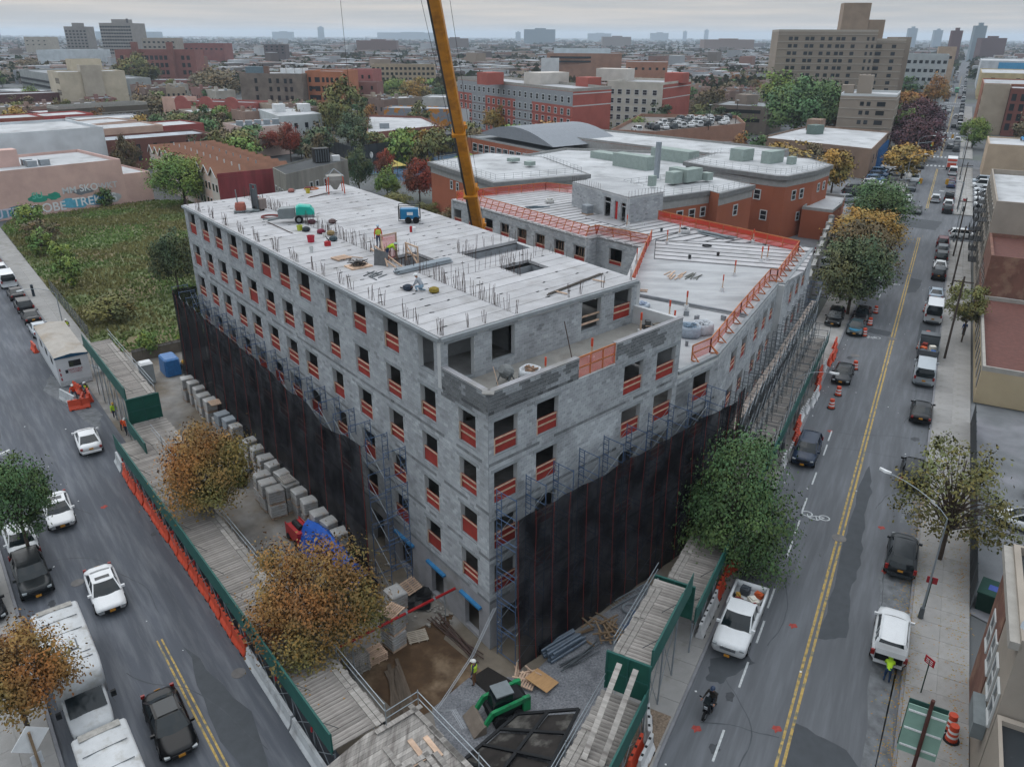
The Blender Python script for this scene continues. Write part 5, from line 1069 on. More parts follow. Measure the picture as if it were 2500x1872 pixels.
POSE={'stand':dict(pel=(0,0,.95),chest=(0,0,1.35),neck=(.01,0,1.5),head=(.03,0,1.64),elb=((.02,.27,1.12),(.02,-.27,1.12)),wr=((.12,.27,.88),(.12,-.27,.88)),knee=((.03,.11,.5),(.03,-.11,.5)),ank=((-.02,.12,.09),(-.02,-.12,.09))),
'walk':dict(pel=(0,0,.93),chest=(.03,0,1.33),neck=(.05,0,1.48),head=(.08,0,1.62),elb=((-.12,.26,1.12),(.14,-.26,1.12)),wr=((-.05,.27,.9),(.3,-.24,.98)),knee=((.2,.1,.52),(-.05,-.1,.5)),ank=((.15,.11,.1),(-.32,-.11,.16))),
'bend':dict(pel=(0,0,.9),chest=(.36,0,1.12),neck=(.5,0,1.16),head=(.63,0,1.15),elb=((.5,.24,.9),(.5,-.24,.9)),wr=((.68,.16,.72),(.68,-.16,.75)),knee=((.05,.12,.48),(.0,-.12,.48)),ank=((-.05,.14,.09),(-.08,-.14,.09))),
'kneel':dict(pel=(-.05,0,.42),chest=(.2,0,.75),neck=(.28,0,.88),head=(.36,0,.99),elb=((.36,.25,.55),(.36,-.25,.55)),wr=((.55,.18,.34),(.55,-.18,.34)),knee=((.38,.16,.36),(.3,-.18,.09)),ank=((.2,.18,.09),(-.2,-.2,.09))),
'sit':dict(pel=(-.25,0,.88),chest=(-.15,0,1.28),neck=(-.12,0,1.42),head=(-.08,0,1.56),elb=((.02,.3,1.12),(.02,-.3,1.12)),wr=((.36,.33,1.06),(.36,-.33,1.06)),knee=((.2,.2,.72),(.2,-.2,.72)),ank=((.12,.2,.35),(.12,-.2,.35)))}
def person(label,pos,ang,pose,shirt,legs,helmet=None,vest=None,sc=1.0,hair='2a211c',group=None):
    q=POSE[pose]; r=empty('person',pos,ang,label,'person',group); r.scale=(sc,sc,sc)
    V=[];E=[];RD=[];reg=[]
    def n(p,rad,parent=None,g=0):
        V.append(p); RD.append(rad)
        if parent is not None: E.append((parent,len(V)-1)); reg.append(g)
        return len(V)-1
    pel=n(q['pel'],(.155,.125)); ch=n(q['chest'],(.19,.13),pel,0); up=Vector(q['neck'])-Vector(q['chest']); nk=n(q['neck'],(.065,.065),ch,0); hd=n(q['head'],(.095,.105),nk,3); tp=n(tuple(Vector(q['head'])+(Vector(q['head'])-Vector(q['neck'])).normalized()*.1),(.075,.085),hd,3)
    for i,sy in ((0,1),(1,-1)):
        s_=Vector(q['chest'])+up*.45+Vector((0,sy*.2,0)); s_=n(tuple(s_),(.075,.075),ch,0); e_=n(q['elb'][i],(.05,.05),s_,0); n(q['wr'][i],(.036,.03),e_,0)
        h_=n((q['pel'][0],sy*.1,q['pel'][2]-.06),(.105,.105),pel,1); k_=n(q['knee'][i],(.07,.07),h_,1); a_=n(q['ank'][i],(.05,.05),k_,1); n((q['ank'][i][0]+.17,q['ank'][i][1],max(.045,q['ank'][i][2]-.05)),(.045,.04),a_,2)
    me=D.meshes.new('body'); me.from_pydata(V,E,[]); o=D.objects.new('body',me); COL.objects.link(o)
    sm=o.modifiers.new('skin','SKIN'); ss=o.modifiers.new('sub','SUBSURF'); ss.levels=1; ss.render_levels=1
    for sv,rad in zip(me.skin_vertices[0].data,RD): sv.radius=rad
    me.skin_vertices[0].data[0].use_root=True
    bpy.context.view_layer.update(); ev=o.evaluated_get(bpy.context.evaluated_depsgraph_get()); m2=D.meshes.new_from_object(ev); D.objects.remove(o)
    m2.materials.clear()
    for m in (cloth(shirt),cloth(legs),BOOT,SKIN): m2.materials.append(m)
    segs=[(Vector(V[a]),Vector(V[b]),g) for (a,b),g in zip(E,reg)]
    for p in m2.polygons:
        c=p.center; best=9;bg_=0
        for a,b,g in segs:
            ab=b-a; t=max(0,min(1,(c-a).dot(ab)/max(1e-6,ab.length_squared))); d_=(c-(a+ab*t)).length
            if d_<best: best=d_;bg_=g
        p.material_index=bg_; p.use_smooth=True
    m2.name='body'; ob('body',m2,r)
    for i in (0,1):
        h=ob('hand',HAND,r,q['wr'][i]); d_=(Vector(q['wr'][i])-Vector(q['elb'][i])).normalized(); h.rotation_mode='QUATERNION'; h.rotation_quaternion=(-d_).to_track_quat('Z','X')
    hp=Vector(q['head'])
    if helmet: ob('helmet',HELM.mesh('helmet',mat('helmet_'+helmet,'#'+helmet,rough=.4,var=0)),r,tuple(hp+Vector((0,0,.045))))
    else: ob('hair',MB().loft([[(rr*math.cos(i*PI/5)-.015,rr*math.sin(i*PI/5),z) for i in range(10)] for z,rr in ((-.02,.112),(.06,.115),(.12,.085),(.15,.02))]).mesh('hair',cloth(hair),True),r,tuple(hp))
    ob('nose',MB().cbox((.115,0,0),(.03,.025,.04)).mesh('nose',SKIN),r,tuple(hp))
    if vest:
        a=Vector(q['pel'])+(Vector(q['chest'])-Vector(q['pel']))*.25; b=Vector(q['chest'])+up*.55; ax=(b-a).normalized(); u=Vector((0,1,0)); w=ax.cross(u)
        ob('vest',MB().loft([[tuple(a+(b-a)*t+u*(.225*k*math.cos(i*PI/6))+w*(.165*k*math.sin(i*PI/6))) for i in range(12)] for t,k in ((0,.93),(.5,1),(.85,.98),(1.0,.7))],0,False).mesh('vest',cloth(vest)),r)
    return r
person('worker in orange shirt and lime vest standing on the roof',(-10.1,58.0,18.3),R(-75),'stand','b0482a','2f3d55','9aa9b4','a8b84a')
person('worker in lime shirt bending by the timber formwork on the roof',(-8.9,54.3,18.3),R(20),'bend','9fc22f','2b3f5c','9db0a8')
person('worker in grey hoodie kneeling on the roof slab',(-5.7,47.1,18.3),R(160),'kneel','8d9298','7d92a3','c2c4c4')
person('worker in white helmet and lime vest standing on the gravel',(-2.0,32.9,0),R(165),'stand','3a3d45','6b4c38','c9c9c6','a9c43c')
person('worker in orange vest sitting among the office barriers',(-43.3,70.0,-.25),R(-60),'sit','bf4428','2a3240','d0d0cc')
person('worker in black with lime vest among the office barriers',(-42.4,70.5,-.2),R(-110),'sit','22252a','1f2328','c4c6c6','a9c42e')
person('worker in lime jacket and yellow helmet walking to the site gate',(-37.1,65.4,0),R(-60),'walk','9fc22f','2b3446','a9812f')
person('worker in orange jacket leaning at the shed rail',(-35.4,63.2,0),R(-40),'bend','c24a22','25303f','b9b9b5'); person('second worker in orange jacket beside the shed rail',(-34.5,62.2,0),R(-100),'stand','cf5020','22303f','c9c9c4')
person('person in lime jacket bent into the open white crossover boot',RP(39.3,2.85),RA,'bend','a2c92e','1f3450','a2c92e',sc=1.0)
person('rider in dark jacket sitting on the motor scooter',RP(32.4,-5.3),RA+PI-R(8),'sit','2b2826','20242a','22324a')
person('pedestrian in blue jacket on the right pavement',RP(104,6.1,.14),RA,'walk','24406e','3a3f46'); person('pedestrian walking on the right pavement by the tall pole',RP(122,5.3,.14),RA+PI,'walk','c4c4c0','3a3f46'); person('worker in lime vest with a red bag near the far lamp',(-53.4,88.2,.1),R(-60),'walk','3f4a3a','22262c','c4c6c2','a3b23a')
person('pedestrian standing in the police lot',RP(226,-11.8),0,'stand','22262c','22262c')
# ---------------------------------------------------------------- crane
CY=mat('crane_yellow','#b97a1e',rough=.5,var=.12,scale=1.2,col2='#9a641c',c2scale=.8); CBK=mat('crane_black','#1c1d20',rough=.5,var=.1)
cr_=empty('mobile_crane',(-2.6,90,0),R(-95),'yellow telescopic crane boom rising from the courtyard','crane')
b0=Vector((-2.75,90.5,5.0)); b1=Vector((-5.55,59.5,35.6)); bd=(b1-b0).normalized(); bu=Vector((1,0,0)); bu=(bu-bd*bu.dot(bd)).normalized(); bw_=bd.cross(bu)
LB=(b1-b0).length
def boomseg(t0,t1,w0,w1,name):
    def ring(t,w):
        c=b0+bd*t; pts=[]
        for k,(x,y) in enumerate(((-.5,-.45),(-.5,.3),(-.32,.58),(.32,.58),(.5,.3),(.5,-.45),(.3,-.6),(-.3,-.6))): pts.append(tuple(c+bu*(x*w)+bw_*(y*w)))
        return pts
    mb=MB(); mb.loft([ring(t0,w0),ring(t1,w1)]); ms=[0]*len(mb.f); ms[0]=1; 
    for i,f in enumerate(mb.f[:8]):
        c=sum((Vector(mb.v[j]) for j in f),Vector())/4; s=(c-(b0+bd*((t0+t1)/2))).dot(bu)
        ms[i]=1 if s<-.3*w0*.5-.1 else 0
    mb.m=ms; return ob(name,mb.mesh(name,[CY,CBK]),cr_,world=True)
T=[0,14.2,20.5,29.5,LB+16]
Wd=[1.3,1.16,1.02,.9]
for i in range(4): boomseg(T[i],T[i+1],Wd[i],Wd[i]-.04,'boom_section')
for i in (1,2,3):
    c=b0+bd*T[i]; ob('boom_collar',MB().loft([[tuple(c+bd*d_+bu*(x*Wd[i-1]*1.14)+bw_*(y*Wd[i-1]*1.14)) for x,y in ((-.5,-.6),(.5,-.6),(.5,.6),(-.5,.6))] for d_ in (-.22,.12)]).mesh('boom_collar',CY),cr_,world=True)
    c2=c+bd*.3+bu*(Wd[i]*.7); ob('collar_bracket',MB().cbox(tuple(c2),(.25,.3,.3)).mesh('collar_bracket',CY),cr_,world=True)
cab=MB()
for d_,off in ((-.9,.7),(-.9,-.7),(-1.6,.4)):
    a=b0+bd*(T[1]-6)+bu*off+bw_*.9; b=b0+bd*(T[1]-.4)+bu*off*.8+bw_*.75; cab.tube(a,b,.06,5)
for k in range(6): a=b0+bd*(T[1]-5+k*.9)+bu*.7+bw_*.85; b=b0+bd*(T[1]-4.4+k*.9)-bu*.7*0+bu*.1+bw_*.95; cab.tube(a,b,.04,4)
ob('boom_ladder',cab.mesh('boom_ladder',CY),cr_,world=True)
rp=MB()
for off,of2 in ((-1.1,.3),(1.0,.35)): rp.tube(b0+bd*(T[1]-2)+bu*off*.55+bw_*.7,b0+bd*(T[4])+bu*off*1.2+bw_*.9,.022,4)
ob('boom_cable',rp.mesh('boom_cable',CBK),cr_,world=True)
ob('hoist_line',MB().tube((-18.1,93,18),(-17.0,84,44),.025,4).tube((-11.2,80.,14),(-11.2,80,15),.02,4).mesh('hoist_line',CBK),cr_,world=True)
chs=MB().box(-4.5,5.5,-1.4,1.4,.9,1.9).mesh('chassis',CY); ob('chassis',chs,cr_); ob('turntable',MB().box(-3,2.2,-1.3,1.3,1.95,4.2).mesh('turntable',CY),cr_); ob('crane_cab',MB().box(1.2,3.2,1.3,2.3,1.9,3.6).mesh('crane_cab',CARGLASS),cr_)
for x in (-3.5,-2,1.5,3,4.5):
    for y in (-1.3,1.3): ob('wheel',MB().tube((x,y-.2,.7),(x,y+.2,.7),.7,14).mesh('wheel',TYRE),cr_)
# ---------------------------------------------------------------- small builders
def lathe(prof,n=14):
    mb=MB(); mb.loft([[(r*math.cos(2*PI*i/n),r*math.sin(2*PI*i/n),z) for i in range(n)] for r,z in prof]); return mb
def bucket(pos,c,label,h=.38,r=.16,name='bucket'):
    t=empty(name,pos,rnd.uniform(0,6),label,'bucket'); m=mat('bucket_'+c,'#'+c,rough=.5,var=.08)
    ob('shell',lathe(((r*.82,0),(r,h*.95),(r*1.08,h*.95),(r*1.08,h),(r*.95,h),(r*.78,h*.12))).mesh('shell',m),t); hd=MB()
    for k in range(6): a0,a1=PI*k/6,PI*(k+1)/6; hd.tube((r*math.cos(a0),.02,h*.9+.1*math.sin(a0)),(r*math.cos(a1),.02,h*.9+.1*math.sin(a1)),.008,4)
    ob('handle',hd.mesh('handle',STEEL),t); return t
def pallet(pos,rz,label,m=None,group=None,name='pallet',tilt=None):
    t=empty(name,pos,rz,label,'pallet',group)
    if tilt: t.rotation_euler=(tilt[0],tilt[1],rz)
    m=m or TIMB
    if ('pal',m.name) not in _bc: _bc[('pal',m.name)]=(MB().box(-.6,.6,-.05,.05,.11,.135).mesh('slat',m),MB().box(-.04,.04,-.5,.5,.02,.11).mesh('stringer',m))
    a,b=_bc[('pal',m.name)]
    for k in range(7): ob('slat',a,t,(0,-.45+k*.15,0))
    for x in (-.5,0,.5): ob('stringer',b,t,(x,0,0))
    return t
WRAP=mat('plastic_wrap_blocks','#90908f',rough=.35,var=.18,scale=3,rand=.12,bump=.3,bscale=9,col2='#7d746c',c2scale=1.6,spec=.5)
WRAP2=mat('bare_blocks','#7f858a',rough=.9,var=.12,scale=3,rand=.1)
def bundlemesh(m):
    mb=MB(); R2=random.Random(3)
    for k in range(5):
        j=R2.uniform(-.02,.02); z=k*.2; rr=[]
        for zz,q in ((z+.01,.93),(z+.03,1),(z+.165,1),(z+.19,.93)): rr.append([(.52*q*x+j,.6*q*y-j,zz) for x,y in ((-.93,-1),(.93,-1),(1,-.93),(1,.93),(.93,1),(-.93,1),(-1,.93),(-1,-.93))])
        mb.loft(rr)
    mb.loft([[(.5*x*q,.58*y*q,z) for x,y in ((-.93,-1),(.93,-1),(1,-.93),(1,.93),(.93,1),(-.93,1),(-1,.93),(-1,-.93))] for z,q in ((.99,1),(1.03,.9),(1.05,.5))])
    return mb.mesh('wrapped_blocks',m)
BDL=bundlemesh(WRAP); BDL2=bundlemesh(WRAP2); PBASE=MB().box(-.5,.5,-.58,.58,0,.04).box(-.5,.5,-.58,-.45,.04,.12).box(-.5,.5,-.06,.06,.04,.12).box(-.5,.5,.45,.58,.04,.12).box(-.5,.5,-.58,.58,.12,.14).mesh('pallet_base',TIMB)
def bundle(x,y,z,rz,label,group,bare=False):
    t=empty('block_bundle',(x,y,z),rz,label,'block pallet',group); ob('pallet_base',PBASE,t); ob('wrapped_blocks',BDL2 if bare else BDL,t,(0,0,.14)); return t
G1='wrapped pallets of blocks along the left black net'
rows=[(-32.0+.795*1.29*k*.985,70.3-1.021*1.29*k*.985+(.2 if k%3 else -.1),2 if k not in (5,9) else 1) for k in range(21)]
rows+=[(-19.4,52.0,2),(-18.6,50.9,2),(-17.8,49.9,2)]
for i,(x,y,n) in enumerate(rows):
    for k in range(n): bundle(x+.25+rnd.uniform(-.05,.05),y-.3,k*1.2,LFA+rnd.uniform(-.12,.12),('top','lower','bottom')[n-1-k]+(' wrapped' if i not in(6,7) else ' bare')+' block pallet of the '+ORD[i]+' stack from the far end of the left net',G1 if i not in (6,7) else 'bare block pallets',bare=i in (6,7))
for k,(x,y,z) in enumerate(((-7.0,38.0,0),(-7.0,38.0,1.2),(-6.9,36.0,0),(-6.9,36.0,1.2))): bundle(x,y,z,R(30+8*k),('lower pallet of wrapped blocks by the black tarp','upper pallet of wrapped blocks by the black tarp','lower pallet of wrapped blocks by the red pipe','upper pallet of wrapped blocks by the red pipe')[k],'wrapped pallets near the corner')
pallet((-6.9,36.0,2.42),R(60),'empty pallet on top of the wrapped blocks by the red pipe'); pallet((-16.9,50.6,2.42),R(-50),'weathered pallet on top of the wrapped block row',WOODG); pallet((-26.9,63.9,2.42),R(128),'reddish pallet on top of the block pallets by the rusty tree')
for k in range(8): pallet((-8.7,34.0,k*.145),R(38)+rnd.uniform(-.05,.05),ORD[k]+' weathered pallet from the ground in the tall stack beside the red pipe',WOODG,'stacked weathered pallets')
for k in range(4): pallet((-7.85,34.8,k*.145),R(40)+rnd.uniform(-.05,.05),ORD[k]+' reddish pallet from the ground in the short stack beside the red pipe',None,'stacked reddish pallets')
pallet((-5.6,36.6,0),R(20),'pale pallet lying on the mud behind the red pipe',mat('pale_timber','#a59c8e',rand=.1)); pallet((-6.5,40.7,.5),R(50),'new pallet leaning on rubble by the blue lintels',tilt=(R(25),0)); pallet((-12.3,54.8,18.3),R(45),'small pallet lying on the roof slab')
pallet((.9,33.0,.1),R(70),'broken pallet under the plywood sheet',tilt=(R(8),R(6)))
# red pipe across the site
rp_=empty('red_pipe',(-9.2,32.8,2.6),0,'long red steel pipe laid across the site corner','pipe'); a=Vector((-9.25,32.6,2.9)); b=Vector((-3.4,38.3,2.3)); ob('tube',MB().tube(a,b,.085,10).mesh('tube',mat('red_pipe_paint','#8f1f22',rough=.4,var=.15)),rp_,world=True)
for t in (.3,.55,.8): c=a.lerp(b,t); d_=(b-a).normalized()*.06; ob('coupling',MB().tube(c-d_,c+d_,.11,10).mesh('coupling',GALV),rp_,world=True)
for t in (.1,.9): c=a.lerp(b,t); ob('support',MB().tube((c.x,c.y,0),(c.x,c.y,c.z),.03,5).mesh('support',GALV),rp_,world=True)
# skid steer
ss=empty('skid_steer',(-.45,30.75,0),R(205),'green skid steer loader with its bucket down on the gravel','skid steer'); SG=mat('loader_green','#1f7a4c',rough=.4,var=.12,col2='#2b5c42',c2scale=2)
ss.scale=(.9,.9,.9); ob('chassis',MB().box(-1.2,.9,-.5,.5,.35,.95).mesh('chassis',BLK),ss); ob('engine_cover',MB().loft([[(x,-.5,.9),(x,-.5,z),(x,.5,z),(x,.5,.9)][::-1] for x,z in ((-1.45,1.25),(-1.2,1.5),(-.45,1.55))]).mesh('engine_cover',BLK),ss)
ob('cab',MB().loft([[(x0,-.48,z),(x1,-.48,z),(x1,.48,z),(x0,.48,z)] for x0,x1,z in ((-.5,.75,.95),(-.5,.6,1.75),(-.45,.45,2.0))]).mesh('cab',CARGLASS),ss); ob('cab_roof',MB().box(-.55,.55,-.52,.52,2.0,2.08).mesh('cab_roof',mat('loader_roof','#6c7376',var=.15)),ss)
for y in (-1,1):
    ob('lift_arm',MB().bar((-1.4,y*.68,1.45),(.9,y*.68,1.15),.2,.3).bar((.85,y*.68,1.2),(1.35,y*.68,.45),.2,.26).mesh('lift_arm',SG),ss); ob('side_tower',MB().box(-1.5,-1.05,y*.68-.12,y*.68+.12,.6,1.6).mesh('side_tower',SG),ss)
    for x in (-.75,.45): ob('wheel',MB().tube((x,y*.78-.14,.4),(x,y*.78+.14,.4),.4,14).mesh('wheel',TYRE),ss)
ob('bucket',MB().loft([[(x,-.9,z0),(x+.0,-.9,z1),(x,.9,z1),(x,.9,z0)][::-1] for x,z0,z1 in ((1.35,.05,.6),(1.5,.02,.62),(1.95,.02,.2),(2.15,.02,.05))]).mesh('bucket',mat('bucket_steel','#6a6158',rough=.6,var=.2)),ss)
# ramp screens of dark mesh in black frames
DM=mat('dark_screen_panel','#2a2725',rough=.95,var=.35,scale=1.2,col2='#55534f',c2scale=.8,c2lo=.5,c2hi=.62)
rs=empty('gate_screens',(0,28,0),0,'black framed dark mesh screens laid over the ramp at the site corner','gate'); cs=[(-2.4,27.3,1.3),(.3,30.0,1.3),(3.6,29.2,2.2),(1.9,24.8,2.4),(-.6,24.2,2.2)]
q0,q1,q2,q3=Vector((-2.3,27.4,.6)),Vector((.35,30.2,.7)),Vector((3.5,29.6,1.7)),Vector((1.3,24.6,2.2))
def bil(u,v): return (q0*(1-u)+q1*u)*(1-v)+(q3*(1-u)+q2*u)*v
for i in range(3):
    for j in range(2):
        u0,u1,v0,v1=i/3+.02,(i+1)/3-.02,j/2+.02,(j+1)/2-.02; ob('screen_panel',MB().add([tuple(bil(u,v)-Vector((0,0,.06+.12*((i+j)%2)))) for u,v in ((u0,v0),(u1,v0),(u1,v1),(u0,v1))],[(0,1,2,3)]).mesh('screen_panel',DM),rs,world=True)
for i in range(4): ob('frame_bar',MB().bar(bil(i/3,0),bil(i/3,1),.16,.1).mesh('frame_bar',BLK),rs,world=True)
for j in range(3): ob('frame_bar',MB().bar(bil(0,j/2),bil(1,j/2),.16,.1).mesh('frame_bar',BLK),rs,world=True)
# loose material near the corner
PLY=mat('plywood','#a5825b',rough=.8,var=.12,scale=2,stretch=(1,5,1))
o=ob('plywood_sheet',MB().cbox((0,0,.3),(1.22,1.5,.03),0,0,None,(R(6),R(10))).mesh('plywood_sheet',PLY),loc=(1.75,32.95,0),rz=R(52)); tag(o,'new plywood sheet lying on broken pallets','plywood')
o=ob('rubber_mat',MB().pri([(-1.4,-.7),(.2,-.9),(.3,-.5),(1.4,-.5),(1.2,.7),(-1.2,.6)],0,.02).mesh('rubber_mat',mat('black_mat','#1f1c1a',rough=.6,var=.3,scale=8)),loc=(-.75,33.0,0),rz=R(-40)); tag(o,'ragged black rubber mat on the gravel','mat')
pb=empty('pipe_bundle',(3.0,35.9,0),R(38),'bundle of plastic wrapped grey pipes against the black net','pipe bundle'); PIPM=mat('wrapped_pipe','#4b5866',rough=.35,var=.25,scale=4,spec=.6)
for k in range(16): y=-.7+.2*(k%7)+(.1 if k>6 else 0); z=.12+.19*(k//7); ob('pipe',MB().tube((-1.3+rnd.uniform(-.15,.15),y,z),(1.2+rnd.uniform(-.2,.2),y+rnd.uniform(-.1,.1),z+.04),.095,8).mesh('pipe',PIPM),pb)
def pile(label,pos,n,L,sp,name,m,cat,w=.1,h=.05,ang=None,zs=.05):
    t=empty(name,pos,0,label,cat)
    for k in range(n):
        a=rnd.uniform(0,PI) if ang is None else ang+rnd.gauss(0,.12); l=L*rnd.uniform(.6,1)
        ob('piece',MB().cbox((0,0,0),(l,w,h)).mesh('piece',m),t,(rnd.uniform(-sp,sp),rnd.uniform(-sp,sp),.04+zs*k*.5),rz=a)
    return t
OLDT=mat('old_timber','#76634e',var=.25,rand=.2)
pile('heap of scrap lumber under the net by the avenue shed',(5.4,37.1,0),26,1.8,1.0,'lumber_heap',OLDT,'lumber'); pile('broken boards heaped at the scaffold foot',(.9,33.4,0),12,1.1,.6,'board_heap',TIMB,'boards'); pile('long bars lying on the gravel beside the pipes',(4.0,35.0,0),9,3.4,.3,'bar_pile',STEEL,'bars',w=.05,ang=R(40)); pile('long rusty bars lying along the building foot',(-3.3,36.4,0),14,5,.35,'bar_pile',RUST,'bars',w=.05,ang=R(-52)); pile('weathered planks on the mud in front of the platform',(-6.0,32.2,0),14,4.4,.7,'plank_pile',mat('mud_plank','#544a40',var=.3,rand=.2,stretch=(1,6,1)),'planks',w=.22,h=.04,ang=R(-68),zs=.02); pile('timber offcuts lying on the wing roof topping',(15.2,70.3,12.7),10,1.6,.8,'timber_offcuts',TIMB,'timber',ang=R(60),zs=.02); pile('dark studs lying beside the timber offcuts on the wing roof',(16.6,70.0,12.7),8,1.9,.5,'stud_pile',mat('dark_stud','#5a5c58'),'studs',ang=R(55),zs=.02); pile('short boards at the main roof edge above the wing',(11.0,65.6,12.7),6,1.2,.4,'board_pile',TIMB,'boards',zs=.02); pile('scattered steel studs on the near roof slab',(-9.4,50.4,18.3),7,1.5,.8,'stud_pile',STEEL,'studs',w=.06,zs=.005); pile('scrap laid along the jog of the wing roof',(12.2,87.5,12.7),16,2.6,1.3,'scrap_pile',WOODG,'scrap',ang=R(-30),zs=.03); pile('grey panels under the net beside the block row',(-17.2,52.0,0),5,1.6,.9,'panel_pile',mat('grey_panel','#6f777b'),'panels',w=1.0,h=.03,zs=.06); pile('dark formwork timbers beside the left shed',(-18.0,43.2,0),20,3.2,.9,'formwork_pile',mat('form_timber','#3e4547',rand=.2),'timber',w=.14,h=.1,ang=R(-30),zs=.03); pile('dark formwork timbers further along the left shed',(-15.6,40.2,0),16,3,.8,'formwork_pile',mat('form_timber','#3e4547',rand=.2),'timber',w=.14,h=.1,ang=R(-34),zs=.03); pile('steel rods on the wing roof by the white bag',(3.0,101.5,12.7),12,2.6,.6,'rod_pile',mat('blue_rod','#55636c'),'rods',w=.06,ang=R(10),zs=.02); pile('bundle of grey mesh along the back fence of the wing roof',(22.5,86.4,12.72),14,5,.5,'mesh_bundle',mat('grey_mesh','#6f767a'),'mesh',w=.2,ang=R(-48),zs=.03)
bs=empty('scaffold_stack',(6.75,38.0,0),R(60),'stack of blue scaffold frames against the avenue shed','scaffold parts')
for k in range(7):
    f=ob('frame',FR,bs,(-.8,-.6+.03*k,.1+.09*k)); f.rotation_euler=(R(90),0,0)
ld=empty('ladder',(7.5,40.2,0),R(35),'aluminium ladder lying by the avenue shed','ladder'); mb=MB(); mb.bar((-1.6,-.22,.12),(1.6,-.22,.3),.05,.08); mb.bar((-1.6,.22,.12),(1.6,.22,.3),.05,.08); ob('stile',mb.mesh('stile',GALV),ld)
for k in range(10): ob('rung',MB().tube((-1.4+k*.31,-.22,.13+.018*k),(-1.4+k*.31,.22,.13+.018*k),.018,5).mesh('rung',GALV),ld)
def coil(label,pos,r,n,c,name='hose_coil',th=.035):
    mb=MB(); prev=None
    for i in range(n*16+1):
        a=2*PI*i/16; rr=r*(1+.08*math.sin(a*.37)); p=(rr*math.cos(a),rr*math.sin(a)*.85,th+th*1.4*(i/16)*.5)
        if prev: mb.tube(prev,p,th,5)
        prev=p
    o=ob(name,mb.mesh(name,mat('hose_'+c,'#'+c,var=.1)),loc=pos); return tag(o,label,'hose')
coil('coiled grey hose by the avenue shed',(7.6,39.2,0),.55,4,'7d8388'); coil('red and grey hose coil on the roof by the stacker',(-21.3,68.6,18.3),.75,4,'7a3c38'); coil('dark hose coil beside the mortar pump',(-20.4,69.6,18.3),.5,3,'4d5355'); coil('yellow ring hose by the far hopper',(-21.0,82.5,18.3),.7,3,'b86b3a'); coil('dark cable coil on the wing roof planks',(20.6,81.6,12.7),.45,4,'23262a')
bt=ob('blue_tarpaulin',MB().mesh('x',BLK)); D.objects.remove(bt)
mb=MB(); v=[];f=[]
for i in range(17):
    for j in range(7):
        t=i/16; u=j/6; x=-14.3+5.0*t; y=46.2-5.6*t; h=(1.9+.5*math.sin(t*5))*(1-abs(2*u-1)**1.7)+.15*mn.noise((i*.6,j*.6,2)); off=(u-.5)*2.2; v.append((x+off*.75,y+off*.62,max(.03,h)))
for i in range(16):
    for j in range(6): f.append((i*7+j,(i+1)*7+j,(i+1)*7+j+1,i*7+j+1))
o=ob('blue_tarpaulin',MB().add(v,f).mesh('blue_tarpaulin',mat('tarp_blue','#1f52a5',rough=.45,var=.12,scale=2))); tag(o,'bright blue tarpaulin draped over materials below the net','tarpaulin')
cp_=empty('compressor',(-15.1,46.4,0),R(-50),'red compressor at the end of the block row','compressor'); RC=mat('machine_red','#a3262a',rough=.45,var=.1); ob('housing',MB().box(-.9,.9,-.5,.5,.35,1.15).mesh('housing',RC),cp_); ob('frame',MB().box(-1,1,-.55,-.5,.3,1.3).box(-1,1,.5,.55,.3,1.3).mesh('frame',RC),cp_); ob('drum',MB().tube((-.6,0,1.25),(.5,0,1.25),.22,10).mesh('drum',BLK),cp_)
for x in (-.6,.6): ob('wheel',MB().tube((x,-.6,.28),(x,.6,.28),.28,10).mesh('wheel',TYRE),cp_)
mm=empty('mini_mixer',(-21.7,54.0,0),R(60),'small site machine beside the block row','machine'); ob('engine',MB().box(-.6,.4,-.4,.4,.3,1.0).mesh('engine',BLK),mm); ob('tank',MB().tube((.5,0,.7),(1.1,0,1.0),.35,10).mesh('tank',STEEL),mm); ob('cover',MB().box(-.5,.2,-.35,.35,1.0,1.15).mesh('cover',mat('pale_cover','#9aa39f')),mm)
for y in (-.5,.5): ob('wheel',MB().tube((-.2,y-.1,.35),(-.2,y+.1,.35),.35,10).mesh('wheel',TYRE),mm)
bk_=ob('black_tarp',MB().add(*(lambda g:(g,[(i*6+j,(i+1)*6+j,(i+1)*6+j+1,i*6+j+1) for i in range(5) for j in range(5)]))([(-7.6+i*.5,38.9+j*.4,.08+.35*abs(mn.noise((i*.9,j*.9,7)))) for i in range(6) for j in range(6)])).mesh('black_tarp',mat('black_sheet','#17181a',rough=.35,var=.1))); tag(bk_,'crumpled black plastic sheet by the wrapped blocks','tarpaulin')
rb=MB()
for k in range(140):
    t=rnd.uniform(0,1); c=rnd.choice(((-9.5,43.5),(-6,40.6),(-5,39.2),(-4.4,38.3))); x,y=c[0]+rnd.gauss(0,.8),c[1]+rnd.gauss(0,.7); s=rnd.uniform(.05,.2); rb.cbox((x,y,s*.3),(s,s*.8,s*.6),rnd.uniform(0,3),0,None,(rnd.uniform(-.4,.4),.2))
o=ob('rubble',rb.mesh('rubble',mat('rubble_grey','#8b8882',var=.3))); tag(o,'pale rubble scattered along the foot of the left facade','rubble',kind='stuff')
cbl=MB(); pts=[(-1.0,35.2,3.4),(-2.2,33.4,1.6),(-3.4,31.8,.6),(-4.0,30.8,.3),(-3.6,29.6,1.5),(-2.9,28.6,2.6),(-2.3,27.4,2.7)]
for j in range(5):
    for a,b in zip(pts,pts[1:]): cbl.tube((a[0]+j*.05,a[1]+.02*j,a[2]+.03*math.sin(j*2)),(b[0]+j*.05+.02*math.sin(j*3),b[1]+.02*j,b[2]+.03*math.sin(j*2)),.011,4)
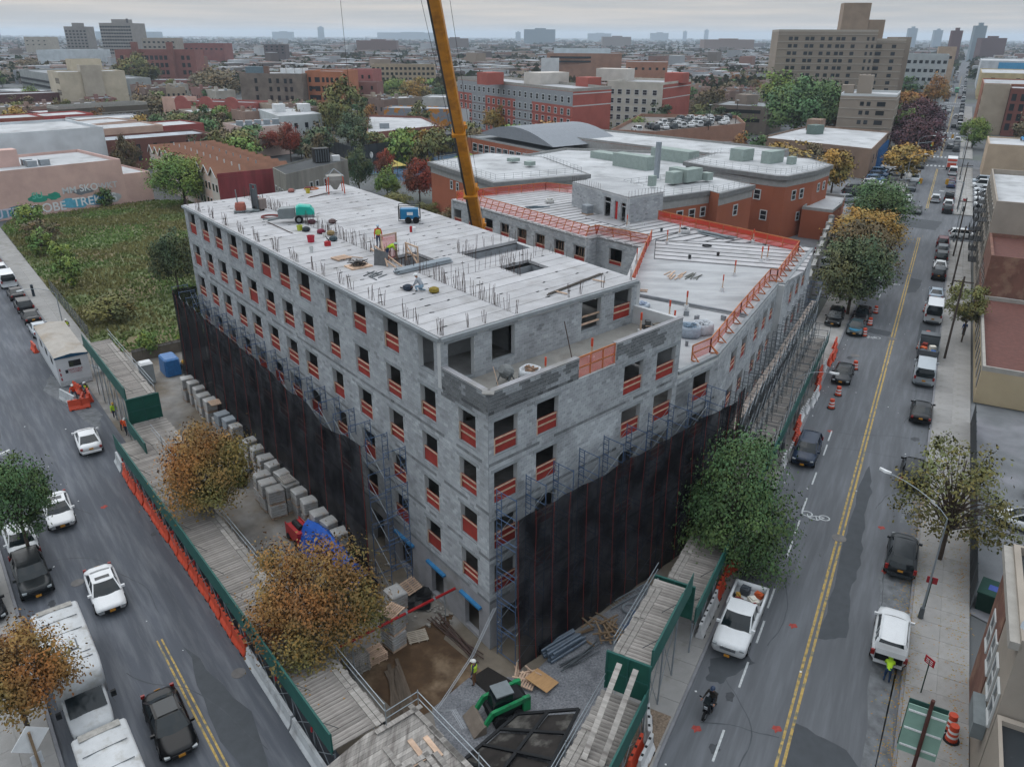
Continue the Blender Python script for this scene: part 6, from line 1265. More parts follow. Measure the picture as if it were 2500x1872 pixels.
o=ob('cable_bundle',cbl.mesh('cable_bundle',mat('grey_cable','#989ca0',var=.05))); tag(o,'grey cable bundle running from the corner to the platform','cable')
# back of the left yard
pt=empty('portable_toilet',(-37.6,73.8,0),R(-52),'grey portable toilet behind the raised shed','portable toilet'); PTM=mat('toilet_grey','#8b9194',rough=.6,var=.08); ob('cabin',MB().box(-.6,.6,-.6,.6,.08,2.2).mesh('cabin',PTM),pt); ob('roof',MB().loft([[(-.64,-.64,2.2),(.64,-.64,2.2),(.64,.64,2.2),(-.64,.64,2.2)],[(-.4,-.5,2.4),(.4,-.5,2.4),(.4,.5,2.4),(-.4,.5,2.4)]]).mesh('roof',WHITE),pt); ob('door',MB().box(-.42,.42,-.63,-.6,.15,2.05).mesh('door',mat('toilet_door','#767d82')),pt)
bx=empty('tarped_crate',(-36.4,76.6,0),R(-52),'crate covered with blue plastic sheet by the lot fence','crate'); ob('cover',MB().loft([[(1.3*x*k,.8*y*k,z) for x,y in ((-1,-.8),(-.8,-1),(.8,-1),(1,-.8),(1,.8),(.8,1),(-.8,1),(-1,.8))] for z,k in ((.05,1.04),(.9,1.0),(1.75,.97),(1.9,.8))]).mesh('cover',mat('sheet_blue','#2b5f93',rough=.4,var=.2,scale=4)),bx); ob('skid',MB().box(-1.2,1.2,-.75,.75,0,.06).mesh('skid',TIMB),bx)
ge=empty('generator',(-35.0,76.9,0),R(-52),'small yellow and black generator by the blue crate','generator'); ob('body',MB().box(-.5,.5,-.35,.35,.25,.9).mesh('body',BLK),ge); ob('tank',MB().tube((-.4,0,1.0),(.4,0,1.0),.2,8).mesh('tank',mat('machine_yellow','#b8882a')),ge); ob('frame',MB().tube((-.55,-.4,0),(-.55,-.4,1.2),.03,5).tube((.55,-.4,0),(.55,-.4,1.2),.03,5).tube((.55,.4,0),(.55,.4,1.2),.03,5).tube((-.55,.4,0),(-.55,.4,1.2),.03,5).mesh('frame',STEEL),ge)
fl=empty('timber_retaining_fence',(-41.6,79.2,0),math.atan2(3.6,4.2),'grey timber board fence closing the vacant lot','fence')
for k in range(10): ob('board',MB().box(k*1.0,k*1.0+.98,-.03,.03,0,1.5+rnd.uniform(-.05,.05)).mesh('board',mat('fence_board','#5f584f',var=.2,rand=.15)),fl)
ob('rail',MB().box(0,10,-.09,-.03,1.2,1.35).mesh('rail',WOODG),fl)
wf=empty('street_pole_fence',LP(112,13.7),LA,'rusted chain fence panel at the vacant lot edge','fence'); 
for k in range(12): ob('post',MB().tube((k*2.2-14,0,0),(k*2.2-14,0,2.0),.035,5).mesh('post',STEEL),wf)
ob('mesh_sheet',MB().box(-14,10.2,-.01,.01,.1,1.9).mesh('mesh_sheet',meshmat('chain_mesh','#6d7173',.3)),wf)
# ---------------------------------------------------------------- gear on the main roof
mpm=empty('mortar_pump',(-18.5,66.8,18.3),R(12),'towable mortar pump with teal engine cover on the roof','mortar pump'); MG=mat('pump_grey','#6e7577',rough=.5,var=.15)
ob('mixer_tub',MB().loft([[(x,-.5,z0),(x,-.5,z1),(x,.5,z1),(x,.5,z0)][::-1] for x,z0,z1 in ((-1.5,.6,1.1),(-1.3,.4,1.25),(-.3,.4,1.3),(-.1,.6,1.3))]).mesh('mixer_tub',MG),mpm); ob('engine_cover',MB().loft([[(x,-.55,.55),(x,-.55,z-.1),(x,-.4,z),(x,.4,z),(x,.55,z-.1),(x,.55,.55)][::-1] for x,z in ((.0,1.35),(.3,1.5),(1.2,1.4),(1.5,1.0))]).mesh('engine_cover',mat('teal_cover','#1d9c8c',rough=.4,var=.06)),mpm); ob('lower_housing',MB().box(-.1,1.5,-.56,.56,.45,.7).mesh('lower_housing',MG),mpm); ob('drawbar',MB().bar((-1.4,0,.45),(-2.8,0,.35),.12,.12).mesh('drawbar',MG),mpm); ob('pump_pipe',MB().tube((-2.4,-.2,.3),(-1.2,-.3,.5),.09,8).mesh('pump_pipe',MG),mpm)
for y in (-.68,.68): w=ob('wheel',MB().tube((.2,y-.1,.34),(.2,y+.1,.34),.34,14).mesh('wheel',TYRE),mpm); ob('rim',MB().tube((.2,y-.11,.34),(.2,y+.11,.34),.18,8).mesh('rim',RIM),w)
fk=empty('pallet_stacker',(-23.4,71.3,18.3),R(-30),'walkie pallet stacker with raised mast on the roof','stacker'); ob('mast',MB().box(-.35,-.22,-.1,.1,0,2.4).box(.22,.35,-.1,.1,0,2.4).box(-.35,.35,-.05,.05,2.3,2.4).box(-.2,.2,-.06,.06,.4,2.0).mesh('mast',STEEL),fk); ob('power_unit',MB().loft([[(x,.12,z) for x in (-.5,.5)]+[(x,.9,z) for x in (.5,-.5)] for z in (.15,.9,1.05)]).mesh('power_unit',mat('stacker_body','#7a6f6b',var=.15)),fk); ob('red_guard',MB().box(-.5,-.42,.1,.9,.2,1.15).mesh('red_guard',mat('stacker_red','#a8503f')),fk)
for x in (-.25,.25): ob('fork',MB().box(x-.08,x+.08,-1.3,-.1,.1,.16).mesh('fork',STEEL),fk)
for x in (-.4,.4): ob('wheel',MB().tube((x-.06,.5,.13),(x+.06,.5,.13),.13,8).mesh('wheel',TYRE),fk)
st2=empty('mixer_stand',(-24.6,70.8,18.3),R(20),'grey mixing stand beside the pallet stacker','mixer'); ob('barrel',lathe(((.45,.1),(.5,.5),(.42,.85))).mesh('barrel',mat('barrel_red','#94584c',var=.15)),st2); ob('arm',MB().bar((-.2,0,.8),(-.25,0,2.0),.1,.1).mesh('arm',MG),st2); ob('tray',MB().box(-.6,1.6,-.5,.5,.05,.2).mesh('tray',MG),st2)
hp_=empty('concrete_hopper',(-18.05,80.5,18.3),R(20),'grey cone hopper in an orange frame at the far roof end','hopper'); ob('cone',lathe(((.18,.35),(.85,1.35),(.9,1.75),(.8,1.75))).mesh('cone',mat('hopper_grey','#8b8984',var=.1)),hp_)
for x in (-.8,.8):
    for y in (-.8,.8): ob('leg',MB().tube((x,y,0),(x*.9,y*.9,1.7),.05,6).mesh('leg',mat('hopper_red','#b04c33')),hp_)
ob('hoop',MB().tube((-.85,-.85,1.7),(0,0,2.4),.03,5).tube((.85,-.85,1.7),(0,0,2.4),.03,5).tube((.85,.85,1.7),(0,0,2.4),.03,5).tube((-.85,.85,1.7),(0,0,2.4),.03,5).mesh('hoop',GALV),hp_)
wl=empty('welder_generator',(-8.85,66.9,18.3),R(5),'blue welder generator in a wheeled frame on the roof','welder'); ob('housing',MB().box(-.75,.75,-.4,.4,.35,1.2).mesh('housing',mat('welder_blue','#1c6a93',rough=.45,var=.08)),wl); ob('end_panel',MB().box(-.8,-.75,-.41,.41,.33,1.22).mesh('end_panel',BLK),wl); ob('logo_plate',MB().box(-.2,.3,-.415,-.4,.7,.95).mesh('logo_plate',WHITE),wl)
fr_=MB()
for x in (-.9,.9):
    for y in (-.5,.5): fr_.tube((x,y,.2),(x,y,1.5),.03,5)
for y in (-.5,.5): fr_.tube((-.9,y,1.5),(.9,y,1.5),.03,5); fr_.tube((-.9,y,.25),(.9,y,.25),.03,5)
ob('frame',fr_.mesh('frame',BLK),wl)
for x in (-.1,.55):
    for y in (-.5,.5): ob('wheel',MB().tube((x,y-.08,.28),(x,y+.08,.28),.28,12).mesh('wheel',TYRE),wl)
bucket((-15.65,59.8,18.3),'a6283a','square red bucket on the roof slab',.5,.3); bucket((-17.5,63.7,18.3),'a7b13c','lime bucket on the roof slab',.42,.24); bucket((-15.0,61.5,18.3),'c9c9c6','white bucket lying near the red tools on the roof',.3,.14); bucket((-14.9,56.8,18.3),'bfc1c0','white bucket alone on the near roof slab',.38,.16); bucket((-20.8,80.2,18.3),'b0a13c','yellow bucket near the far hopper',.45,.24)
gc=empty('fuel_can',(-14.1,58.6,18.3),R(30),'red fuel can with spout on the roof slab','fuel can'); ob('can',MB().box(-.22,.22,-.14,.14,0,.34).mesh('can',mat('can_red','#a02a30')),gc); ob('spout',MB().tube((.15,0,.34),(-.1,0,.75),.03,6).mesh('spout',BLK),gc); ob('grip',MB().bar((-.15,0,.4),(.1,0,.4),.03,.03).mesh('grip',mat('can_red','#a02a30')),gc)
fx=empty('fire_extinguisher',(-8.3,63.3,18.3),0,'red and white extinguisher canister by the rebar','extinguisher'); ob('canister',lathe(((.12,0),(.13,.4),(.05,.5))).mesh('canister',mat('can_red','#a02a30')),fx); ob('white_box',MB().box(.1,.35,-.15,.15,0,.4).mesh('white_box',WHITE),fx)
def toolbag(label,pos,c,sc=1):
    t=empty('tool_bag',pos,rnd.uniform(0,3),label,'tool bag'); ob('bag',lathe(((.2*sc,0),(.34*sc,.12),(.3*sc,.3*sc),(.12*sc,.38*sc)),9).mesh('bag',mat('bag_'+c,'#'+c,var=.3,scale=7)),t); ob('tool',MB().bar((-.3*sc,.1,.05),(.5*sc,.2,.12),.07,.06).mesh('tool',BLK),t); ob('strap',MB().bar((.0,-.3*sc,.02),(.1,.35*sc,.3*sc),.05,.02).mesh('strap',cloth('5a2430')),t)
for p,c,l in (((-15.5,62.6,18.3),'6a2436','dark red tool bag beside the tan bag on the roof'),((-14.6,62.1,18.3),'7d6b4a','tan canvas bag on the roof slab'),((-17.1,66.2,18.3),'4a2430','dark red harness in front of the mortar pump'),((-15.4,66.4,18.3),'5a4b4a','cut-off saw lying beyond the mortar pump'),((-18.2,69.4,18.3),'4f4a35','olive bag behind the mortar pump'),((-16.9,63.4,18.3),'2d3338','dark tool beside the lime bucket'),((-14.0,60.2,18.3),'39474d','blue grey drill on the roof slab'),((-22.6,80.6,18.3),'8a5a54','worn bag at the far end of the roof'),((-6.6,47.4,18.3),'2a3340','dark blue tool bag before the kneeling worker'),((-4.9,46.9,18.3),'7a6a2a','yellow tool pouch behind the kneeling worker'),((-21.2,81.9,18.3),'5d2a35','red bag beside the yellow ring hose')): toolbag(l,p,c)
cb=empty('cable_pallet',(-10.7,52.8,18.3),R(40),'pallet heaped with black cable on the near roof slab','pallet'); ob('board',MB().box(-.8,.8,-.6,.6,0,.1).mesh('board',TIMB),cb); mbq=MB()
for k in range(26): a=rnd.uniform(0,PI); x,y=rnd.uniform(-.4,.4),rnd.uniform(-.3,.3); mbq.tube((x-.4*math.cos(a),y-.4*math.sin(a),.15+.012*k),(x+.4*math.cos(a),y+.4*math.sin(a),.15+.012*k),.03,5)
ob('cable_heap',mbq.mesh('cable_heap',mat('cable_dark','#3a3532',var=.2)),cb)
def bars(label,a,b,n,sp,r,m,name,cat,z=18.34):
    t=empty(name,(a[0],a[1],z),math.atan2(b[1]-a[1],b[0]-a[0]),label,cat); L=math.hypot(b[0]-a[0],b[1]-a[1])
    for k in range(n): ob('bar',MB().tube((rnd.uniform(-.1,.3),(k%5-2)*sp,r+(k//5)*2*r),(L-rnd.uniform(0,.4),(k%5-2)*sp+rnd.uniform(-.03,.03),r+(k//5)*2*r),r,6).mesh('bar',m),t)
bars('bundle of galvanised studs by the stair opening',(-7.9,50.9),(-4.4,54.2),15,.13,.05,GALV,'stud_bundle','studs'); bars('long bent dark pipe on the near roof corner',(2.0,46.4),(6.0,51.3),2,.09,.05,mat('dark_pipe','#4a4540'),'long_pipe','pipe'); bars('thin rods on the left half of the roof',(-20.9,66.6),(-17.6,62.4),2,.08,.02,RUST,'rod','rods'); bars('short timber under the long pipe near the roof corner',(2.6,47.4),(3.6,46.6),1,.1,.05,TIMB,'timber_block','timber'); bars('second short timber under the long pipe',(5.2,50.0),(6.3,49.2),1,.1,.05,TIMB,'timber_block','timber'); bars('pair of long rods near the far hopper',(-20.2,77.6),(-18.6,80.3),3,.07,.03,RUST,'rod','rods'); bars('thin timber beside the small pallet on the roof',(-12.2,55.6),(-10.4,54.9),1,.1,.04,TIMB,'timber_strip','timber')
ff=empty('timber_formwork',(-7.6,54.6,18.3),R(38),'timber guard frame with braces around the stair opening on the roof','formwork'); tb=[((0,-1.6,0),(0,-1.6,1.3)),((0,0,0),(0,0,1.3)),((0,-1.6,1.25),(0,0,1.25)),((0,-1.6,.6),(0,0,.6)),((0,-1.6,0),(0,0,1.2)),((-1.6,.6,0),(-1.6,.6,1.9)),((-.3,.8,0),(-.3,.8,1.9)),((-1.6,.6,1.85),(-.3,.8,1.85)),((-1.6,.6,.9),(-.3,.8,.9)),((-2.0,-.8,.05),(-1.6,.6,1.5)),((-1.6,-1.3,0),(-2.3,.9,1.0)),((-1.2,-1.6,0),(-1.9,1.0,1.1))]
for a,b in tb: ob('timber',MB().bar(a,b,.09,.09).mesh('timber',TIMB),ff)
ob('red_net',MB().add([(-1.6,.62,.1),(-.3,.82,.1),(-.3,.82,1.8),(-1.6,.62,1.8)],[(0,1,2,3)]).mesh('red_net',ONET),ff); ob('tarp_sheet',MB().add([(-2.5,.2,.0),(-1.9,-.6,.0),(-1.7,-.5,.9),(-2.3,.4,1.1)],[(0,1,2,3)]).mesh('tarp_sheet',mat('grey_sheet','#5b5c5e',var=.2)),ff)
# ---------------------------------------------------------------- terrace and wing roof
def bigbag(label,pos,w,h,c='b9bcbf',fill='7d6553'):
    t=empty('bulk_bag',pos,rnd.uniform(0,2),label,'bulk bag'); rg=[]
    for z,k in ((0,.85),(h*.3,1.03),(h*.75,1.0),(h,.95),(h*.97,.86),(h*.8,.8)): rg.append([((w/2)*k*x*(1+.06*mn.noise((x*3,y*3,z*3))),(w/2)*k*y,z+.05*mn.noise((x*2,y*2,z))) for x,y in ((-1,-.7),(-.7,-1),(0,-1.05),(.7,-1),(1,-.7),(1.05,0),(1,.7),(.7,1),(0,1.05),(-.7,1),(-1,.7),(-1.05,0))])
    ob('bag',MB().loft(rg,0,True).mesh('bag',mat('bulkbag_'+c,'#'+c,rough=.5,var=.2,scale=5),True),t); mb=MB()
    for k in range(26): mb.cbox((rnd.uniform(-.3,.3)*w,rnd.uniform(-.3,.3)*w,h*.86+rnd.uniform(0,.12)),(.22,.1,.07),rnd.uniform(0,3),0,None,(rnd.uniform(-.5,.5),0))
    ob('debris',mb.mesh('debris',mat('debris_'+fill,'#'+fill,var=.3)),t); return t
bigbag('white bulk bag of broken block on the terrace',(1.0,39.9,15.33),1.05,.85); bigbag('white bulk bag on the lower roof beside the avenue fence',(14.3,55.2,12.62),1.3,.9,'a9adb2','a9adb2'); bigbag('blue and white bulk bag on the lower roof',(13.2,54.6,12.62),1.4,.9,'8f9aa5','6d7f8f'); bigbag('white bag lying on the wing roof planks',(4.9,104.6,12.72),1.0,.5,'b5b5b2','a5a3a0'); bigbag('white bag by the back fence of the wing roof',(19.4,87.6,12.72),1.1,.5,'b3b5b6','3a3d40'); bigbag('coloured packets dumped at the terrace wall',(10.6,61.4,12.62),1.2,.35,'9aa4ae','8894a6')
cm_=empty('concrete_mixer',(-.3,39.6,15.33),R(-140),'grey concrete mixer drum on the terrace','concrete mixer'); M_=Matrix.Rotation(R(55),4,'Y'); dr=lathe(((.15,-.4),(.38,-.2),(.42,.1),(.25,.45),(.23,.47))); ob('drum',MB().add([tuple(M_@Vector(q)+Vector((0,0,.75))) for q in dr.v],dr.f).mesh('drum',mat('mixer_grey','#6c6f6f',var=.25,scale=4)),cm_); ob('stand',MB().tube((-.4,-.4,0),(0,-.4,.75),.035,5).tube((.4,-.4,0),(0,-.4,.75),.035,5).tube((-.4,.4,0),(0,.4,.75),.035,5).tube((.4,.4,0),(0,.4,.75),.035,5).mesh('stand',STEEL),cm_)
for y in (-.45,.45): ob('wheel',MB().tube((-.5,y-.06,.18),(-.5,y+.06,.18),.18,10).mesh('wheel',TYRE),cm_)
bucket((-1.9,37.6,15.33),'c3c5c5','white bucket by the terrace corner',.42,.2); bucket((8.6,48.2,15.33),'3c3c3a','dark rubber bucket at the far end of the terrace',.4,.2); bucket((9.0,48.9,15.33),'5a5a58','steel drum at the far end of the terrace',.5,.22)
o=ob('mortar_patch',MB().disc((0,0,0),.75,14).mesh('mortar_patch',mat('wet_mortar','#4d4b46',var=.3))); o.location=(-.9,37.9,15.336); tag(o,'wet mortar spread on the terrace corner','mortar')
wb_=empty('wheelbarrow',(9.7,48.0,15.33),R(30),'wheelbarrow of sand at the end of the terrace','wheelbarrow'); ob('tray',MB().loft([[(x*k,y*k,z) for x,y in ((-.5,-.35),(.5,-.3),(.5,.3),(-.5,.35))] for z,k in ((.3,.6),(.6,1.05))]).mesh('tray',mat('barrow_tray','#6a665e',var=.2)),wb_); ob('wheel',MB().tube((.65,-.05,.2),(.65,.05,.2),.2,10).mesh('wheel',TYRE),wb_); ob('handles',MB().tube((.65,-.1,.2),(-1.1,-.3,.55),.025,5).tube((.65,.1,.2),(-1.1,.3,.55),.025,5).mesh('handles',TIMB),wb_)
sv=empty('shovel',(-.7,38.5,15.33),R(-50),'shovel standing by the mortar on the terrace','shovel'); ob('shaft',MB().tube((0,0,.2),(-.5,0,1.35),.02,5).mesh('shaft',TIMB),sv); ob('blade',MB().add([(0,-.12,.22),(0,.12,.22),(.2,.1,.0),(.2,-.1,.0)],[(0,1,2,3)]).mesh('blade',STEEL),sv)
o=ob('leaning_pole',MB().tube((0,0,0),(-.55,.35,2.4),.03,5).mesh('leaning_pole',RUST),loc=(3.6,42.9,15.33)); tag(o,'thin rusty pole leaning on the set back wall','pole')
o=ob('scrap_blocks',MB().cbox((0,0,.1),(.5,.3,.2),.2).cbox((.5,.25,.1),(.4,.2,.2),.6).cbox((-.3,-.25,.08),(.35,.2,.16),1.1).cbox((.15,.1,.28),(.35,.2,.16),.9).mesh('scrap_blocks',mat('tan_block','#86735c',var=.2)),loc=(-2.4,38.7,15.33),kind='stuff'); tag(o,'tan bags and broken blocks at the terrace corner','blocks',kind='stuff')
def postb(label,pos,h=1.5,grp='orange marker posts'):
    t=empty('marker_post',pos,rnd.uniform(0,3),label,'marker post',grp)
    if 'mp' not in _bc: _bc['mp']=(lathe(((.15,0),(.18,.36),(.16,.36),(.14,.25))).mesh('base_bucket',WHITE),MB().box(-.045,.045,-.045,.045,.1,1.0).mesh('post',TIMB),MB().box(-.05,.05,-.05,.05,1.0,1.5).mesh('orange_tip',ORNG))
    for n_,m in zip(('base_bucket','post','orange_tip'),_bc['mp']): ob(n_,m,t)
for p,l in (((1.85,39.9,15.33),'orange marker post nearest on the terrace'),((4.7,42.9,15.33),'orange marker post in the middle of the terrace'),((8.3,47.6,15.33),'orange marker post at the far end of the terrace'),((12.4,58.6,12.62),'marker post behind the bulk bags on the lower roof'),((14.2,60.8,12.7),'marker post at the step wall of the wing roof'),((18.3,65.6,12.7),'marker post in the middle of the wing topping'),((20.6,70.4,12.7),'marker post farther across the wing topping'),((24.6,75.6,12.7),'marker post by the avenue fence on the wing roof'),((25.3,76.0,12.7),'paired marker post by the avenue fence on the wing roof'),((16.5,82.5,12.7),'marker post at the courtyard fence corner'),((18.6,86.4,12.7),'marker post by the back bag on the wing roof'),((12.3,56.1,12.62),'marker post among the bulk bags'),((13.2,90.0,12.72),'marker post beside the stair housing door'),((12.1,74.5,12.7),'marker post near the courtyard fence'),((25.9,83.2,12.7),'marker post by the back right fence')): postb(l,p)
bucket((17.7,76.5,12.7),'2a2c2e','black bucket on the wing roof planks'); bucket((20.8,77.6,12.7),'33302f','second black bucket on the wing roof planks'); bucket((13.6,91.4,12.72),'c5c7c6','white bucket at the stair housing corner'); bucket((15.2,91.2,12.72),'c5c7c6','white bucket right of the stair housing'); bucket((16.9,88.2,12.72),'3a3d40','dark bucket by the white bag on the wing roof')
for i,(x,y,z) in enumerate(((13.9,59.3,12.62),(14.5,58.2,12.62),(12.6,52.7,12.62),(16.6,58.2,12.62),(3.4,40.6,16.6))):
    if i<4: o=ob('loose_block',MB().box(-.2,.2,-.1,.1,0,.2).box(-.2,.2,-.1,.1,.205,.4).mesh('loose_block',CMU2),loc=(x,y,z),rz=i*.7); tag(o,('pair of loose blocks by the step wall','pair of loose blocks beside the marker post','pair of loose blocks at the avenue fence','pair of loose blocks in the lower roof corner')[i],'block')
bundle(9.3,97.6,12.72,R(30),'block pallet on the wing roof before the stair housing',None,True)
# ---------------------------------------------------------------- trees
BARK=mat('bark','#4a4038',rough=.95,var=.25,scale=4)
LM={'rust':leafmat('leaf_rust','#8f6238','#6f6a3e'),'green':leafmat('leaf_green','#567046','#4c603d'),'olive':leafmat('leaf_olive','#6f7043','#5f5c39'),'yellow':leafmat('leaf_yellow','#9c7c40','#80703c'),'lime':leafmat('leaf_lime','#6f7f3e','#58703a'),'orange':leafmat('leaf_orange','#94653a','#80683d'),'plum':leafmat('leaf_plum','#54373b','#48343a'),'red':leafmat('leaf_red','#81392c','#6b4232'),'dark':leafmat('leaf_dark','#475a40','#5a5c40'),'brown':leafmat('leaf_brown','#6c5f45','#625843')}
def treemesh(seed,n,ls,shape='round',clumps=60,hollow=.35,sparse=False):
    """unit crown: radius 1 horizontally, -1..1 vertically"""
    q=random.Random(seed); mb=MB(); cs=[]; nrm=[]
    while len(cs)<clumps:
        x,y,z=q.uniform(-1.1,1.1),q.uniform(-1.1,1.1),q.uniform(-1.1,1.1); d_=(x*x+y*y+z*z)**.5+1e-6; r=(d_/(.84+.58*mn.noise((x/d_*1.9+seed,y/d_*1.9,z/d_*1.9))))**2
        if shape=='cone':
            w=1.0-.62*max(0,(z+.35)/1.35); 
            w*=.9+.4*mn.noise((x*2.2+seed,y*2.2,z*2.5))
            if abs(z)>1 or (x*x+y*y)**.5>w or (x*x+y*y)**.5<w*.3: continue
        elif r>1 or r<hollow or (z<-.55 and r>.7): continue
        cs.append((x*.9,y*.9,z*.9,q.uniform(.68,1.32),q.uniform(-.16,.16)))
    per=n//clumps; cr_=.30 if not sparse else .22
    for x,y,z,b,hu in cs:
        k=q.uniform(.55,1.25)*cr_
        for _ in range(per):
            dx,dy,dz=q.gauss(0,.52)*k,q.gauss(0,.52)*k,q.gauss(0,.36)*k; px,py,pz=x+dx,y+dy,z+dz
            nv=Vector((dx+q.gauss(0,.12),dy+q.gauss(0,.12),abs(dz)+.10+q.gauss(0,.1))).normalized(); u=nv.orthogonal().normalized(); a=q.uniform(0,6.28); u=u*math.cos(a)+nv.cross(u)*math.sin(a); w=nv.cross(u); s=ls*q.uniform(.6,1.3); t=s*q.uniform(.45,.75); c=Vector((px,py,pz)); g=b*q.uniform(.88,1.12); on=(Vector((px,py,pz*.8+.25)).normalized()*.75+Vector((dx,dy,dz)).normalized()*.45+nv*.35+Vector((0,0,.3))).normalized(); nrm.extend([on]*4)
            mb.add([tuple(c-u*s),tuple(c+w*t),tuple(c+u*s),tuple(c-w*t)],[(3,2,1,0) if nv.dot(on)>0 else (0,1,2,3)],0,(g*(1+hu),g,g*(1-hu)))
    mb.n=nrm; return mb,cs
def limbs(seed,cs,h,rx,rz,zc,r0,k=14,n=6):
    q=random.Random(seed); mb=MB(); top=zc-rz*.25; mb.tube((0,0,0),(0,0,top*.55),r0,n,r2=r0*.78); mb.tube((0,0,top*.55),(.05,.03,top),r0*.78,n,r2=r0*.55); mb.tube((.05,.03,top),(0,0,zc+rz*.6),r0*.5,5,r2=.03)
    for x,y,z,_,_ in q.sample(cs,min(k,len(cs))):
        e=Vector((x*rx*.92,y*rx*.92,zc+z*rz*.9)); s=Vector((0,0,min(top*q.uniform(.6,1.1),e.z))); m=s.lerp(e,.5)+Vector((0,0,.12*rz)); mb.tube(s,m,r0*.4,5,r2=r0*.24); mb.tube(m,e,r0*.24,4,r2=.015)
    return mb
_tp={}
def proto(kind,seed,n,ls,shape,clumps,sparse=False,hollow=.35):
    key=(kind,seed)
    if key not in _tp:
        mb,cs=treemesh(seed,n,ls,shape,clumps,hollow,sparse); me=mb.mesh('crown',LM[kind],col=True); me.normals_split_custom_set_from_vertices([tuple(v) for v in mb.n]); _tp[key]=(me,cs)
    return _tp[key]
def tree(kind,x,y,zc,rx,rz,label,seed=1,n=2600,ls=.085,shape='round',clumps=46,group=None,r0=None,sparse=False,name=None,k=10,base=0,hollow=.35,limb=True):
    me,cs=proto(kind,seed,n,ls,shape,clumps,sparse,hollow); r=empty(name or 'street_tree',(x,y,base),rnd.uniform(0,6),label,'tree',group); zc=max(zc,rz*.85)
    c=ob('crown',me,r,(0,0,zc)); c.scale=(rx,rx,rz)
    key=('limb',kind,seed,round(rx/2),round(rz/2),round(zc/2))
    if key not in _tp: _tp[key]=limbs(seed,cs,zc+rz,rx,rz,zc,r0 or max(.12,rx*.05),k).mesh('trunk',BARK)
    ob('trunk',_tp[key],r); return r
tree('rust',-21.7,47.2,5.2,3.5,3.9,'rusty brown tree growing through the left shed by the block row',11,24000,.024,clumps=150,r0=.17,k=22)
tree('rust',-10.9,34.5,4.4,3.8,3.7,'orange and green tree over the shed near the site corner',12,24000,.024,clumps=150,r0=.17,k=22)
tree('green',14.9,43.7,5.4,3.7,5.0,'dense green tree beside the avenue shed',13,30000,.024,'cone',clumps=210,r0=.18,k=24)
tree('green',-32.6,43.6,5.4,2.5,3.6,'green tree at the left picture edge above parked cars',14,15000,.032,clumps=100,r0=.14,k=16)
tree('rust',-24.1,28.6,4.8,2.6,2.7,'rusty tree in the bottom left corner over the shuttle bus',15,15000,.032,clumps=100,r0=.14,k=16)
tree('olive',29.6,44.4,5.2,4.0,4.6,'half bare yellowing tree over the right pavement',16,5000,.03,clumps=110,r0=.16,sparse=True,k=60)
tree('olive',53.2,86.6,4.6,2.6,3.4,'small yellow green tree against the right brick building',17,5000,.045,clumps=60,r0=.1,sparse=True,k=20)
tree('dark',43.6,96.6,6.0,4.8,5.2,'dark green brown tree beside the black minivan',18,13000,.036,clumps=130,k=16); tree('yellow',54.6,119.4,6.3,5.6,3.5,'broad yellow tree over the police lot row',19,13000,.036,clumps=130,k=16); tree('green',64.5,137.8,6.4,5.9,4.4,'broad green tree at the side street junction',20,13000,.036,clumps=130,k=16); tree('brown',47.5,104.6,6.5,4.6,4.6,'brown leaved tree between the dark and yellow trees',21,9000,.04,clumps=100,k=14)
tree('yellow',98.6,202.6,5.2,5.7,3.8,'yellow tree above the white police SUV',22,4000,.07,clumps=60); tree('yellow',73.8,183.6,5.5,4.6,4.5,'yellow tree in front of the brown precinct building',23,4000,.07,clumps=60)
tree('lime',-68.0,163.0,6.2,6.2,5.6,'large yellow green tree in the vacant lot before the row houses',24,13000,.036,clumps=130,k=16); tree('dark',-46.5,104.5,5.0,3.2,4.8,'dark green tree in the vacant lot beside the block building',25,8000,.042,clumps=90); tree('green',-42.5,112,4.2,3.6,4.0,'second dark tree between the lot and the block building',26,7000,.045,clumps=80); tree('olive',-60,168,4,4,4,'pale tree behind the large lot tree',27,2500,.08); tree('olive',-50,92.5,1.9,2.9,1.8,'yellowing shrub by the lot fence near the street lamp',28,3000,.08,name='shrub'); tree('lime',-62.6,107,2.4,1.9,2.4,'green sapling on the vacant lot pavement edge',29,2200,.09,name='sapling'); tree('lime',-68.5,116,2.4,1.8,2.3,'second green sapling on the vacant lot edge',30,2200,.09,name='sapling'); tree('lime',-40.3,80.9,1.6,1.2,1.6,'bright green weed tree behind the raised shed',31,1400,.12,name='sapling'); tree('lime',-37.6,84.2,1.3,1.0,1.2,'second bright green weed behind the blue crate',31,1400,.12,name='sapling'); tree('brown',-80,131,2.6,3.4,2.6,'bare brown bush at the lot corner by the graffiti',32,1200,.07,sparse=True,name='shrub',k=24); tree('lime',-86,139,2.6,3.2,2.8,'yellow green bush at the left lot corner',33,2400,.08,name='shrub'); tree('green',-84.6,163.5,2.0,1.8,2.2,'vine bush growing on the graffiti wall',34,1500,.11,name='shrub'); tree('lime',-76,124,2.2,2.0,2.2,'leafy bush along the lot pavement',35,1800,.1,name='shrub')
